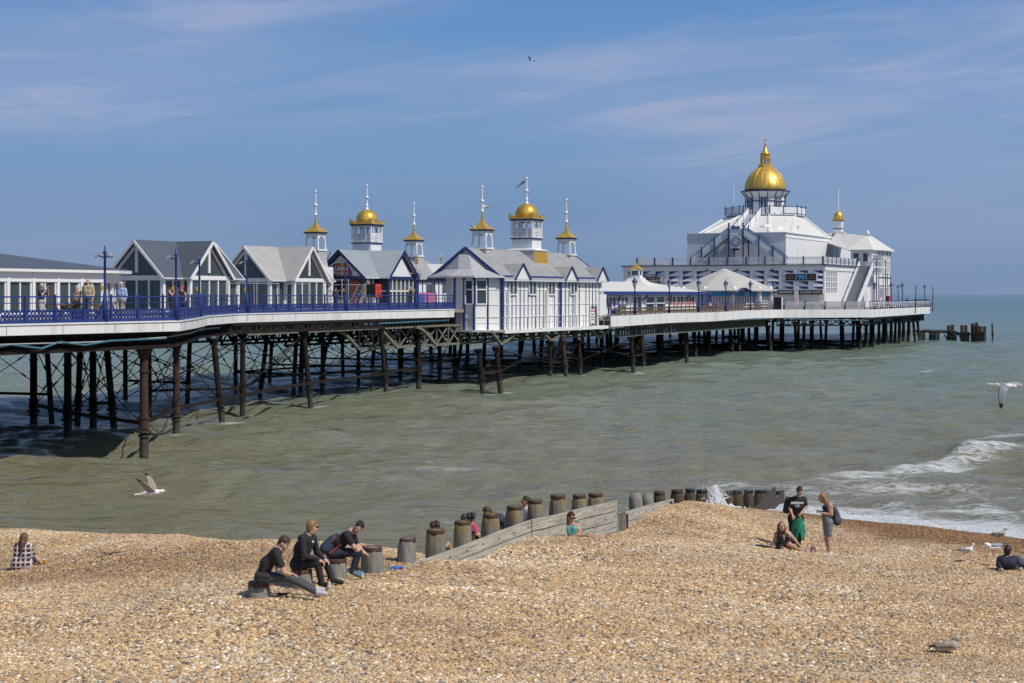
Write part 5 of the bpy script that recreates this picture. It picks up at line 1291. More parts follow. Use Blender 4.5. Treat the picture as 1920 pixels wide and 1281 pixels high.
    text_obj('lettering','Amusements',.74,M['yellow'],fb,(-10.75,Y0-.31,9.22),ext=.004,offset=.05); text_obj('lettering','Amusements',.74,M['navy'],fb,(-10.75,Y0-.33,9.22),ext=.01,offset=.015)
    fl = MB()
    for x in (-12.2,-1.5,3.2,8.6): fl.box(x-.2,x+.2,Y0-.75,Y0-.12,zt-.78,zt-.62)
    fl.build('floodlight', M['black'], o)
    # terrace railing
    rl = MB(); pk = MB()
    def rail_line(a,b,z,n,h=1.05,white=True):
        A = Vector((a[0],a[1],z)); B = Vector((b[0],b[1],z)); L_ = (B-A).length; d = (B-A)/L_
        for j in range(n+1):
            q_ = A+(B-A)*(j/n); rl.bar(q_,q_+Vector((0,0,h+.12)),.2,.2,up=d)
        pk.bar(A+Vector((0,0,h)),B+Vector((0,0,h)),.09,.08); pk.bar(A+Vector((0,0,h-.25)),B+Vector((0,0,h-.25)),.06,.06); pk.bar(A+Vector((0,0,.1)),B+Vector((0,0,.1)),.06,.08)
        k = int(L_/.2)
        for j in range(k): q_ = A+(B-A)*(j/k); pk.bar(q_+Vector((0,0,.1)),q_+Vector((0,0,h)),.07,.035,up=(-d.y,d.x,0))
    zz = zt+.165
    rail_line((-12.9,Y0-.1),(16.2,Y0-.1),zz,10); rail_line((16.2,Y0-.1),(16.2,-4.6),zz,8)
    rl.build('terrace_post', M['blue'], o); pk.build('terrace_baluster_rail', M['white'], o)
    bn = MB(); bn.box(-12.6,-10.4,Y0-.26,Y0-.22,zz+.12,zz+1.0); bn.box(-9.7,-8.4,Y0-.26,Y0-.22,zz+.12,zz+1.0); bnr = bn.build('banner', M['white_clean'], o)
    # upper hall
    hx, hy = 8.0, 16.0; ez = 16.9
    m = MB(); m.box(-hx,hx,-hy,hy,zz,ez); m.build('upper_wall', M['white'], o)
    m = MB(); square = [(-hx-.2,-hy-.2),(hx+.2,-hy-.2),(hx+.2,hy+.2),(-hx-.2,hy+.2)]
    m.prism(square, ez+.002, ez+.14); m.box(-hx-.08,hx+.08,-hy-.08,-hy-.002,ez-.7,ez-.55); m.box(hx+.002,hx+.08,-hy-.08,hy,ez-.7,ez-.55); m.build('parapet_band', M['white'], o)
    def ring8(x,y,cx_,cy_): return [(x-cx_,-y),(x,-y+cy_),(x,y-cy_),(x-cx_,y),(-x+cx_,y),(-x,y-cy_),(-x,-y+cy_),(-x+cx_,-y)]
    base = ring8(hx-.3,hy-.3,2.4,4.2); r8 = 6.2; top = ring8(r8*.92,r8*.92,r8*.54,r8*.54)
    m = MB(); vs = [(x,y,ez+.142) for x,y in base]+[(x,y,20.2) for x,y in top]; m.add(vs,[(i,(i+1)%8,8+(i+1)%8,8+i) for i in range(8)]+[tuple(range(8,16))]); m.build('roof', M['white_roof'], o)
    m = MB()
    for i in range(8): m.bar(Vector(vs[i])+Vector((0,0,.05)),Vector(vs[8+i])+Vector((0,0,.05)),.35,.2)
    m.build('hip_rib', M['white'], o)
    for (x,y,f) in ((3.7,-12.2,0),(5.4,-11.5,0)):
        q_ = MB(); zc = 18.0 if x < 5 else 17.7; q_.lathe([(.9,zc-.5),(1.0,zc-.1),(.9,zc+.15),(.45,zc+.4),(.05,zc+.48)],16,(x,y,0)); q_.build('roof_vent', M['white_clean'], o)
    q_ = MB(); q_.tube((7.2,-6,17),(7.2,-6,18.4),.16,.16,8); q_.bar((7.2,-6,17.3),(6.3,-6.5,17.5),.12,.12); q_.build('flue', M['pale_grey'], o)
    # upper gallery round the drum
    zg = 20.25
    oc = ring8(r8*.98,r8*.98,r8*.57,r8*.57); m = MB(); m.prism(oc,zg,zg+.14); m.build('gallery_floor', M['pale_grey'], o)
    gr = MB(); gp = MB(); gw = MB(); zf = zg+.14
    for i in range(8):
        a = Vector((*oc[i],zf)); b_ = Vector((*oc[(i+1)%8],zf)); mid = (a+b_)/2
        if abs(mid.x) < 1 and mid.y < 0: 
            segs = [(a,Vector((1.15,a.y,zf))),(Vector((-1.15,a.y,zf)),b_)] if a.x > 0 else [(a,Vector((-1.15,a.y,zf))),(Vector((1.15,a.y,zf)),b_)]
        else: segs = [(a,b_)]
        for p0,p1 in segs:
            d = (p1-p0).normalized()
            for j in range(2): q_ = p0+(p1-p0)*(j/2); gr = MB(); gr.bar(q_,q_+Vector((0,0,1.5)),.15,.15,up=d); gr.build('gallery_post', M['blue'], o)
            gp.bar(p0+Vector((0,0,1.25)),p1+Vector((0,0,1.25)),.06,.06); gw.bar(p0+Vector((0,0,.65)),p1+Vector((0,0,.65)),.03,.95)
    gp.build('gallery_rail', M['navy'], o); gw.build('gallery_panel', M['white'], o)
    # drum
    d = MB(); d.lathe([(3.25,zf),(3.25,23.55)],16,(0,0,0),smooth=False); d.build('drum', M['white_clean'], o)
    fr2 = MB(); wn = MB()
    for i in range(16):
        a = 2*math.pi*i/16; c_, s_ = math.cos(a), math.sin(a); q_ = Vector((c_*3.27,s_*3.27,0)); t_ = Vector((-s_,c_,0))
        fr2.bar(q_+Vector((0,0,zf)),q_+Vector((0,0,23.5)),.16,.12,up=t_); fr2.bar(q_+Vector((0,0,23.4)),Vector((c_*3.85,s_*3.85,24.2)),.12,.12)
        a2 = 2*math.pi*(i+.5)/16; n_ = Vector((math.cos(a2),math.sin(a2),0)); tt = Vector((-n_.y,n_.x,0)); ctr = n_*3.21
        if i % 2 == 0:
            for (z0,z1) in ((21.35,22.6),(22.85,23.3)):
                for sg_ in (-.26,.26):
                    c2 = ctr+tt*sg_; wn.wallpoly([c2-tt*.2+Vector((0,0,z0)),c2+tt*.2+Vector((0,0,z0)),c2+tt*.2+Vector((0,0,z1)),c2-tt*.2+Vector((0,0,z1))],n_,.02)
    fr2.lathe([(3.3,22.62),(3.36,22.62),(3.36,22.76),(3.3,22.76)],16,(0,0,0),smooth=False); fr2.build('blue_framing', M['navy'], o); wn.build('drum_window', M['glass_dark'], o)
    e = MB(); e.lathe([(3.27,23.5),(3.9,24.22),(3.9,24.24)],16,(0,0,0),smooth=False); e.build('coved_eaves', M['white_clean'], o)
    e = MB(); e.lathe([(3.8,24.24),(4.05,24.25),(4.05,24.42),(3.4,24.5)],32,(0,0,0),smooth=False); e.build('cornice', M['navy'], o)
    z0 = 24.5
    prof = [(3.36,0),(3.42,.3),(3.38,.75),(3.24,1.22),(3.02,1.8),(2.72,2.36),(2.2,3.0),(1.62,3.5),(1.15,3.85)]
    g = MB(); g.lathe([(r,z0+z) for r,z in prof],48,(0,0,0)); dm = g.build('dome', M['gold'], o)
    rb = MB()
    for i in range(16):
        a = 2*math.pi*i/16+.1
        for (r1,z1),(r2,z2) in zip(prof,prof[1:]): rb.tube((math.cos(a)*r1,math.sin(a)*r1,z0+z1),(math.cos(a)*r2,math.sin(a)*r2,z0+z2),.05,.05,5,cap=False)
    rb.build('rib', M['gold'], dm)
    ln = MB(); ln.lathe([(1.28,z0+3.8),(1.2,z0+4.3),(.9,z0+4.38)],8,(0,0,0),smooth=False)
    for i in range(8):
        a = 2*math.pi*i/8+.39; ln.bar((math.cos(a)*.72,math.sin(a)*.72,z0+4.3),(math.cos(a)*.72,math.sin(a)*.72,z0+5.6),.2,.2)
    ln.lathe([(.82,z0+5.3),(.82,z0+5.95),(.9,z0+6.0)],8,(0,0,0),smooth=False)
    ln.lathe([(1.0,z0+6.0),(.66,z0+6.25),(.4,z0+6.65),(.24,z0+7.2),(.14,z0+7.6),(.22,z0+7.68),(.12,z0+7.8),(.16,z0+7.95),(.06,z0+8.2)],12,(0,0,0)); ln.build('lantern', M['gold'], o)
    r_ = MB(); r_.ball((0,0,z0+8.32),.17,10,6); r_.build('red_ball', M['red'], o)
    mst = MB(); mst.tube((-4.6,-2.5,zf),(-4.6,-2.5,25.6),.08,.06,8); mst.build('flagpole', M['white_clean'], o)
    # front stair
    st = MB(); sr = MB(); sp = MB(); yc = -17.3; xc = .7; zl = 16.6
    for sgn,xf in ((-1,-6.6),(1,8.4)):
        xa = xc+sgn*1.15
        A = Vector((xf,yc,zz+.1)); B = Vector((xa,yc,zl))
        for dy in (-.75,.75):
            a_ = A+Vector((0,dy,0)); b_ = B+Vector((0,dy,0)); st.bar(a_+Vector((0,0,.1)),b_+Vector((0,0,.1)),.08,.45)
            sp.bar(a_+Vector((0,0,.78)),b_+Vector((0,0,.78)),.03,.72); sr.bar(a_+Vector((0,0,1.28)),b_+Vector((0,0,1.28)),.07,.09)
        n_ = 20
        for j in range(n_):
            f = j/n_; q_ = A+(B-A)*f; st.box(min(q_.x,q_.x+sgn*-.0)-.22,q_.x+.22,yc-.7,yc+.7,q_.z-.02,q_.z+.05)
        st.slab([A+Vector((0,-.7,-.1)),B+Vector((0,-.7,-.1)),B+Vector((0,.7,-.1)),A+Vector((0,.7,-.1))],.06)
        for f in (.28,.62):
            q_ = A+(B-A)*f
            for dy in (-.8,): sr.bar((q_.x,yc+dy,zz),(q_.x,yc+dy,q_.z+1.6),.18,.18,up=(1,0,0))
    st.box(xc-1.15,xc+1.15,yc-.8,-hy,zl-.15,zl)
    sp.box(xc-1.0,xc+1.0,yc-.84,yc-.8,zl,zl+1.0)
    for x in (xc-1.15,xc+1.15):
        sr.bar((x,yc-.85,zz),(x,yc-.85,zl+1.9),.2,.2,up=(1,0,0)); sr.bar((x+.35,yc+.8,zz),(x+.35,yc+.8,zl+1.6),.16,.16,up=(1,0,0))
    sr.bar((xc-1.15,yc-.85,zl+1.35),(xc+1.15,yc-.85,zl+1.35),.06,.06)
    # upper flight over the roof
    A = Vector((.3,-hy+.2,zl+.1)); B = Vector((.05,-6.0,zf))
    for j in range(24):
        q_ = A+(B-A)*(j/24); st.box(q_.x-.95,q_.x+.95,q_.y,q_.y+.46,q_.z-.35,q_.z+.12)
    for dx in (-1.05,1.05):
        a_ = A+Vector((dx,0,0)); b_ = B+Vector((dx,0,0)); sp.bar(a_+Vector((0,0,.6)),b_+Vector((0,0,.6)),.05,1.0); sr.bar(a_+Vector((0,0,1.2)),b_+Vector((0,0,1.2)),.08,.08)
        for f in (0,.33,.66,1): q_ = a_+(b_-a_)*f; sr.bar(q_,q_+Vector((0,0,1.45)),.13,.13,up=(1,0,0))
    st.build('front_stair', M['pale_grey'], o); sr.build('stair_post', M['blue'], o); sp.build('stair_panel', M['white'], o)
    cb = MB(); cb.box(xc-.95,xc+.95,yc-.9,yc-.5,14.55,16.42); clock = cb.build('clock', M['white_clean'], o)
    cz = 15.55; yf = yc-.905
    def disc(r0,r1,y,n=40):
        q_ = MB(); vs = []
        for i in range(n): a = 2*math.pi*i/n; vs += [(xc+math.cos(a)*r1,y,cz+math.sin(a)*r1),(xc+math.cos(a)*r0,y,cz+math.sin(a)*r0),(xc+math.cos(a)*r1,y+.02,cz+math.sin(a)*r1),(xc+math.cos(a)*r0,y+.02,cz+math.sin(a)*r0)]
        fs = []
        for i in range(n):
            j = (i+1)%n; fs += [(4*i,4*i+1,4*j+1,4*j)[::-1],(4*i,4*j,4*j+2,4*i+2)]
        q_.add(vs,fs); return q_
    disc(.0001,.72,yf-.03).build('dial', M['white_clean'], clock)
    rg = disc(.66,.76,yf-.05); 
    dd_ = MB()
    for i in range(12):
        a = 2*math.pi*i/12; c_,s_ = math.cos(a),math.sin(a); dd_.bar((xc+c_*.46,yf-.055,cz+s_*.46),(xc+c_*.6,yf-.055,cz+s_*.6),.02,.07)
    for i in range(24):
        a0,a1 = 2*math.pi*i/24,2*math.pi*(i+1)/24; dd_.bar((xc+math.cos(a0)*.42,yf-.055,cz+math.sin(a0)*.42),(xc+math.cos(a1)*.42,yf-.055,cz+math.sin(a1)*.42),.015,.02)
    rg.v += [] ; rg.build('dial_ring', M['black'], clock); dd_.build('hour_marks', M['black'], clock)
    hd = MB(); hd.bar((xc+.05,yf-.075,cz),(xc-.36,yf-.075,cz+.14),.02,.07); hd.bar((xc-.08,yf-.07,cz+.04),(xc+.42,yf-.07,cz-.2),.02,.06); hd.build('hands', M['black'], clock)
    bp_ = MB(); bp_.box(xc-.55,xc+.55,yc-.95,yc-.91,14.25,14.5); bp_.build('sign_panel', M['black'], o)
    bp_ = MB(); bp_.box(xc-.6,xc+.6,yc-.92,yc-.87,zl+.95,zl+1.3); pb = bp_.build('sign_panel', M['blue'], o); text_obj('lettering','PIER',.24,M['white_clean'],pb,(xc,yc-.93,zl+1.12),ext=.004)
    # side hall, turret and glazed wing
    m = MB(); m.box(-hx,hx+.03,hy+.25,29,zz,16.0); m.build('side_wall', M['white'], o)
    m = MB(); a = [(-hx-.4,hy+.25,16.0),(hx+.5,hy+.25,16.0),(hx+.5,29.4,16.0),(-hx-.4,29.4,16.0),(-5,hy+.3,18.2),(5,hy+.3,18.2),(4.5,26,18.2),(-4.5,26,18.2)]; m.add(a,[(0,1,5,4),(1,2,6,5),(2,3,7,6),(3,0,4,7),(4,5,6,7),(3,2,1,0)]); m.build('side_roof', M['white_roof'], o)
    before = {q.name for q in children(o)}
    t = MB(); r2 = math.sqrt(2); tx,ty = 6.9,21.3; Zt = .85
    t.lathe([(1.5*r2,15.2),(1.05*r2,17.3)],4,(tx,ty,0),rot=math.pi/4,smooth=False); t.build('turret_base', M['shingle'], o)
    t = MB(); t.lathe([(1.35*r2,17.3),(1.35*r2,17.45)],4,(tx,ty,0),rot=math.pi/4,smooth=False); t.lathe([(.82*r2,17.45),(.82*r2,19.4)],4,(tx,ty,0),rot=math.pi/4,smooth=False); t.build('turret_wall', M['white_clean'], o)
    t = MB(); t.lathe([(.88*r2,18.0),(.88*r2,18.12)],4,(tx,ty,0),rot=math.pi/4,smooth=False); t.lathe([(.95*r2,19.4),(.95*r2,19.5)],4,(tx,ty,0),rot=math.pi/4,smooth=False); t.build('turret_band', M['navy'], o)
    t = MB(); t.lathe([(1.05*r2,19.5),(1.02*r2,19.8)],4,(tx,ty,0),rot=math.pi/4,smooth=False); t.lathe([(.9,19.8),(.95,20.1),(.85,20.5),(.6,20.9),(.25,21.1),(.1,21.2)],20,(tx,ty,0)); t.build('turret_dome', M['gold'], o); squeeze(o, before, (tx,ty), .86)
    for q in children(o):
        if q.name not in before: q.location.z += Zt
    t = MB(); t.tube((tx,ty,21.1),(tx,ty,26.0),.1,.08,8); t.build('mast', M['white_clean'], o)
    wx0,wx1,wy0,wy1 = 13.1,16.8,4.5,18.0; we = 14.6
    m = MB(); poly = [(wx0,wy0),(wx1-.2,wy0),(wx1+.3,wy0+2.5),(wx1+.3,wy1-2),(wx1-1.5,wy1),(wx0,wy1)]
    m.prism(poly,zb,we); m.build('wing_wall', M['white'], o)
    m = MB(); rp = [(wx0-.4,wy0-.6),(wx1+.1,wy0-.6),(wx1+1.0,wy0+2.4),(wx1+1.0,wy1-1.6),(wx1-1.2,wy1+.7),(wx0-.4,wy1+.7)]
    n_ = len(rp); vs = [(x,y,we) for x,y in rp]+[(x,y,we+.12) for x,y in rp]+[(14.7,9.2,17.2),(14.6,13.4,17.2)]
    m.add(vs,[tuple(range(n_))[::-1]]+[(i,(i+1)%n_,n_+(i+1)%n_,n_+i) for i in range(n_)]+[(6,7,12),(7,8,12),(8,9,13,12),(9,10,13),(10,11,13),(11,6,12,13)]); m.build('wing_roof', M['white_roof'], o)
    m = MB(); m.slab([(12.75,4.0,14.75),(14.6,9.3,17.18),(8.2,14.8,17.95)],.12); m.slab([(12.75,4.0,14.75),(8.2,14.8,17.95),(8.2,9.2,16.05)],.12); m.slab([(14.6,9.3,17.18),(14.6,13.4,17.18),(8.2,20.5,17.9),(8.2,14.8,17.95)],.12); m.build('link_roof', M['white_roof'], o)
    f = MB(); f.tube((14.7,9.8,17.3),(14.7,9.8,18.6),.06,.03,6); f.lathe([(.5,17.35),(.2,17.8),(.05,18.1)],8,(14.7,9.8,0)); f.build('finial', M['white_clean'], o)
    xs_ = wx1+.33
    for (ya,yb) in ((wy0+2.6,wy0+5.6),(wy0+5.9,wy0+8.9),(wy0+9.2,wy1-2.2)):
        window_bay(o,None,(xs_,ya),(xs_,yb),10.9,13.9,(1,0),4,'glass_dark',.12,trans=12.9)
        window_bay(o,None,(xs_,ya+.3),(xs_,yb-.3),6.7,9.0,(1,0),3,'glass_dark',.16,trans=8.5)
    dA = Vector((wx1-.2,wy0,0)); dB = Vector((wx1+.3,wy0+2.5,0)); nn = Vector((dB.y-dA.y,dA.x-dB.x,0)).normalized(); off = nn*.06
    window_bay(o,None,tuple((dA+(dB-dA)*.1+off)[:2]),tuple((dA+(dB-dA)*.92+off)[:2]),10.9,13.9,(nn.x,nn.y),4,'glass_dark',.12,trans=12.9)
    window_bay(o,None,(13.5,wy0-.03),(14.5,wy0-.03),zz+.1,14.2,(0,-1),1,'glass_dark',.12,trans=13.3); window_bay(o,None,(15.1,wy0-.03),(16.0,wy0-.03),12.7,14.2,(0,-1),1,'glass_dark',.12)
    bl = MB()
    for y in (wy0+2.5,wy0+5.75,wy0+9.05,wy1-2.05): bl.bar((xs_+.03,y,zb),(xs_+.03,y,we),.08,.1,up=(0,1,0))
    bl.bar((xs_+.03,wy0+2.5,10.2),(xs_+.03,wy1-2,10.2),.08,.12); bl.build('blue_framing', M['navy'], o)
    # outside stair up the right flank
    s = MB(); tr = MB(); n_ = 30; x0,x1 = X1+.3,X1+2.4; ya,yb = -15.0,-4.6
    for j in range(n_):
        f = j/n_; y = ya+(yb-ya)*f; z = zb+(zz-zb)*(j+1)/n_
        tr.box(x0,x1,y,y+(yb-ya)/n_+.02,z-.06,z); tr.box(x0,x1,y,y+.03,z-.21,z-.062)
    tr.build('stair_tread', M['tread'], o)
    for x in (x0-.06,x1+.06):
        s.slab([(x-.05,ya-.2,zb+.9),(x+.05,ya-.2,zb+.9),(x+.05,yb,zz+.9),(x-.05,yb,zz+.9)],1.25)
    s.box(x0,x1+.1,yb,wy0-.05,zz-.2,zz-.003); s.build('stair_side', M['white_clean'], o)
    h = MB()
    for x in (x0-.06,x1+.06):
        h.bar((x,ya-.2,zb+1.05),(x,yb,zz+1.05),.07,.07)
        for f in (0,.33,.66,1): 
            y = ya-.2+(yb-ya+.2)*f; z = zb+(zz-zb)*f; h.bar((x,y,z if f > 0 else zb),(x,y,z+1.15),.09,.09)
    for y in (yb,yb+2.4,wy0-.1): h.bar((x1+.06,y,zb),(x1+.06,y,zz+1.1),.14,.14,up=(1,0,0))
    h.bar((x1+.06,yb,zz+1.05),(x1+.06,wy0,zz+1.05),.07,.07); h.build('stair_rail', M['blue'], o)
    ub = MB(); ub.box(x0+.1,x1-.1,-10.2,-8.0,zb,zb+2.2); ub.build('under_stair_store', M['pale_grey'], o)
    # perched birds are left as tiny roof spikes on the left hip
pavilion()

def low_pavilion():
    o = pthing('cafe_pavilion', 'low white cafe pavilion with swept roof and small gold-capped lantern', 'pavilion', 165.5, -65.9, 0)
    zb, ez = ZD2, 7.65; X0,X1,Y0,Y1 = -4.6,4.1,-19.0,14.6
    wl = MB(); wl.box(X0,X1,Y0,Y1,zb,ez); wl.build('wall', M['white'], o)
    rf = MB(); e = .7; top = 8.85
    a = [(X0-e,Y0-e,ez+.1),(X1+e,Y0-e,ez+.1),(X1+e,Y1+e,ez+.1),(X0-e,Y1+e,ez+.1),(-.2,Y0+4,top),(-.2,Y1-4,top)]
    rf.add(a,[(0,1,4),(1,2,5,4),(2,3,5),(3,0,4,5),(3,2,1,0)]); rf.build('roof', M['white_roof'], o)
    fa = MB(); fa.box(X1+e,X1+e+.08,Y0-e,Y1+e,ez-.28,ez+.1); fa.box(X0-e,X1+e,Y0-e-.08,Y0-e,ez-.28,ez+.1); fa.box(X0-e,X1+e,Y1+e,Y1+e+.08,ez-.28,ez+.1); fa.build('blue_fascia', M['blue'], o)
    for k,(ya,yb,nb) in enumerate(((-17.5,-14.5,3),(-14,-11,3),(-10.6,-7.6,3),(-6.2,-3.6,2),(-2.2,.4,1),(1.0,3.6,1),(5.0,7.3,2),(7.6,10.0,2),(10.8,13.8,3))):
        window_bay(o,None,(X1+.04,ya),(X1+.04,yb),zb+(.7 if k > 5 or k < 3 else .12),ez-.42,(1,0),nb,'glass_dark',.13,trans=zb+1.0 if 3 < k < 6 else None)
    ps = MB()
    for ya,yb in ((5.05,7.25),(7.65,9.95),(10.9,13.7)): ps.wallpoly([(X1+.08,ya,zb+.75),(X1+.08,yb,zb+.75),(X1+.08,yb,zb+1.2),(X1+.08,ya,zb+1.2)],(1,0,0),.02)
    ps.build('window_poster', fmat('poster_coral',(.6,.16,.12)), o)
    br = MB()
    for y in (-10.9,-3.2,4.4,10.4): br.bar((X1,y,ez-.9),(X1+e,y,ez-.3),.08,.12)
    br.build('bracket', M['navy'], o)
    c = (.2,5.2); before = {q.name for q in children(o)}
    sw = MB(); concave_roof(sw,c,2.7,8.1,9.35,8,1.7,.72); sw.build('swept_roof', M['white_roof'], o)
    q = MB()
    square_ring(q,c,.74,9.3,9.42,.7)
    for sx in (-1,1):
        for sy in (-1,1): q.box(c[0]+sx*.62-.09,c[0]+sx*.62+.09,c[1]+sy*.62-.09,c[1]+sy*.62+.09,9.42,10.3)
    square_ring(q,c,.71,9.42,9.6,.16); square_ring(q,c,.71,10.12,10.3,.16); q.build('lantern_frame', M['white_clean'], o)
    k = MB(); k.box(c[0]-.5,c[0]+.5,c[1]-.5,c[1]+.5,9.42,10.28); k.build('lantern_pane', M['glass_dark'], o)
    g = MB(); concave_roof(g,c,.92,10.31,11.15,6,2.4,.04); g.build('lantern_roof', M['gold'], o); squeeze(o, before | {q.name for q in children(o) if q.name.startswith('swept')}, c, .78)
    ra = MB()
    for j in range(9): ra.box(X1+.55,X1+.62,14.9+j*.42,15.0+j*.42,zb,ez-.2)
    for x in (X1-2,X1+.6): ra.box(x-.06,x+.06,15.2,15.3,zb,ez)
    ra.box(X1-2,X1+.7,14.8,18.6,ez-.25,ez+.05); ra.build('blue_porch', M['blue'], o)
low_pavilion()
def tent_cafe():
    o = pthing('tent_roof_cafe', 'cafe with wide pale grey tent-shaped roof and white lattice windows', 'cafe', 204.5, -66.2, 0)
    zb, ez = ZD2, 7.95; n = 10; rot = .2
    r = MB(); r.lathe([(6.9,ez-.12),(6.9,ez),(3.4,9.55),(.12,10.85)],n,(0,0,0),rot=rot,smooth=False); r.build('roof', M['tent'], o)
    w = MB(); w.lathe([(5.75,zb),(5.75,ez-.1)],n,(0,0,0),rot=rot,smooth=False); w.build('wall', M['white'], o)
    wf = MB(); bd = MB(); cols = MB()
    P = [Vector((5.78*math.cos(2*math.pi*i/n+rot),5.78*math.sin(2*math.pi*i/n+rot),0)) for i in range(n)]
    sky = fmat('sky_blue_board',(.03,.25,.55),.5)
    for i in range(n):
        a,b = P[i],P[(i+1)%n]; mid = (a+b)/2; nn = mid.normalized()
        cols.lathe([(.3,zb),(.3,ez+.25),(.22,ez+.45),(.05,ez+.52)],8,(a.x*1.06,a.y*1.06,0))
        if nn.dot(Vector((.9,-.45,0))) < -.3: continue
        a2 = a+(b-a)*.14+nn*.05; b2 = a+(b-a)*.86+nn*.05
        window_bay(o,wf,(a2.x,a2.y),(b2.x,b2.y),zb+.75,zb+1.75,(nn.x,nn.y),7,'glass_dark',.1)
        for z in (zb+1.0,zb+1.25,zb+1.5): wf.bar(a2+Vector((0,0,z)),b2+Vector((0,0,z)),.08,.08)
        q = a+(b-a)*.08+nn*.2; s = a+(b-a)*.92+nn*.2; bd.wallpoly([q+Vector((0,0,7.2)),s+Vector((0,0,7.2)),s+Vector((0,0,7.8)),q+Vector((0,0,7.8))],nn,.06)
    wf.build('lattice_frames', M['white_clean'], o); bd.build('blue_signboard', sky, o); cols.build('column', M['white_clean'], o)
    # small blue gabled porch on the near side
    m = MB(); dirn = Vector((.62,-.78,0)); t = Vector((.78,.62,0)); c0 = dirn*6.3
    for sx in (-1,1):
        q = c0+t*sx*1.3; m.bar(q+dirn*1.2+Vector((0,0,zb)),q+dirn*1.2+Vector((0,0,7.6)),.1,.1)
        m.slab([c0+Vector((0,0,8.3)),c0+dirn*1.6+Vector((0,0,8.3)),q+dirn*1.6+t*sx*.3+Vector((0,0,7.5)),q+t*sx*.3+Vector((0,0,7.5))],.08)
    m.build('porch', M['blue'], o)
    x = MB(); cc = P[8]+(P[9]-P[8])*.5; nn = cc.normalized(); tt = Vector((-nn.y,nn.x,0)); cc = cc+nn*.28+Vector((0,0,7.5))
    for s in (-1,1): x.bar(cc-tt*.4-Vector((0,0,.25*s)),cc+tt*.4+Vector((0,0,.25*s)),.02,.07)
    x.build('white_saltire', M['white_clean'], o)
tent_cafe()

# ------------------------------------------------------------------ lamps, poles and deck furniture
def edge_pt(px, E, inset=.25):
    best = None; P = offs(E, -inset)
    for a,b in zip(P,P[1:]):
        for k in range(400):
            f = k/400; u = a[0]+(b[0]-a[0])*f; v = a[1]+(b[1]-a[1])*f; w = W(u,v); e = abs(CX+FPX*w.x/w.y-px)
            if best is None or e < best[0]: best = (e,u,v)
    return best[1],best[2]
def blue_flood_lamp(px, label, tall=3.12, floods=(-1,1), ring=True, lean=0):
    u,v = edge_pt(px,E1,-.02); o = pthing('lamp_post', label, 'lamp post', u, v, ZD1, 'blue floodlight posts on the near pier rail')
    m = MB(); m.lathe([(.13,0),(.13,.9),(.1,1.0),(.055,1.4),(.05,tall-.15),(.1,tall-.1),(.05,tall),(.03,tall+.22)],10,(0,0,0)); m.build('post', M['blue'], o)
    f = MB(); b = MB()
    for s in floods:
        b.bar((0,0,tall-.30),(s*.3,-.05,tall-.2),.05,.05)
        f.bar((s*.28,-.06,tall-.13),(s*.46,-.16,tall-.26),.2,.1)
    b.build('bracket', M['blue'], o); f.build('floodlight', M['grey_steel'], o)
    if ring:
        r = MB(); 
        for k in range(10):
            a0,a1 = 2*math.pi*k/10,2*math.pi*(k+1)/10; r.tube((-.1,-.08+.05*math.cos(a0),1.5+.10*math.sin(a0)),(-.1,-.08+.05*math.cos(a1),1.5+.10*math.sin(a1)),.035,.035,6)
        r.build('life_ring', M['yellow'], o)
    return o
blue_flood_lamp(197,'tall blue floodlight post with twin lamps in front of the long glazed cafe')
blue_flood_lamp(330,'blue floodlight post at the bend of the railing, thick at its foot', floods=(-1,))
blue_flood_lamp(374,'blue floodlight post in front of the dark-roofed kiosk gable', floods=(-1,))
blue_flood_lamp(463,'blue floodlight post in front of the grey-roofed kiosk', floods=(-1,), tall=3.4)
blue_flood_lamp(648,'blue lamp post in front of the arcade fanlight sign', floods=(), tall=3.5)
blue_flood_lamp(780,'blue lamp post right of the arcade, below the far gold turret', floods=(-1,1), tall=3.0)
def lantern_post():
    o = thing('lantern_post','','lamp post')
    m = MB(); m.lathe([(.12,0),(.12,.6),(.08,.75),(.06,1.2),(.055,2.55),(.1,2.6),(.06,2.72)],10,(0,0,0)); m.bar((-.2,0,2.2),(.2,0,2.2),.04,.04); m.build('post', M['navy'], o)
    g = MB(); g.lathe([(.12,2.72),(.24,3.2)],6,(0,0,0),smooth=False); g.build('lantern', M['lamp_glass'], o)
    c = MB(); c.lathe([(.3,3.2),(.3,3.25),(.17,3.45),(.06,3.52),(.05,3.68),(.02,3.75)],8,(0,0,0)); c.build('cap', M['blue'], o)
    f = MB()
    for k in range(6):
        a = math.pi*2*k/6; f.bar((math.cos(a)*.125,math.sin(a)*.125,2.72),(math.cos(a)*.245,math.sin(a)*.245,3.2),.025,.025)
    f.build('lantern_bars', M['navy'], o)
    return o
lp = None
LPS = [(1190,E2,-.4,'blue lantern post in front of the low cafe beside its gold-capped lantern'),(1255,E2,-.4,'blue lantern post in front of the coral window posters'),(1310,E2,-.4,'blue lantern post at the blue porch of the low cafe'),
 (1361,E2,-.4,'blue lantern post below the peak of the tent-shaped roof'),(1407,E2,-.4,'blue lantern post in front of the small blue gabled porch'),(1451,E2,-.4,'blue lantern post at the right edge of the tent-roofed cafe'),
 (1640,E2,.3,'blue lantern post where the far deck edge turns the corner'),(1671,E2,.3,'blue lantern post against the glazed wing corner'),(1692,E2,.3,'taller-looking of two lantern posts just right of the pavilion wing'),(1734,E2,.3,'blue lantern post alone near the right end of the deck')]
for px,E,ins,lb in LPS:
    u,v = edge_pt(px,E,-ins if ins < 0 else ins)
    if ins < 0: u,v = edge_pt(px,E,.1)
    q = lantern_post() if lp is None else copy_tree(lp)
    if lp is None: lp = q
    q.location = W(u,v,ZD2); q.rotation_euler = (0,0,ANG); q['label'] = lb; q['group'] = 'lantern posts on the far deck'; q['category'] = 'lamp post'
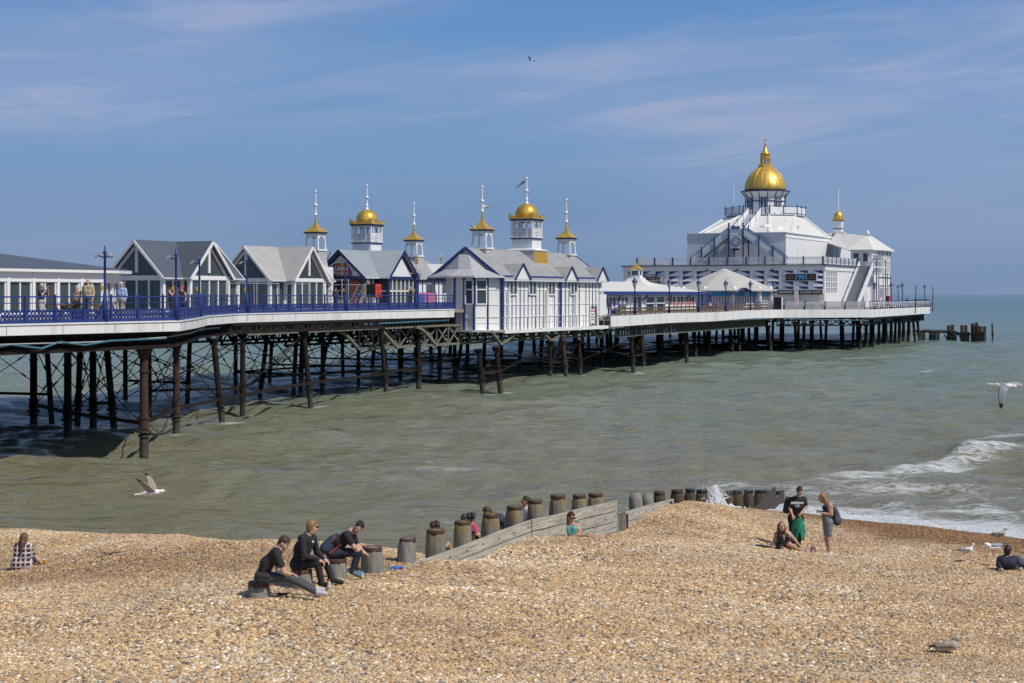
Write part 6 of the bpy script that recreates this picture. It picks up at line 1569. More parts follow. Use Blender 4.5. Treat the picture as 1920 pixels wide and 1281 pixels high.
q = copy_tree(lp); u = 266; v = -57; q.location = W(upx(1684,-58),-58,ZD2); q['label'] = 'shorter-looking of two lantern posts just right of the pavilion wing'
for px,lb in ((1716,'thin bare leaning pole between lantern posts at the deck end'),(1750,'thin bare pole just beyond the end of the deck')):
    u,v = edge_pt(min(px,1745),E2[:-1],-.15); o = pthing('pole', lb, 'pole', u+(1.5 if px == 1750 else 0), v, ZD2-.9, 'thin bare poles at the deck end')
    m = MB(); m.tube((0,0,0),(.08,.1,4.2),.075,.06,8); m.build('shaft', M['navy'], o); m = MB(); m.tube((0,0,1.1),(.02,.03,1.4),.11,.11,8); m.build('collar', M['rust'], o)
def deck_furniture():
    # red and black cabinet on a post base
    v = -63.5; u = upx(702,v); o = pthing('cabinet', 'red and black box cabinet on grey legs outside the arcade', 'cabinet', u, v, ZD1)
    m = MB(); m.box(-.5,.3,-.4,.4,1.0,2.0); m.build('body', M['black'], o)
    m = MB(); m.box(.305,.36,-.42,.42,.98,2.02); f = m.build('door', M['red'], o)
    m = MB()
    for z in (1.25,1.7): m.box(.362,.38,-.07,.07,z-.08,z+.08)
    m.build('handle', M['black'], f)
    m = MB()
    for x in (-.4,.2):
        for y in (-.3,.3): m.box(x-.07,x+.07,y-.07,y+.07,0,1.0)
    m.build('legs', M['pale_grey'], o)
    # scaffolding tower, ladder and planks
    v = -71; u = upx(626,v); o = pthing('scaffold_tower', 'pale metal scaffold tower in front of the arcade doorway', 'scaffold', u, v, ZD1); m = MB()
    for x in (-1.1,1.1):
        for y in (-.5,.5): m.tube((x,y,0),(x,y,2.5),.05,.05,6)
    for z in (.5,1.0,1.5,2.0,2.4):
        for y in (-.5,.5): m.tube((-1.1,y,z),(1.1,y,z),.035,.035,6)
    m.build('frame', M['grey_steel'], o)
    v = -70; u = upx(655,v); o = pthing('ladder', 'aluminium ladder leaning by the arcade doorway', 'ladder', u, v, ZD1); m = MB()
    for x in (-.28,.28): m.bar((x,0,0),(x+.9,.6,2.1),.08,.05)
    for k in range(7): f = .1+k*.13; m.bar((-.28+.9*f,.6*f,2.1*f),(.28+.9*f,.6*f,2.1*f),.05,.05)
    m.build('rails_and_rungs', M['grey_steel'], o)
    o = pthing('plank', 'bundle of bare planks propped upright beside the ladder', 'planks', u+.6, v+.4, ZD1); m = MB()
    for k in range(3): m.bar((k*.12,0,0),(.75+k*.1,.5,2.45-k*.15),.12,.06)
    m.build('boards', M['wood_plank'], o)
    # mesh site fence panels
    for k,(px,lb) in enumerate(((452,'temporary mesh fence panel left of the grey-roofed kiosk gable'),(500,'temporary mesh fence panel in front of the grey-roofed kiosk'),(560,'temporary mesh fence panel before the grey kiosk gable'),(668,'temporary mesh fence panel by the arcade planks'))):
        v = -66.5 if k < 3 else -69; u = upx(px,v); o = pthing('fence_panel', lb, 'fence panel', u, v, ZD1, 'temporary mesh fence panels'); m = MB(); w = MB()
        for y in (-1.6,1.6): m.tube((0,y,0),(0,y,2.0),.03,.03,6)
        for z in (.15,2.0): m.tube((0,-1.6,z),(0,1.6,z),.03,.03,6)
        for y in np.linspace(-1.5,1.5,14): w.bar((0,y,.15),(0,y,2.0),.008,.008)
        m.build('frame', M['grey_steel'], o); w.build('wires', M['grey_steel'], o)
    # picnic tables with planters
    for k,(px,lb) in enumerate(((112,'brown picnic table beside the man in navy gilet'),(150,'brown picnic table with leafy planter behind the man in beige jumper'),(186,'brown picnic table behind the tall floodlight post'))):
        v = -51.5; u = upx(px,v); o = pthing('picnic_table', lb, 'picnic table', u, v, ZD1, 'picnic tables outside the cafe')
        m = MB(); m.box(-.38,.38,-.85,.85,.72,.77); m.build('tabletop', M['bark_brown'], o)
        for s in (-.68,.68): 
            m = MB(); m.box(s-.13,s+.13,-.85,.85,.42,.46); m.build('seat', M['bark_brown'], o)
        for y in (-.6,.6):
            m = MB(); m.bar((-.3,y,.7),(-.75,y,0),.09,.05); m.bar((.3,y,.7),(.75,y,0),.09,.05); m.bar((-.7,y,.4),(.7,y,.4),.09,.05); m.build('trestle', M['bark_brown'], o)
    v = -49.5; u = upx(143,v); o = pthing('planter', 'leafy green potted plant by the beige jumper man', 'planter', u, v, ZD1)
    m = MB(); m.lathe([(.2,0),(.26,.4),(.24,.42)],12,(0,0,0)); m.build('pot', M['black'], o); lf = MB(); rg = random.Random(2)
    for k in range(260):
        p = Vector((rg.gauss(0,.3),rg.gauss(0,.16),.62+rg.gauss(0,.14))); a = Vector((rg.gauss(0,1),rg.gauss(0,1),rg.gauss(0,1))).normalized()*.07; b = Vector((rg.gauss(0,1),rg.gauss(0,1),rg.gauss(0,1))).normalized()*.045
        lf.add([p-a,p+b,p+a,p-b],[(0,1,2,3)])
    lf.build('leaves', fmat('plant_leaf',(.05,.09,.025)), o)
    # pink banner and bins by the arcade end
    v = -62.2; u = upx(800,v); o = pthing('banner_stand', 'pink and blue printed banner on a stand right of the arcade', 'banner', u, v, ZD1); m = MB(); m.box(-.03,.03,-1.5,1.5,.4,1.35); m.build('banner', fmat('pink_banner',(.42,.14,.28)), o)
    m = MB(); m.box(.032,.045,-1.4,-.4,.5,1.2); m.build('print', fmat('blue_print',(.05,.1,.3)), o); m = MB(); m.box(-.05,.05,-1.55,-1.5,0,1.4); m.box(-.05,.05,1.5,1.55,0,1.4); m.build('legs', M['black'], o)
    v = -56.8; u = 141.2; o = pthing('service_gate', 'blue metal gate and white panel at the end of the overhanging house', 'gate', u, v, ZD2)
    m = MB()
    for z in (.1,.55,1.1): m.bar((.1,-.6,z),(.1,1.4,z),.06,.08)
    for y in (-.6,1.4): m.bar((.1,y,0),(.1,y,1.35),.1,.1)
    m.box(.08,.12,-.5,1.3,.15,.5); m.build('gate_frame', M['blue'], o); m = MB(); m.box(-.3,-.2,-2.6,-1.0,0,2.0); m.build('white_panel', M['white_clean'], o)
    v = -59.0; u = upx(1459,v); o = pthing('kiosk_board', 'tall black display board beside the last tent cafe lantern post', 'board', u, v, ZD2)
    m = MB(); m.box(-.5,.5,-.2,.2,0,1.6); m.build('cabinet', M['black'], o); m = MB(); m.box(.505,.55,-.2,.2,0,1.6); m.build('side_panel', M['white_clean'], o)
    v = -57.0; u = upx(1667,v); o = pthing('vending_box', 'red-sided black box against the glazed wing', 'box', u, v, ZD2); m = MB(); m.box(-.5,.1,-.5,.5,0,1.7); m.build('body', M['black'], o); m = MB(); m.box(.105,.14,-.5,.5,0,1.7); m.build('side', M['red'], o)
deck_furniture()
def wreck():
    o = thing('wrecked_landing_stage', 'rusting remains of a low landing stage sticking out past the pier end', 'landing stage')
    m = MB(); bm = MB()
    A = Vector((at(1722,0,262).x,262,0)); B = Vector((at(1846,0,256).x,256,0)); d = (B-A); rg = random.Random(5)
    def P(f,z,dy=0): return A+d*f+Vector((0,dy,z))
    for dy in (0,2.2): bm.bar(P(0,1.35,dy),P(.62,1.2,dy),.3,.28); bm.bar(P(.55,1.0,dy),P(1,.95,dy),.28,.3)
    bm.bar(P(.1,1.6,1),P(.55,1.5,1),.8,.12)
    for f,h in ((.08,1.4),(.24,1.4),(.3,1.4),(.52,2.5),(.56,1.5),(.72,2.45),(.75,1.4),(.88,2.9),(.905,2.4),(.965,1.4),(1.0,2.3)):
        for dy in (0,2.2): m.bar(P(f,-1,dy),P(f,h-rg.random()*.3*(dy > 0),dy),.42,.42)
    for f in (.2,.4,.62,.68,.82,.94): m.bar(P(f,.9),P(f+.06,-.4),.16,.16)
    for k in range(16): f = rg.uniform(.5,.74); m.bar(P(f,rg.uniform(.2,1.4),.5),P(f+rg.uniform(-.05,.05),rg.uniform(.0,1.3),1.2),.1,.1)
    m.build('posts', M['rust'], o); bm.build('beams', M['rust'], o)
    p = at(1862,0,256); o = thing('marker_post', 'single rusty marker post standing in the sea past the wrecked stage', 'post', (p.x,256,0)); m = MB(); m.tube((0,0,-1.5),(-.15,0,2.75),.16,.13,8); m.build('shaft', M['rust'], o); m = MB(); m.tube((-.05,0,.95),(-.06,0,1.15),.25,.25,8); m.build('collar', M['iron'], o)
wreck()

# ------------------------------------------------------------------ people and gulls: smooth-union bodies polygonised with surface nets
class SDF:
    def __init__(s): s.p = []
    def cap(s, a, b, ra, rb, mi, k=.03): s.p.append(('c', Vector(a), Vector(b), ra, rb, mi, k)); return s
    def ell(s, c, r, mi, k=.02, axes=None): s.p.append(('e', Vector(c), r, axes, 0, mi, k)); return s
    def mesh(s, h):
        lo = np.full(3, 1e9); hi = -lo
        for q in s.p:
            if q[0] == 'c':
                for c, r in ((q[1],q[3]),(q[2],q[4])): lo = np.minimum(lo, np.array(c)-r); hi = np.maximum(hi, np.array(c)+r)
            else: r = max(q[2]); lo = np.minimum(lo, np.array(q[1])-r); hi = np.maximum(hi, np.array(q[1])+r)
        lo -= 3*h; hi += 3*h; n = np.ceil((hi-lo)/h).astype(int)+1
        D = np.full(n, .2, np.float32); B = np.full(n, .2, np.float32); ID = np.zeros(n, np.int16)
        for q in s.p:
            if q[0] == 'c': r = max(q[3],q[4]); l = np.minimum(q[1],q[2])-r; u = np.maximum(q[1],q[2])+r
            else: r = max(q[2]); l = np.array(q[1])-r; u = np.array(q[1])+r
            m = q[6]+2.5*h; i0 = np.maximum(np.floor((l-m-lo)/h).astype(int),0); i1 = np.minimum(np.ceil((u+m-lo)/h).astype(int)+1,n)
            ax = [lo[k]+h*np.arange(i0[k],i1[k]) for k in range(3)]
            X_,Y_,Z_ = np.meshgrid(*ax, indexing='ij')
            if q[0] == 'c':
                a = np.array(q[1]); ba = np.array(q[2])-a; t = np.clip(((X_-a[0])*ba[0]+(Y_-a[1])*ba[1]+(Z_-a[2])*ba[2])/max(1e-9,ba@ba),0,1)
                d = np.sqrt((X_-a[0]-t*ba[0])**2+(Y_-a[1]-t*ba[1])**2+(Z_-a[2]-t*ba[2])**2)-(q[3]+(q[4]-q[3])*t)
            else:
                c = np.array(q[1]); r3 = q[2]; P = [X_-c[0],Y_-c[1],Z_-c[2]]
                if q[3] is not None: P = [P[0]*a_[0]+P[1]*a_[1]+P[2]*a_[2] for a_ in q[3]]
                k0 = np.sqrt((P[0]/r3[0])**2+(P[1]/r3[1])**2+(P[2]/r3[2])**2); k1 = np.sqrt((P[0]/r3[0]**2)**2+(P[1]/r3[1]**2)**2+(P[2]/r3[2]**2)**2)+1e-9
                d = np.where(k0 < 1e-4, -min(r3), k0*(k0-1)/k1)
            sl = tuple(slice(i0[k],i1[k]) for k in range(3)); d = d.astype(np.float32)
            b = B[sl]; ID[sl] = np.where(d < b, q[5], ID[sl]); B[sl] = np.minimum(b, d)
            D0 = D[sl]; kk = max(q[6],1e-4); hh = np.clip(.5+.5*(D0-d)/kk,0,1); D[sl] = D0+(d-D0)*hh-kk*hh*(1-hh)
        return nets(D, ID, lo, h)
def nets(D, ID, lo, h):
    nx,ny,nz = D.shape; S = np.zeros((nx-1,ny-1,nz-1,3), np.float32); C = np.zeros((nx-1,ny-1,nz-1), np.int32); quads = []
    g = np.indices(D.shape)
    for a in range(3):
        s0 = [slice(None)]*3; s1 = [slice(None)]*3; s0[a] = slice(0,-1); s1[a] = slice(1,None)
        d0 = D[tuple(s0)]; d1 = D[tuple(s1)]; cr = (d0 < 0) != (d1 < 0); I = np.argwhere(cr)
        if len(I) == 0: continue
        v0 = d0[cr]; v1 = d1[cr]; t = v0/(v0-v1); pos = I.astype(np.float32); pos[:,a] += t
        b,c = (a+1)%3,(a+2)%3; cells = []
        ok = np.ones(len(I),bool)
        for (db,dc) in ((-1,-1),(0,-1),(0,0),(-1,0)):
            J = I.copy(); J[:,b] += db; J[:,c] += dc
            lim = np.array([nx-1,ny-1,nz-1]); good = ((J >= 0)&(J < lim)).all(1); ok &= good; Jc = np.clip(J,0,lim-1)
            np.add.at(S, tuple(Jc[good].T), pos[good]); np.add.at(C, tuple(Jc[good].T), 1); cells.append(Jc)
        qd = np.stack([(c_[:,0]*(ny-1)+c_[:,1])*(nz-1)+c_[:,2] for c_ in cells],1)[ok]; inside = (v0 < 0)[ok]
        qd[~inside] = qd[~inside][:,::-1]; quads.append(qd)
    Q = np.concatenate(quads); flat = C.ravel(); used = flat > 0; idx = np.full(len(flat),-1); idx[used] = np.arange(used.sum())
    V = (S.reshape(-1,3)[used]/flat[used][:,None]); near = np.clip(np.round(V).astype(int),0,np.array(D.shape)-1)
    vid = ID[near[:,0],near[:,1],near[:,2]]; F = idx[Q]; V = V*h+lo
    return V, F, vid
def sdf_object(name, sdf, h, mats, parent=None, extra=None, smooth_iter=1):
    V,F,vid = sdf.mesh(h)
    for _ in range(smooth_iter):                                 # light Laplacian pass
        acc = np.zeros_like(V); cnt = np.zeros(len(V))
        for i in range(4):
            a = F[:,i]; b = F[:,(i+1)%4]; np.add.at(acc,a,V[b]); np.add.at(cnt,a,1); np.add.at(acc,b,V[a]); np.add.at(cnt,b,1)
        V = V*.55+.45*acc/np.maximum(cnt,1)[:,None]
    fm = vid[F]; fid = np.where(fm[:,0] == fm[:,2], fm[:,0], fm[:,1])
    m = MB(); m.v = [tuple(p) for p in V.tolist()]; m.f = [tuple(f) for f in F.tolist()]; m.m = fid.tolist(); m.sm = [True]*len(m.f)
    if extra:
        b = len(m.v); m.v += extra.v; m.f += [tuple(b+i for i in f) for f in extra.f]; m.m += extra.m; m.sm += extra.sm
    return m.build(name, mats, parent)
SKIN = dict(pale=(.56,.33,.24), mid=(.44,.25,.165), tan=(.33,.18,.11), brown=(.20,.105,.065))
def frame_of(f, up=(0,0,1)):
    f = Vector(f).normalized(); u = Vector(up); u = (u-f*u.dot(f)).normalized(); r = f.cross(u); return f,u,r
def person(label, J, face, skin='pale', hair=(.06,.035,.02), top=(.02,.02,.022), bottom=(.02,.02,.022), shoe=(.5,.5,.5), sleeve='short', legs='long', h=.0125, s=1.0,
           hairstyle='short', head_up=(0,0,1), group=None, hand_dir=None, top_style='shirt', glasses=False, origin=None, fat=1.0, hand_curl=.5, belly=0.0, name='person', hat=None):
    """J: joint name -> world position. Materials: 0 skin 1 top 2 bottom 3 shoe 4 dark 5 lip 6 undershirt"""
    J = {k: Vector(v) for k,v in J.items()}
    org = Vector(origin) if origin is not None else Vector((J['pel'].x, J['pel'].y, min(v.z for v in J.values())-.05))
    root = thing(name, label, 'person', org, 0, group)
    for k in J: J[k] = J[k]-org
    S = SDF(); T,B,K,H = 1,2,0,3
    c = J['head']; f,u,r = frame_of(face, head_up)
    ax = [tuple(r),tuple(f),tuple(u)]
    S.ell(c+u*.02-f*.008, (.073*s,.092*s,.105*s), 0, .02, ax)
    S.ell(c-u*.055+f*.022, (.054*s,.062*s,.062*s), 0, .03, ax); S.ell(c-u*.095+f*.055,(.022*s,.02*s,.018*s),0,.02,ax)
    S.cap(c+f*.088*s+u*.012, c+f*.106*s-u*.028*s, .009*s, .016*s, 0, .012)
    S.ell(c+f*.083*s+u*.034*s,(.05*s,.012*s,.01*s),0,.012,ax)
    for sg in (-1,1):
        S.ell(c+r*sg*.075*s-f*.005-u*.01, (.012*s,.022*s,.032*s), 0, .006, ax)
        S.ell(c+r*sg*.031*s+f*.082*s+u*.012*s, (.013*s,.010*s,.008*s), 4, .002, ax)
        S.ell(c+r*sg*.045*s+f*.055*s-u*.03*s,(.02*s,.022*s,.022*s),0,.02,ax)
    S.ell(c+f*.082*s-u*.058*s,(.024*s,.012*s,.008*s),5,.003,ax)
    nk = J['neck']; S.cap(c-u*.07-f*.02, nk, .052*s, .06*s, 0, .025)
    sl,sr = J['shl'],J['shr']; pel = J['pel']; ch = J.get('chest', (sl+sr)/2*.62+pel*.38)
    mids = (sl+sr)/2; across = (sr-sl).normalized(); spine = (mids-pel).normalized(); front = spine.cross(across); hw = (sr-sl).length/2
    S.cap(nk, mids, .06*s, .085*s, T if top_style != 'strap' else 0, .03)
    S.cap(sl+(mids-sl)*.12, sr+(mids-sr)*.12, .068*s*fat, .068*s*fat, T if top_style == 'shirt' else 0, .04)
    w1 = max(.06,hw*.48)
    S.cap(mids-spine*.05-across*w1, ch-across*w1*.92, .098*s*fat, .103*s*fat, T, .06); S.cap(mids-spine*.05+across*w1, ch+across*w1*.92, .098*s*fat, .103*s*fat, T, .06)
    if top_style == 'strap':
        for sg in (-1,1): S.ell(ch+(mids-ch)*.55+across*sg*.075*s+front*.085*s, (.066*s,.05*s,.06*s), T, .03)
        S.ell(mids-spine*.06+front*.075*s,(.10*s,.035*s,.05*s),0,.03,[tuple(across),tuple(front),tuple(spine)])
    hpw = .085*s
    S.cap(ch-across*.06, pel-across*.045+spine*.05, .098*s*fat, .105*s*fat, T, .07); S.cap(ch+across*.06, pel+across*.045+spine*.05, .098*s*fat, .105*s*fat, T, .07)
    if belly: S.ell(ch*.5+pel*.5+front*.05,(.12*s*fat,.1+belly,.14*s),T,.06,[tuple(across),tuple(front),tuple(spine)])
    S.cap(pel-across*hpw, pel+across*hpw, .112*s*fat, .112*s*fat, B, .05)
    ex = MB(); ex.smooth = True
    for sd,sh in (('l',sl),('r',sr)):
        el,ha = J['el'+sd],J['ha'+sd]
        am = T if sleeve in ('long','short') else 0; fm = T if sleeve == 'long' else 0
        arm_extra = .010 if sleeve == 'long' else 0
        if sleeve == 'short':
            q = sh+(el-sh)*.62; S.cap(sh,q,.066*s,.064*s,T,.03); S.cap(q-(el-sh)*.06,el,.046*s,.041*s,0,.008)
        else: S.cap(sh,el,.060*s+arm_extra,.045*s+arm_extra,am,.03)
        S.cap(el,ha,.042*s+arm_extra,.029*s+arm_extra,fm,.015)
        hd = Vector(hand_dir[sd]) if hand_dir and sd in hand_dir else (ha-el); hd = hd.normalized()
        side = hd.cross(Vector((0,0,1))); side = side.normalized() if side.length > .2 else Vector((1,0,0)); pn = side.cross(hd)   # palm frame
        if pn.z > 0: pass
        S.ell(ha+hd*.045*s,(.040*s,.05*s,.018*s),0,.015,[tuple(side),tuple(hd),tuple(pn)])
        for k,(o_,L_) in enumerate(((-.03,.066),(-.010,.078),(.010,.074),(.029,.058))):
            p0 = ha+hd*.085*s+side*o_*s; p1 = p0+(hd*math.cos(hand_curl*.5)-pn*math.sin(hand_curl*.5))*L_*.5*s; p2 = p1+(hd*math.cos(hand_curl*1.6)-pn*math.sin(hand_curl*1.6))*L_*.55*s
            ex.tube(p0-hd*.02,p1,.0098*s,.0088*s,6); ex.tube(p1,p2,.0088*s,.0065*s,6)
        sgn = 1 if sd == 'l' else -1
        p0 = ha+hd*.025*s+side*sgn*.036*s; p1 = p0+(hd*.7+side*sgn*.6-pn*.2)*.035*s; p2 = p1+(hd*.95+side*sgn*.1-pn*.3)*.03*s; ex.tube(p0,p1,.0125*s,.0105*s,6); ex.tube(p1,p2,.0105*s,.008*s,6)
    for sd,sg in (('l',-1),('r',1)):
        if 'kn'+sd not in J: continue
        hp = J.get('hp'+sd, pel+across*hpw*sg); kn,an,to = J['kn'+sd],J['an'+sd],J['to'+sd]
        ex_ = .010 if legs == 'long' else 0
        if legs == 'long': S.cap(hp,kn,.088*s*fat+ex_,.060*s+ex_,B,.04); S.cap(kn,an,.056*s+ex_,.042*s+ex_,B,.03)
        elif legs == 'short':
            q = hp+(kn-hp)*.6; S.cap(hp,q,.094*s*fat,.086*s*fat,B,.04); S.cap(q-(kn-hp)*.06,kn,.072*s*fat,.055*s,0,.01); S.cap(kn,kn+(an-kn)*.35,.05*s,.056*s,0,.03); S.cap(kn+(an-kn)*.35,an,.056*s,.034*s,0,.03)
        else:
            S.cap(hp,kn,.086*s*fat,.054*s,0,.03); S.cap(kn,kn+(an-kn)*.35,.05*s,.055*s,0,.03); S.cap(kn+(an-kn)*.35,an,.055*s,.034*s,0,.03)
        heel = an-(to-an).normalized()*.045*s; S.cap(heel-Vector((0,0,.025)),to,.042*s,.034*s,H,.02)
        S.cap(an,to,.04*s,.032*s,H,.02)
    mats = [fmat('skin_'+skin,SKIN[skin],.5)]+[fmat('cloth_%02x%02x%02x'%tuple(int(min(1,x)*255) for x in cc),cc) if not isinstance(cc,bpy.types.Material) else cc for cc in (top,bottom,shoe)]+[fmat('eye_dark',(.015,.012,.01),.3), fmat('lip_'+skin,tuple(x*.6 for x in SKIN[skin]),.5)]
    body = sdf_object('body', S, h, mats, root, ex)
    hm = fmat('hair_%02x%02x%02x'%tuple(int(x*255) for x in hair), hair, .6) if hair else None
    if hair and hairstyle != 'none':
        Q = SDF(); Q.ell(c+u*.035-f*.018,(.079*s,.093*s,.098*s),0,.02,ax)
        if hairstyle == 'short':
            Q.ell(c-f*.06-u*.03,(.06*s,.045*s,.07*s),0,.03,ax)
        if hairstyle in ('crop','short'):
            if hairstyle == 'crop': Q.ell(c-f*.062-u*.02,(.055*s,.04*s,.06*s),0,.02,ax)
            rg = random.Random(int(org.x*100))
            for k in range(70):
                dv = (r*rg.gauss(0,1)+f*rg.gauss(.1,1)+u*abs(rg.gauss(.7,.7))).normalized(); q = c+u*.035-f*.014+r*dv.dot(r)*.072*s+f*dv.dot(f)*.088*s+u*dv.dot(u)*.092*s
                Q.cap(q,q+(dv*.4+f*.6+u*.25).normalized()*.022,.013,.006,0,.008)
        elif hairstyle == 'curly':
            rg = random.Random(8)
            for k in range(46):
                dvec = Vector((rg.gauss(0,1),rg.gauss(0,1),rg.gauss(0,1))).normalized()
                if dvec.dot(f) > .45 and dvec.dot(u) < .5: continue
                q = c+u*.03+dvec*.095; Q.ell(q,(.03,.03,.03),0,.012)
        elif hairstyle in ('long','wind'):
            Q.ell(c-f*.055-u*.05,(.085*s,.06*s,.12*s),0,.04,ax)
            for sg in (-1,1): Q.cap(c+r*sg*.075+u*.03-f*.01,c+r*sg*.085-u*.13-f*.01,.028,.03,0,.03)
            q0 = c-f*.07-u*.1; dirs = (-.25,-1) if hairstyle == 'long' else (-.5,-.7)
            for k in range(7):
                o_ = r*(k-3)*.03; q1 = q0+o_+u*dirs[1]*(.2 if k%2 else .26)+f*dirs[0]*.15; Q.cap(q0+o_*.8,q1,.035,.014,0,.03)
        elif hairstyle == 'bun':
            Q.ell(c-f*.05-u*.0,(.078*s,.07*s,.09*s),0,.03,ax); Q.ell(c-f*.12+u*.03,(.042,.042,.042),0,.01,ax)
        V,F,vid = Q.mesh(h*.9)
        # cut the face open: drop cells in front of the hairline
        P = V-np.array(c); fr = P@np.array(f); up_ = P@np.array(u); front_v = (fr > .030*s)&(up_ < .066*s-.0*fr); low = (up_ < -.035*s)&(fr > -.02) if hairstyle not in ('long','wind') else (fr > .03*s)&(up_ < .06)
        bad = front_v|low; keep = ~bad[F].all(1); F2 = F[keep]
        m = MB(); m.v = [tuple(p) for p in V.tolist()]; m.f = [tuple(q) for q in F2.tolist()]; m.m = [0]*len(F2); m.sm = [True]*len(F2); m.build('hair', hm, root)
    if hat:
        m = MB(); R3 = Matrix((r,f,u)).transposed().to_4x4(); m.lathe([(.088*s,.0),(.086*s,.05),(.065*s,.1),(.02*s,.118)],14)
        m.v = [tuple(Matrix.Translation(c+u*.035)@R3@Vector(p)) for p in m.v]; q = MB(); b0 = c+u*.045+f*.1; m.add([b0-r*.06,b0+r*.06,b0+r*.045+f*.06-u*.01,b0-r*.045+f*.06-u*.01,b0-r*.06-u*.015,b0+r*.06-u*.015,b0+r*.045+f*.06-u*.022,b0-r*.045+f*.06-u*.022],[(0,1,2,3),(7,6,5,4),(3,2,6,7),(0,3,7,4),(1,5,6,2)]); m.build('hat', fmat('hat_%02x%02x%02x'%tuple(int(x*255) for x in hat),hat), root)
    if glasses:
        m = MB()
        for sg in (-1,1): m.wallpoly([c+r*(sg*.034-.027)+f*.097-u*.012,c+r*(sg*.034+.027)+f*.097-u*.012,c+r*(sg*.034+.029)+f*.095+u*.027,c+r*(sg*.034-.029)+f*.095+u*.027],f,.008); m.bar(c+r*sg*.064+f*.09+u*.02,c+r*sg*.078-f*.0+u*.012,.006,.008)
        m.bar(c-r*.06+f*.098+u*.024,c+r*.06+f*.098+u*.024,.006,.008); m.build('sunglasses', M['black'], root)
    root['_J'] = 0; del root['_J']
    return root, J, org

# ---- beach people
def PJ(d0, **kw):
    out = {}
    for k,v in kw.items(): out[k] = at(v[0], v[1], d0+(v[2] if len(v) > 2 else 0))
    return out
def local_child(name, mb, matl, root): return mb.build(name, matl, root)
# young man leaning over his phone, legs stretched out
d0 = 26.5
J = PJ(d0, head=(532,1019), neck=(519,1029,.03), shl=(521,1034,.20), shr=(517,1036,-.19), chest=(501,1056,0), pel=(490,1083,0), ell=(521,1069,.26), hal=(547,1077,.08), elr=(533,1073,-.22), har=(549,1079,-.03),
       knl=(545,1080,.20), anl=(588,1104,.22), tol=(606,1107,.22), knr=(543,1083,-.09), anr=(590,1109,-.10), tor=(610,1113,-.10))
r1_,J1,O1 = person('young man in black T-shirt and grey jeans hunched over a phone, legs stretched out', J, (.72,-.08,-.5), hair=(.055,.032,.018), top=(.016,.016,.018), bottom=(.060,.062,.068), shoe=(.46,.46,.48), hairstyle='crop', head_up=(.5,0,.8), hand_curl=.9)
m = MB(); p = J1['har']+Vector((.10,.06,.02)); m.bar(p,p+Vector((.03,.03,.13)),.07,.012); m.build('phone', M['black'], r1_).parent = None
ph = bpy.data.objects['phone']; ph.location = O1; tag(ph,'black phone in the hands of the young man with outstretched legs','phone')
m = MB(); m.bar(J1['neck']+Vector((-.05,-.16,-.02)),J1['chest']+Vector((.0,-.175,0)),.05,.02,up=(0,1,0)); m.bar(J1['chest']+Vector((.0,-.175,0)),J1['pel']+Vector((.02,-.19,.02)),.05,.02,up=(0,1,0)); S = SDF(); q = J1['pel']+Vector((.04,-.19,.03)); S.cap(q+Vector((-.05,0,.03)),q+Vector((.09,0,.02)),.055,.05,0,.03); S.cap(q+Vector((-.06,0,-.04)),q+Vector((.08,0,-.05)),.05,.05,0,.03); b = sdf_object('shoulder_bag', S, .012, [fmat('bag_black',(.022,.022,.024))]); b.location = O1; m.build('strap', fmat('bag_black',(.022,.022,.024)), b); tag(b,'small black shoulder bag at the hip of the young man with outstretched legs','bag')
# young man in black jumper with sunglasses, looking out to sea
d0 = 27.7
J = PJ(d0, head=(585,989,.0), neck=(576,1003,.02), shl=(587,1010,.24), shr=(566,1010,-.20), chest=(567,1030,.02), pel=(560,1058,.0), ell=(594,1036,.3), hal=(606,1048,.10), elr=(570,1043,-.27), har=(598,1049,-.16),
       knl=(611,1053,.2), anl=(622,1086,.22), tol=(641,1092,.2), knr=(595,1055,-.14), anr=(603,1093,-.12), tor=(618,1099,-.16))
r2_,J2,O2 = person('young man in black jumper and dark jeans with sunglasses, face turned towards the sea', J, (.72,.62,-.08), hair=(.23,.12,.045), top=(.013,.013,.016), bottom=(.018,.018,.021), shoe=(.014,.014,.015), sleeve='long', hairstyle='crop', glasses=True, hand_dir={'r':(.8,0,-.5),'l':(.8,-.1,-.4)}, hand_curl=.7, fat=1.06)
m = MB(); q = J2['chest']+Vector((.18,-.1,.13)); m.wallpoly([q,q+Vector((.035,.035,0)),q+Vector((.033,.035,.012)),q+Vector((0,0,.012))],(.6,-.7,.1),.008); q = q+Vector((0,0,.022)); m.wallpoly([q,q+Vector((.022,.022,0)),q+Vector((.02,.022,.014)),q+Vector((0,0,.014))],(.6,-.7,.1),.008); m.build('chest_print', M['white_clean'], r2_)
# youth with navy bag leaning sideways
d0 = 29.0
J = PJ(d0, head=(672,989,-.05), neck=(659,996,0), shl=(662,1004,.22), shr=(649,1003,-.16), chest=(636,1016,.02), pel=(625,1037,0), ell=(668,1022,.24), hal=(680,1033,.14), elr=(664,1026,-.18), har=(680,1036,-.02),
       knl=(672,1035,.18), anl=(664,1069,.2), tol=(679,1076,.2), knr=(672,1036,-.08), anr=(660,1071,-.1), tor=(675,1080,-.12))
r3_,J3,O3 = person('youth in black T-shirt and navy trousers bent forward, navy bag on his back', J, (-.25,-.85,-.28), hair=(.018,.014,.012), top=(.015,.015,.017), bottom=(.017,.020,.034), shoe=(.11,.17,.21), hairstyle='crop', head_up=(.55,0,.83), hand_curl=.4)
S = SDF(); a = J3['chest']+Vector((-.10,-.10,.06)); b = J3['pel']+Vector((-.13,-.10,.10)); S.cap(a,b,.085,.11,0,.05); S.cap(a+Vector((.05,.1,.02)),b+Vector((.02,.16,.0)),.08,.1,0,.05)
bag = sdf_object('backpack', S, .014, [fmat('navy_bag',(.03,.045,.085))]); bag.location = O3; tag(bag,'navy backpack worn by the youth leaning sideways','backpack')
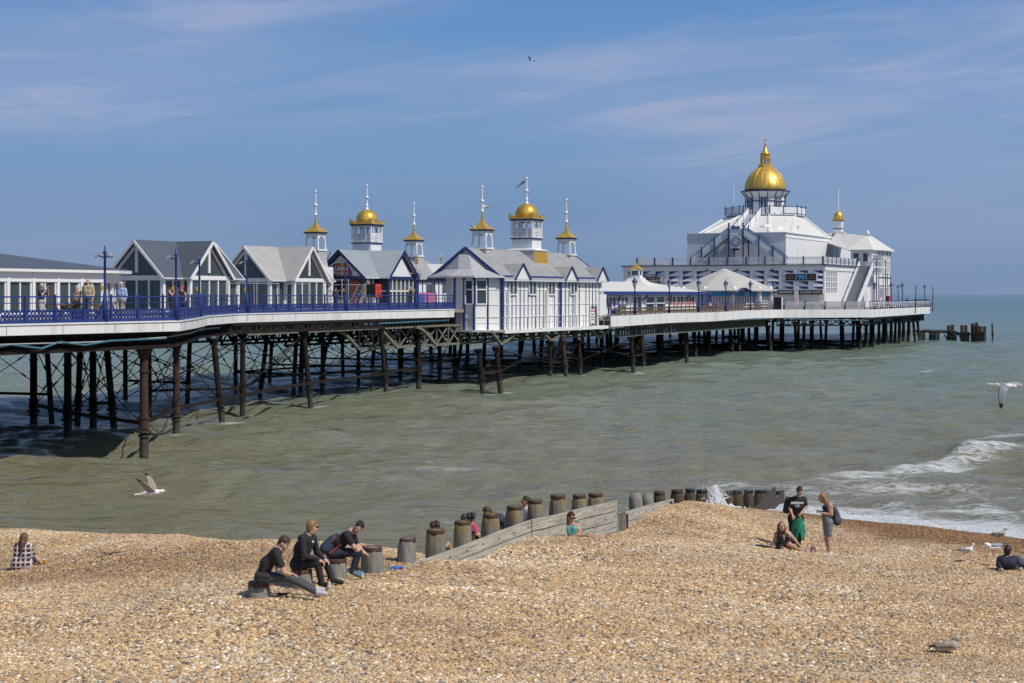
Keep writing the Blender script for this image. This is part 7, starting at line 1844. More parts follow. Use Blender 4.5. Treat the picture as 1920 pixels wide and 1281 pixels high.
m = MB(); m.tube(J3['shr']+Vector((-.1,-.07,.02)),J3['chest']+Vector((-.12,-.2,.02)),.012,.012,5); m.tube(J3['pel']+Vector((-.05,-.2,.02)),J3['pel']+Vector((.16,-.16,.18)),.012,.012,5); m.build('strap', fmat('red_strap',(.35,.06,.04)), bag)
def bottle(px,py,d,label,liq,capc,hgt=.21):
    p = at(px,py,d); z = ground(p.x,p.y); o = thing('bottle',label,'bottle',(p.x,p.y,z-.01)); m = MB(); m.lathe([(.033,0),(.035,.01),(.035,hgt*.6),(.014,hgt*.85),(.013,hgt*.92)],12); m.build('body', fmat('bottle_'+capc[0],liq,.15), o)
    m = MB(); m.lathe([(.018,hgt*.92),(.018,hgt)],10); m.build('cap', fmat('cap_'+capc[0],capc[1],.4), o); m = MB(); m.lathe([(.0365,hgt*.28),(.0365,hgt*.5)],12); m.build('wrapper', fmat('wrap_'+capc[0],capc[2],.4), o)
bottle(617,1096,27.5,'clear bottle with red cap beside the black shoes',(.5,.5,.48),('red',(.6,.03,.02),(.6,.5,.45))); bottle(679,1078,28.9,'blue and yellow labelled bottle by the blue trainers',(.35,.5,.6),('blue',(.05,.25,.55),(.6,.5,.05)),.19)
p = at(585,1100,27.2); m = MB(); m.lathe([(.03,0),(.033,.07),(.02,.075)],10); o = m.build('plastic_cup', fmat('orange_cup',(.75,.16,.02)), loc=(p.x,p.y,ground(p.x,p.y))); tag(o,'small orange cup between the two seated young men','cup')
p = at(740,1052,30.4); S = SDF(); S.cap((-.1,0,.03),(.14,.05,.05),.04,.03,0,.03); S.cap((0,0,.05),(.1,.1,.03),.04,.03,0,.03); o = sdf_object('cloth_bundle', S, .014, [fmat('blue_cloth',(.03,.12,.38))]); o.location = (p.x,p.y,ground(p.x,p.y)-.01); tag(o,'crumpled blue cloth on the shingle where the groyne boarding starts','cloth')
# woman sunbathing against the boards
d0 = 38.2
J = PJ(d0, head=(1071,972,-.05), neck=(1071,981,.0), shl=(1083,988,-.02), shr=(1060,988,.06), chest=(1073,999,0), pel=(1075,1012,0), ell=(1088,1000,-.12), hal=(1080,1008,-.2), elr=(1058,1002,-.05), har=(1063,1011,-.15),
       knl=(1106,1007,-.35), anl=(1134,1014,-.5), tol=(1138,1011,-.55), knr=(1104,1009,-.5), anr=(1129,1016,-.7), tor=(1133,1013,-.75))
ga = ground(J['pel'].x,J['pel'].y); dz = ga-.01-J['pel'].z
for k in J: J[k].z += dz*(1 if k not in ('head',) else 1)
flor = mat('floral_swimsuit', (.06,.36,.36), .6, var=.5, scale=14, dirt=(.7,.72,.62), dirt_amt=.95)
rw,Jw,Ow = person('woman in teal floral swimsuit and sunglasses sitting against the plank wall', J, (.45,-.8,-.3), skin='mid', hair=(.05,.018,.018), top=flor, bottom=flor, shoe=SKIN['mid'], sleeve='none', legs='bare', top_style='strap', hairstyle='short', glasses=True, hand_curl=.3)
m = MB(); q = Jw['shr']; m.box(q.x-.19,q.x+.34,q.y+.10,q.y+.16,-.3,.42); o = m.build('backrest_board', fmat('dark_backrest',(.05,.055,.07)), loc=Ow); tag(o,'dark folded beach backrest behind the sunbathing woman','backrest')
# three friends on the shingle
d0 = 40.0
J = PJ(d0, head=(1465,993,-.1), neck=(1467,1003,0), shl=(1479,1006,.02), shr=(1456,1007,-.02), chest=(1468,1017,.0), pel=(1468,1034,0), ell=(1490,1018,-.12), hal=(1501,1031,-.3), elr=(1452,1021,.0), har=(1447,1034,-.05),
       knl=(1480,1026,-.5), anl=(1500,1037,-.42), tol=(1505,1040,-.48), knr=(1470,1036,-.55), anr=(1486,1040,-.3), tor=(1494,1041,-.3))
gz = ground(J['pel'].x,J['pel'].y); dz = gz+.13-J['pel'].z
for k in J: J[k].z += dz
for k in ('har','anl','tol','anr','tor'): J[k].z = max(J[k].z, ground(J[k].x,J[k].y)+.04)
person('seated woman in black strappy top with loose brown hair, propped on one arm, looking up', J, (.05,-.9,.25), skin='mid', hair=(.10,.05,.028), top=(.012,.012,.013), bottom=(.014,.014,.016), shoe=SKIN['mid'], sleeve='none', legs='short', top_style='strap', hairstyle='long', hand_dir={'r':(-.2,-.6,-.4),'l':(.5,-.3,-.6)})
d0 = 40.05
J = PJ(d0, head=(1542,933), neck=(1549,942), shl=(1556,947,-.12), shr=(1552,947,.17), chest=(1553,957), pel=(1552,978), ell=(1559,964,-.16), hal=(1540,961,-.13), elr=(1553,964,.2), har=(1539,958,.1),
       knl=(1553,1010,-.07), anl=(1554,1037,-.07), tol=(1545,1042,-.1), knr=(1550,1010,.08), anr=(1556,1036,.1), tor=(1548,1041,.1))
dz = ground(J['anl'].x,J['anl'].y)+.125-J['anl'].z
for k in J: J[k].z += dz
rg_,Jg,Og = person('standing young woman with windblown ginger blonde hair, black crop top and tight grey skirt', J, (-.85,-.2,-.35), skin='mid', hair=(.24,.125,.05), top=(.012,.012,.013), bottom=(.13,.135,.145), shoe=(.62,.62,.63), sleeve='none', legs='bare', top_style='strap', hairstyle='long', hand_curl=1.4, hand_dir={'l':(-.8,.1,.3),'r':(-.8,-.2,.3)})
S = SDF(); pl = Jg['pel']
S.cap(pl+Vector((-.03,-.05,.13)),pl+Vector((-.03,.05,.13)),.12,.12,0,.05); S.cap(pl+Vector((-.0,-.075,.0)),pl+Vector((0,.075,0)),.125,.125,0,.06); S.cap(pl+Vector((0,-.075,-.14)),pl+Vector((0,.075,-.14)),.108,.108,0,.06); S.cap(pl+Vector((0,-.07,-.27)),pl+Vector((0,.07,-.27)),.095,.095,0,.06)
sdf_object('skirt', S, .014, [mat('grey_ribbed_skirt',(.17,.175,.185),.8,var=.1,scale=30)], rg_)
S = SDF(); S.cap(Jg['chest']+Vector((.15,.0,.02)),Jg['pel']+Vector((.23,.02,.06)),.085,.115,0,.06); S.cap(Jg['pel']+Vector((.22,-.07,.02)),Jg['pel']+Vector((.24,.1,.02)),.1,.1,0,.05)
o = sdf_object('backpack', S, .014, [fmat('charcoal_bag',(.05,.05,.06))]); o.location = Og; tag(o,'charcoal rucksack on the back of the woman in the grey skirt','backpack'); m = MB(); m.tube(Jg['shl']+Vector((.05,.05,.05)),Jg['chest']+Vector((.12,-.06,-.02)),.014,.014,5); m.build('strap', M['black'], o)
d0 = 42.0
J = PJ(d0, head=(1499,920,-.10), neck=(1496,930,0), shl=(1508,935,-.02), shr=(1484,936,.02), chest=(1493,949,0), pel=(1492,971,.06), ell=(1512,950,-.10), hal=(1502,961,-.25), elr=(1481,953,-.06), har=(1486,965,-.2),
       knl=(1500,998,-.02), anl=(1497,1021,.1), tol=(1500,1026,-.12), knr=(1485,998,-.02), anr=(1488,1021,.1), tor=(1486,1026,-.12))
dz = ground(J['anl'].x,J['anl'].y)+.08-J['anl'].z
sc_ = dz
for k in J: J[k].z += dz*(1 if k[:2] in ('kn','an','to') else .35)
rm,Jm,Om = person('standing youth in black printed T-shirt holding up green trousers', J, (-.12,-.8,-.5), skin='mid', hair=(.014,.012,.011), top=(.014,.015,.018), bottom=(.014,.014,.016), shoe=(.05,.05,.05), hairstyle='short', fat=1.15, hand_curl=1.3)
gm = MB(); gm.smooth = True; base = Jm['pel']; rows = 16; cols = 22; vs = []
for j in range(rows+1):
    f = j/rows; z = .06-.60*f; wdt = .11+.06*math.sin(f*2.6)
    for i in range(cols):
        a = 2*math.pi*i/cols; fold = 1+.13*math.sin(a*5+f*6)+.07*math.sin(a*9-f*11); notch = .42*max(0,f-.45)*1.8*max(0,1-abs(math.cos(a))/.3)
        vs.append(base+Vector((.02+.03*f+math.cos(a)*wdt*fold,-.13-.05*f+math.sin(a)*(.115+.02*f)*fold,z+notch)))
fs = [(j*cols+i,(j+1)*cols+i,(j+1)*cols+(i+1)%cols,j*cols+(i+1)%cols) for j in range(rows) for i in range(cols)]; gm.add(vs,fs); o = gm.build('green_trousers', mat('emerald_cloth',(.008,.17,.10),.7,var=.35,scale=9), loc=Om); tag(o,'emerald green trousers held up in front of the standing youth','trousers')
m = MB(); q = Jm['chest']+Vector((-.0,-.145,.09)); 
tx = text_obj('shirt_print','ARIZONA',.075,M['white_clean'],rm,q+Vector((0,-.012,.03)),ext=.004,offset=.004)
m.lathe([(.02,-.01),(.075,0),(.06,.012),(.01,.018)],12); m.v = [(q.x+a,q.y-.0-c_*.3,q.z-.045+b*.8) for a,b,c_ in m.v]; m.build('shirt_emblem', fmat('grey_print',(.25,.25,.26)), rm)
S = SDF(); S.cap(Jm['shr']+Vector((-.06,.14,-.02)),Jm['chest']+Vector((-.24,.10,-.10)),.09,.10,0,.05); o = sdf_object('backpack', S, .014, [fmat('bag_black',(.022,.022,.024))]); o.location = Om; tag(o,'black rucksack hanging behind the youth with green trousers','backpack')
# pink handbag and dropped bag
p = at(1518,1040,40.0); z = ground(p.x,p.y); o = thing('handbag','pink and brown handbag on the shingle beside the seated woman','handbag',(p.x,p.y,z+.03)); m = MB()
m.add([(-.14,-.10,0),(.13,-.10,0),(.12,.08,0),(-.13,.08,0),(-.09,-.05,.25),(.10,-.03,.27),(.10,.03,.28),(-.09,.02,.26)],[(0,3,2,1),(4,5,6,7),(0,1,5,4),(1,2,6,5),(2,3,7,6),(3,0,4,7)]); m.build('body', fmat('pink_leather',(.55,.32,.28)), o)
m = MB(); m.wallpoly([(.0,-.09,.03),(.155,-.08,.02),(.14,-.02,.29),(.03,-.05,.28)],(.3,-1,.2),.02); m.build('side_panel', fmat('brown_leather',(.13,.07,.065)), o); m = MB()
for k in range(8): a0,a1 = math.pi*k/8,math.pi*(k+1)/8; m.tube((.07*math.cos(a0),-.03,.25+.13*math.sin(a0)),(.07*math.cos(a1),-.03,.25+.13*math.sin(a1)),.008,.008,5)
m.build('handle', fmat('brown_leather',(.13,.07,.065)), o)
p = at(1505,1036,40.6); S = SDF(); S.cap((-.16,0,.05),(.2,.1,.07),.07,.06,0,.05); S.cap((0,.05,.1),(.15,.0,.05),.06,.06,0,.05); o = sdf_object('jacket', S, .014, [fmat('navy_cloth',(.015,.018,.035))]); o.location = (p.x,p.y,ground(p.x,p.y)-.02); tag(o,'dark navy jacket heaped between the seated woman and the handbag','jacket')
p = at(1421,1005,41.0); S = SDF(); S.cap((-.14,0,.04),(.1,.05,.05),.05,.04,0,.04); S.ell((-.14,-.04,.09),(.06,.05,.045),1,.01); S.cap((.1,.05,.04),(.42,.02,.02),.035,.02,0,.03); o = sdf_object('clothes_bundle', S, .014, [fmat('navy_cloth',(.015,.018,.035)),fmat('grey_cloth',(.35,.36,.37))]); o.location = (p.x,p.y,ground(p.x,p.y)-.02); tag(o,'navy and grey clothes bundle lying left of the seated woman','clothes')
# woman in checked shirt on the left
d0 = 37.0
def mat_check():
    m = bpy.data.materials.new('checked_shirt'); m.use_nodes = True; N = m.node_tree.nodes; L = m.node_tree.links; b = N['Principled BSDF']; b.inputs['Roughness'].default_value = .8
    tc = N.new('ShaderNodeTexCoord'); acc = []
    for ax in (0,2):
        sp = N.new('ShaderNodeSeparateXYZ'); L.new(tc.outputs['Object'],sp.inputs[0]); mm = N.new('ShaderNodeMath'); mm.operation = 'MULTIPLY'; L.new(sp.outputs[ax],mm.inputs[0]); mm.inputs[1].default_value = 2*math.pi/.105
        s = N.new('ShaderNodeMath'); s.operation = 'SINE'; L.new(mm.outputs[0],s.inputs[0]); mr = N.new('ShaderNodeMapRange'); L.new(s.outputs[0],mr.inputs[0]); mr.inputs[1].default_value = .1; mr.inputs[2].default_value = .9; acc.append(mr.outputs[0])
    ad = N.new('ShaderNodeMath'); ad.operation = 'ADD'; L.new(acc[0],ad.inputs[0]); L.new(acc[1],ad.inputs[1]); r = N.new('ShaderNodeValToRGB'); L.new(ad.outputs[0],r.inputs[0])
    cr = r.color_ramp; cr.elements[0].color = (.028,.018,.04,1); cr.elements[1].position = 1; cr.elements[1].color = (.58,.5,.46,1); e = cr.elements.new(.45); e.color = (.17,.13,.15,1); L.new(r.outputs[0],b.inputs['Base Color']); return m
J = PJ(d0, head=(46,1011,0), neck=(44,1020,.02), shl=(32,1027,.06), shr=(55,1027,-.04), chest=(42,1043,0), pel=(41,1060,0), ell=(29,1043,.14), hal=(37,1052,.38), elr=(62,1042,.10), har=(64,1049,.28),
       knl=(50,1048,.5), anl=(62,1061,.6), tol=(70,1058,.6), knr=(66,1047,.2), anr=(84,1062,.18), tor=(91,1058,.2))
dz = ground(J['pel'].x,J['pel'].y)+.10-J['pel'].z
for k in J: J[k].z += dz
rc,Jc,Oc = person('woman with long auburn hair in purple checked shirt sitting alone with her back turned', J, (.65,.7,-.1), skin='mid', hair=(.12,.055,.022), top=mat_check(), bottom=(.02,.024,.034), shoe=(.015,.015,.02), sleeve='long', legs='short', hairstyle='long', fat=1.28)
S = SDF(); q = Jc['pel']; S.cap(q+Vector((-.08,-.03,.05)),q+Vector((.1,-.02,.05)),.16,.15,0,.05); S.cap(q+Vector((-.1,-.03,-.04)),q+Vector((.11,-.02,-.04)),.15,.14,0,.05); o = sdf_object('shirt_tail', S, .014, [rc.children[0].data.materials[1]], rc)
p = at(83,1066,36.9); o = thing('beer_glass','amber plastic cup of beer by the checked-shirt woman foot','cup',(p.x,p.y,ground(p.x,p.y))); m = MB(); m.lathe([(.034,0),(.043,.12),(.043,.125)],14); m.build('cup', M['amber'], o); m = MB(); m.lathe([(.0435,.122),(.046,.13),(.042,.132)],14); m.build('rim', M['white_clean'], o)
# person lying at the right edge
d0 = 35.0
J = PJ(d0, head=(1890,1042,.05), neck=(1889,1052,.03), shl=(1875,1057,.05), shr=(1904,1057,.0), chest=(1888,1064,-.02), pel=(1892,1072,.12), ell=(1872,1068,-.05), hal=(1877,1074,-.2), elr=(1911,1068,.1), har=(1906,1056,.35),
       knl=(1915,1060,.5), anl=(1932,1074,.55), tol=(1940,1073,.55), knr=(1908,1056,.45), anr=(1925,1074,.4), tor=(1934,1073,.4))
dz = ground(J['pel'].x,J['pel'].y)+.05-J['pel'].z
for k in J: J[k].z += dz
person('dark-haired person in navy top reclining at the right edge of the beach, back turned', J, (.6,.75,.1), skin='mid', hair=(.012,.010,.010), top=(.013,.016,.035), bottom=(.04,.07,.095), shoe=(.02,.02,.02), sleeve='long', hairstyle='short', fat=1.1)
# people on the far side of the groyne
def seated_behind(px, py, d, label, face, top, hair, hs, skin='mid', s=1.0, dx=0, sleeve='short', lean=0.0, hu=(0,0,1), hat=None):
    p = at(px,py,d); z0 = ground(p.x,p.y); hz = p.z; sc = s; T = Vector((0,0,1)); f = Vector((face[0],face[1],0)).normalized(); r = Vector((f.y,-f.x,0))
    c = Vector((p.x,p.y,hz)); nk = c-T*.16*sc-f*lean*.2; ch = nk-T*.24*sc-f*lean*.22; pe = ch-T*.28*sc-f*lean*.3
    pe.z = max(pe.z, z0+.1); k = pe+f*.32*sc+T*.22*sc
    J = dict(head=c,neck=nk,shl=nk-T*.05*sc-r*.17*sc,shr=nk-T*.05*sc+r*.17*sc,chest=ch,pel=pe,ell=ch-r*.24*sc,elr=ch+r*.24*sc,hal=ch+f*.22*sc-r*.15*sc-T*.12*sc,har=ch+f*.22*sc+r*.15*sc-T*.12*sc,
             knl=k-r*.12,knr=k+r*.12,anl=k+f*.22*sc-T*.32*sc-r*.12,anr=k+f*.22*sc-T*.32*sc+r*.12,tol=k+f*.36*sc-T*.34*sc-r*.12,tor=k+f*.36*sc-T*.34*sc+r*.12)
    return person(label,J,face,skin=skin,hair=hair,top=top,bottom=(.05,.05,.07),shoe=SKIN[skin],sleeve=sleeve,legs='short',hairstyle=hs,s=sc,h=.015,head_up=hu,hat=hat)
seated_behind(816,988,34.2,'curly-haired child partly hidden by a mustard-stained pile',(.5,.6,-.1),(.25,.12,.1),(.045,.025,.015),'curly',s=.85,sleeve='none')
seated_behind(870,974,35.3,'dark-haired child hidden behind a pile, left of the child in pink',(.2,.8,-.1),(.1,.08,.12),(.03,.018,.012),'short',s=.85)
seated_behind(883,972,35.7,'curly dark-haired child in pink top behind a pile',(.7,.5,-.1),(.6,.05,.12),(.02,.015,.012),'curly',s=.85)
navyf = mat('navy_floral_cloth', (.022,.035,.075), .7, var=.4, scale=18, dirt=(.5,.55,.6), dirt_amt=.9)
d0 = 36.8
J = PJ(d0, head=(914,960,0), neck=(922,966,.05), shl=(926,971,-.12), shr=(927,969,.2), chest=(938,973,.05), pel=(951,984,.1), ell=(927,983,-.15), hal=(934,992,-.1), elr=(930,985,.25), har=(928,995,.2), knl=(938,996,0), anl=(950,1004,.1), tol=(944,1006,.05), knr=(940,996,.25), anr=(952,1004,.3), tor=(946,1006,.25))
person('person in navy floral top stooping forward behind the groyne', J, (-.8,.0,-.5), skin='tan', hair=(.06,.035,.02), top=navyf, bottom=(.03,.04,.07), shoe=SKIN['tan'], hairstyle='short', h=.015)
seated_behind(985,940,38.4,'woman with dark hair in a bun and white top behind the groyne',(-.9,-.25,-.05),(.6,.6,.66),(.014,.012,.011),'bun',skin='tan',lean=.1)
seated_behind(998,951,38.0,'small child with pale patterned hat beside the woman with the bun',(.6,.3,-.1),(.12,.12,.14),None,'none',skin='tan',s=.72,hat=(.5,.52,.55))

# ---- people on the pier
def pier_person(px, hy, v, label, top, bottom, hair=(.1,.08,.07), face=None, pose='stand', skin='pale', hs='short', sleeve='long', hat=None, zd=None, hgt=None, arms='down', h=.026, legs='long', walk=.0):
    u = upx(px,v); zd = ZD1 if zd is None else zd; p = W(u,v,zd); d = p.y; head_top = EYE-(hy-HY)/FPX*d
    H = head_top-zd if hgt is None else hgt; H = min(max(H,1.45),1.95) if pose == 'stand' else H
    k = H/1.75; fw = Vector(face or (0,-1,0)).normalized(); fh = Vector((fw.x,fw.y,0)).normalized(); r = Vector((fh.y,-fh.x,0)); T = Vector((0,0,1)); P = lambda a,b,c: p+r*a*k+fh*b*k+T*c*k
    if pose == 'sit':
        k = 1.0; base = head_top-zd-1.28; p = p+T*max(-.1,min(base,.4))
        J = dict(head=P(0,0,1.14),neck=P(0,-.02,.98),shl=P(-.18,-.02,.93),shr=P(.18,-.02,.93),chest=P(0,-.02,.75),pel=P(0,-.05,.5),ell=P(-.24,.05,.7),elr=P(.24,.05,.7),hal=P(-.14,.28,.66),har=P(.14,.28,.66),knl=P(-.12,.4,.52),knr=P(.12,.4,.52),anl=P(-.12,.42,.1),anr=P(.12,.42,.1),tol=P(-.12,.58,.05),tor=P(.12,.58,.05))
    else:
        J = dict(head=P(0,.02,1.62),neck=P(0,-.01,1.46),shl=P(-.19,-.01,1.41),shr=P(.19,-.01,1.41),chest=P(0,0,1.2),pel=P(0,0,.95),ell=P(-.25,-.02,1.14),elr=P(.25,-.02,1.14),hal=P(-.25,.1,.9),har=P(.25,.1,.9),
             knl=P(-.1,.04+walk,.5),knr=P(.1,.04-walk,.5),anl=P(-.11,.0+walk*1.4,.085),anr=P(.11,0-walk*1.4,.085),tol=P(-.13,.17+walk*1.4,.04),tor=P(.13,.17-walk*1.4,.04))
        if arms == 'camera': J['hal'] = P(-.06,.3,1.5); J['elr'] = P(.22,.2,1.2); J['har'] = P(.06,.3,1.5); J['ell'] = P(-.22,.2,1.2)
        if arms == 'fold': J['hal'] = P(.08,.22,1.18); J['har'] = P(-.08,.22,1.14)
        if arms == 'raise': J['har'] = P(.12,.2,1.5); J['elr'] = P(.26,.15,1.25)
    return person(label,J,tuple(fw),skin=skin,hair=hair,top=top,bottom=bottom,shoe=(.05,.045,.04),sleeve=sleeve,legs=legs,hairstyle=hs,h=h,hat=hat,s=min(k,1.1),fat=1.05)
grey = (.42,.41,.40)
pier_person(78,531,-49.3,'grey-haired man in navy gilet and pale trousers raising a camera on the pier',(.025,.03,.055),(.45,.42,.36),grey,(.9,-.3,0),arms='camera',sleeve='short')
pier_person(145,535,-49.2,'man in beige jumper standing by picnic tables on the pier',(.45,.33,.2),(.06,.06,.05),grey,(-.5,-.85,0),arms='fold')
pier_person(165,520,-48.6,'tall man in beige jacket and dark trousers walking on the pier',(.46,.38,.24),(.07,.07,.075),(.3,.2,.15),(-.2,-.95,0),hs='none',walk=.12)
pier_person(228,529,-48.8,'man in light blue shirt and khaki trousers with pale cap on the pier',(.33,.44,.66),(.36,.29,.19),grey,(-.3,-.9,-.05),walk=.1,hat=(.55,.54,.5))
pier_person(322,534,-50.2,'woman in black strapless top and dark cap by the blue post',(.02,.02,.02),(.015,.015,.02),(.015,.012,.01),(.8,-.4,-.2),sleeve='none',arms='camera',hat=(.02,.02,.02))
pier_person(341,538,-49.8,'woman in black vest and bright pink hat by the blue post',(.02,.02,.02),(.02,.022,.05),(.1,.06,.04),(-.3,-.9,0),sleeve='none',arms='raise',hat=(.7,.04,.25))
pier_person(629,538,-69,'workman in grey-brown jacket bending by the scaffold tower',(.09,.08,.075),(.02,.03,.09),(.015,.013,.012),(.5,.8,0))
pier_person(770,538,-66.5,'person in dark coat standing right of the arcade',(.03,.028,.03),(.02,.02,.025),grey,(-.8,.4,0))
Z2 = ZD2
pier_person(1141,565,-59.5,'person in dark clothes by the gate at the overhanging house',(.03,.03,.05),(.02,.02,.03),(.03,.02,.02),(.8,-.5,0),zd=Z2)
pier_person(1163,564,-59.8,'man in light blue shirt on the deck of the low cafe',(.40,.50,.66),(.45,.38,.28),(.1,.07,.05),(.3,-.9,0),zd=Z2)
pier_person(1170,569,-59.4,'child in white beside the man in light blue',(.62,.64,.68),(.3,.28,.26),(.15,.1,.06),(-.5,-.8,0),zd=Z2,hgt=1.35)
pier_person(1331,565,-59.8,'seated person in pale pink top at the tent-roofed cafe',(.55,.36,.32),(.06,.06,.08),(.08,.05,.04),(.6,-.6,0),'sit',zd=Z2,sleeve='short')
pier_person(1343,565,-59.6,'seated woman in orange red top at the tent-roofed cafe',(.62,.12,.06),(.03,.03,.05),(.02,.015,.012),(-.6,-.6,0),'sit',zd=Z2,sleeve='short')
pier_person(1475,560,-59.5,'man in blue shirt beside the black display board',(.12,.22,.42),(.12,.1,.09),(.12,.05,.04),(-.3,-.9,0),zd=Z2,sleeve='short')
pier_person(1491,566,-58.2,'child in pink top by the first silver bench',(.6,.12,.2),(.4,.4,.42),(.04,.02,.02),(.5,-.8,0),zd=Z2,hgt=1.4,sleeve='short')
pier_person(1511,560,-56.5,'seated person in black under the signboards',(.02,.02,.022),(.02,.02,.02),(.4,.3,.2),(.3,.9,0),'sit',zd=Z2)
pier_person(1524,565,-56.0,'seated person in yellow green top under the signboards',(.3,.32,.05),(.03,.03,.03),(.02,.015,.012),(-.3,.9,0),'sit',zd=Z2)
pier_person(1540,560,-54.5,'seated person in white top under the signboards',(.7,.7,.72),(.1,.1,.12),(.25,.15,.1),(.5,.8,0),'sit',zd=Z2)
pier_person(1645,563,-53,'seated person in olive top near the deck corner lantern',(.35,.3,.16),(.1,.1,.1),(.3,.24,.18),(-.3,.9,0),'sit',zd=Z2)
pier_person(1654,563,-52.6,'seated person in lavender shirt near the deck corner lantern',(.38,.42,.72),(.1,.1,.1),grey,(.3,.9,0),'sit',zd=Z2)
pier_person(1701,558,-51.5,'seated person in navy top near the end of the deck',(.03,.06,.2),(.05,.05,.05),(.06,.04,.03),(.3,.9,0),'sit',zd=Z2)
pier_person(1707,562,-51.3,'seated person in light blue top near the end of the deck',(.15,.42,.62),(.05,.05,.05),(.3,.25,.2),(.3,.9,0),'sit',zd=Z2)

# ---- gulls
GW = fmat('gull_white',(.80,.80,.80),.6); GG = fmat('gull_grey',(.27,.29,.32),.6); GBk = fmat('gull_black',(.02,.02,.022),.6); GY = fmat('gull_bill',(.7,.45,.06),.4); GB = mat('gull_juvenile_brown',(.20,.165,.13),.7,var=.6,scale=40); GP = fmat('gull_leg',(.55,.33,.28),.5)
def gull_body(S, head_d=(1,0,.15), neck=.1, mi_back=1):
    pass
def wing(parent, root, pts, name='wing', matl=None, tipm=None, under=None):
    """pts: list of (centre, chord vector, thickness) sections from shoulder to tip"""
    m = MB(); m.smooth = True; n = 8; k = len(pts)
    vs = []
    for (c,ch,t) in pts:
        c = Vector(c); ch = Vector(ch); nrm = Vector(root)
        for i in range(n):
            a = 2*math.pi*i/n; x = math.cos(a); y = math.sin(a); tt = t*(.6+.4*x)
            vs.append(c+ch*(x*.5)+nrm*(y*tt))
    for j in range(k-1):
        m.mi = 1 if tipm and j >= k-2-0 and k > 3 else 0
        m.add([],[])
        base = 0
        if j == 0: m.v = [tuple(v) for v in vs]
        for i in range(n): m.f.append((j*n+i,(j+1)*n+i,(j+1)*n+(i+1)%n,j*n+(i+1)%n)); m.m.append(m.mi); m.sm.append(True)
    m.f.append(tuple(range(n))); m.m.append(0); m.sm.append(True); m.f.append(tuple((k-1)*n+i for i in range(n))[::-1]); m.m.append(1 if tipm else 0); m.sm.append(True)
    return m.build(name,[matl or GG, tipm or GBk],parent)
def flying_gull(label, loc, rz, pitch, wl, wr, s=1.0, scale_h=.011):
    o = thing('gull',label,'gull',loc); o.rotation_euler = (pitch[0],pitch[1],rz); o.scale = (s,s,s)
    S = SDF(); S.cap((-.14,0,0),(.10,0,.015),.055,.062,0,.05); S.cap((.10,0,.015),(.20,0,.03),.055,.04,0,.04); S.ell((.235,0,.035),(.05,.038,.04),0,.02); S.cap((.275,0,.03),(.325,0,.015),.012,.008,2,.004); S.cap((-.14,0,0),(-.30,0,.0),.045,.012,0,.04)
    for sg in (-1,1): S.ell((.255,sg*.03,.045),(.008,.006,.008),3,.001)
    S.ell((-.02,0,.03),(.15,.056,.05),1,.01); sdf_object('body',S,scale_h,[GW,GG,GY,GBk],o)
    t = MB(); t.prism([(-.24,-.02),(-.38,-.075),(-.40,0),(-.38,.075),(-.24,.02)],-.008,.006); t.build('tail',GW,o)
    for w_ in (wl,wr): wing(o,(0,0,1) if abs(w_[1][0][2]-w_[0][0][2]) < .2 else (0,1 if w_[1][0][1] < 0 else -1,.35),w_,matl=w_[0][3] if len(w_[0]) > 3 else GG,tipm=GBk) if False else wing_build(o,w_)
    return o
def wing_build(o, secs, top=None, tip=None):
    dirs = (Vector(secs[-1][0])-Vector(secs[0][0])).normalized(); ch = Vector(secs[0][1]).normalized(); nrm = dirs.cross(ch).normalized()
    return wing(o, nrm, secs, matl=top or GG, tipm=tip or GBk)
def sect(lst): return [((x,y,z),(c,0,cz),t) for x,y,z,c,cz,t in lst]
# gull gliding low over the water on the left: flies to the right, near wing lifted and swept back
p = at(285,925,36)
o = flying_gull('white gull flying low over the brown water with wings raised, yellow bill', p, .0, (0,R(-4)),
  sect([(.02,.03,.02,.2,0,.022),(-.02,.14,.14,.19,.0,.014),(-.08,.26,.26,.15,0,.010),(-.16,.40,.36,.10,0,.006),(-.25,.52,.42,.03,0,.004)]),
  sect([(.02,-.03,.02,.2,0,.022),(-.03,-.12,.10,.2,.0,.014),(-.09,-.20,.21,.17,0,.010),(-.17,-.27,.31,.11,0,.006),(-.26,-.33,.39,.03,0,.004)]), 1.0)
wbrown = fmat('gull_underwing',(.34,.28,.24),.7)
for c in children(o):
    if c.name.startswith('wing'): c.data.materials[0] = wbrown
# banking gull at the right
p = at(1883,724,43); o = flying_gull('grey and white gull banking over the sea at the right edge, one wing hanging down', p, R(-25), (0,R(8)),
  sect([(.06,.03,.02,.19,-.03,.02),(.16,.12,.07,.14,-.10,.012),(.29,.2,.09,.08,-.12,.009),(.41,.26,.05,.05,-.10,.006),(.50,.3,-.02,.02,-.03,.004)]),
  sect([(.02,-.04,.0,.21,0,.022),(-.01,-.12,-.12,.2,0,.014),(.0,-.17,-.28,.17,0,.010),(.01,-.19,-.42,.12,0,.006),(.02,-.2,-.54,.04,0,.004)]), 1.1)
for (px,py,d,rz,lab,s) in ((995,113,95,R(150),'distant gull high in the blue sky',.75),(911,388,80,R(60),'gull flying right of the second left mast of the overhanging house',.95),(888,427,80,R(100),'gull flying low beside the left gold turret of the overhanging house',.9)):
    q = at(px,py,d); flying_gull(lab,q,rz,(R(15),0),
      sect([(.02,.03,.02,.2,0,.02),(.0,.2,.10,.18,0,.012),(-.05,.42,.13,.12,0,.008),(-.14,.62,.10,.03,0,.004)]),sect([(.02,-.03,.02,.2,0,.02),(.0,-.2,.10,.18,0,.012),(-.05,-.42,.13,.12,0,.008),(-.14,-.62,.10,.03,0,.004)]),s,.016)
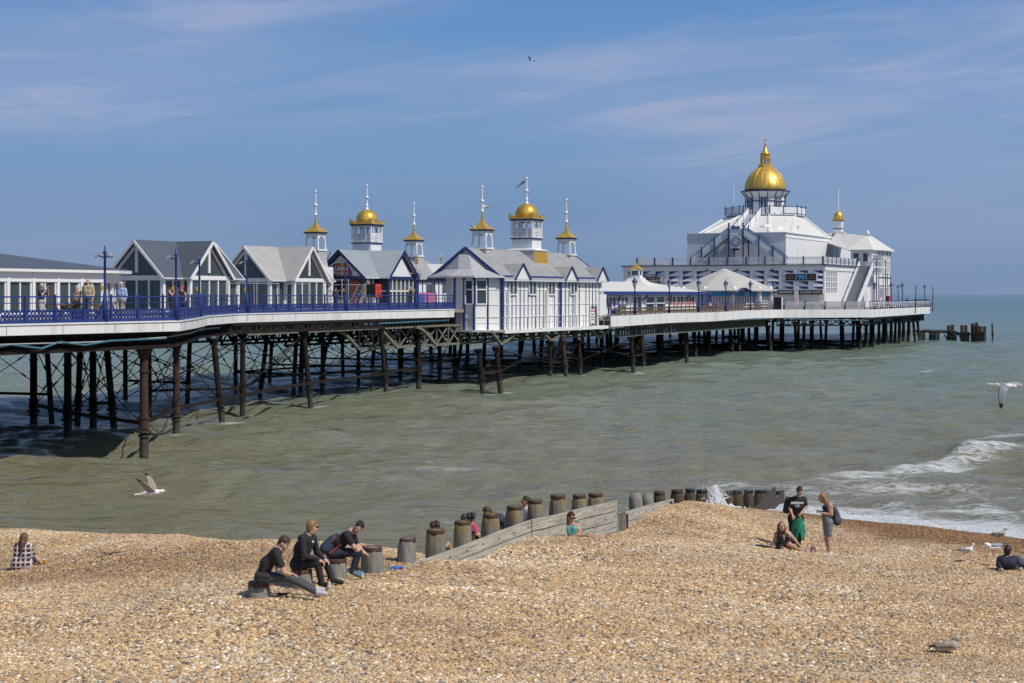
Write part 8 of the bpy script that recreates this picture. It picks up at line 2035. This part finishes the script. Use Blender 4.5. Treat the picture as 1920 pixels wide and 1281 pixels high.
def ground_gull(label, px, d, rz, pose, juv=False, s=1.0):
    x = (px-CX)/FPX*d; z = ground(x,d); o = thing('gull',label,'gull',(x,d,z),rz); o.scale = (s,s,s)
    lift = {'sit':.055,'rest':.05,'stand':.24,'preen':.24}[pose]; S = SDF(); tilt = .05 if pose != 'preen' else -.04
    bk = 1
    S.cap((-.13,0,lift+.03),(.09,0,lift+.05+tilt*.5),.058,.075,0,.05)
    S.ell((-.05,0,lift+.075),(.19,.062,.045),1,.015); S.cap((-.16,0,lift+.06),(-.30,0,lift+.05),.03,.010,3 if not juv else 1,.02)
    if pose == 'sit': S.cap((.11,0,lift+.08),(.16,0,lift+.20),.045,.034,0,.04); hc = Vector((.18,0,lift+.235))
    elif pose == 'stand': S.cap((.1,0,lift+.08),(.16,0,lift+.17),.048,.036,0,.04); hc = Vector((.19,0,lift+.2))
    elif pose == 'rest': S.cap((.08,0,lift+.09),(.11,0,lift+.14),.05,.04,0,.04); hc = Vector((.12,0,lift+.165))
    else: S.cap((.1,0,lift+.06),(.17,.02,lift+.10),.048,.036,0,.04); hc = Vector((.20,.02,lift+.10))
    S.ell(hc,(.048,.037,.038),0 if pose != 'rest' else 4,.02); S.cap(hc+Vector((.04,0,-.005)),hc+Vector((.095,0,-.02)),.012,.007,3 if juv else 2,.004)
    for sg in (-1,1): S.ell(hc+Vector((.022,sg*.032,.008)),(.008,.006,.008),3,.001)
    body = sdf_object('body',S,.011,[GW if not juv else fmat('gull_juv_pale',(.40,.35,.30),.7), GG if not juv else GB, GY, GBk, fmat('gull_juv_head',(.16,.14,.12),.7)],o)
    for sg in (-1,1):
        m = MB(); m.smooth = True; W_ = SDF(); W_.cap((.06,sg*.06,lift+.075),(-.17,sg*.045,lift+.065),.032,.022,0,.02); W_.cap((-.17,sg*.045,lift+.065),(-.31,sg*.015,lift+.055),.018,.006,1,.01); sdf_object('wing',W_,.011,[GG if not juv else GB, GBk],o)
    if lift > .1:
        for sg in (-1,1):
            m = MB(); m.tube((-.01,sg*.03,lift+.0),(.0,sg*.035,.1),.011,.007,6); m.tube((.0,sg*.035,.1),(-.01,sg*.035,.008),.007,.007,6)
            for a in (-.5,0,.5): m.tube((-.01,sg*.035,.008),(.055*math.cos(a)-.01,sg*.035+.055*math.sin(a),.006),.006,.004,5)
            m.build('leg',GP,o)
ground_gull('white and grey gull sitting on the shingle left of the other beach gulls',1813,41.0,R(-10),'sit',s=.85)
ground_gull('white and grey gull standing and stretching towards its left on the shingle',1863,39.5,R(188),'preen',s=1.05)
ground_gull('mottled brown young gull standing near the foam at the right edge',1874,43.5,R(5),'stand',True,.95)
ground_gull('mottled grey-brown young gull resting on the shingle in front',1776,24.6,R(-4),'rest',True,1.0)
# litter and seaweed
for (px,d,lab,c) in ((1797,38.8,'strand of dark seaweed left of the standing gull',(.03,.022,.018)),(1843,38.2,'dark seaweed clump at the feet of the standing gull',(.03,.022,.02)),(527,26.7,'dark strand of weed on the shingle under outstretched legs',(.025,.022,.022))):
    x = (px-CX)/FPX*d; S = SDF(); rg = random.Random(px)
    for k in range(5): S.cap((rg.uniform(-.16,.1),rg.uniform(-.05,.05),.015),(rg.uniform(-.1,.16),rg.uniform(-.05,.05),.02),.018,.012,0,.02)
    o = sdf_object('seaweed',S,.012,[fmat('seaweed',c)]); o.location = (x,d,ground(x,d)); tag(o,lab,'seaweed')
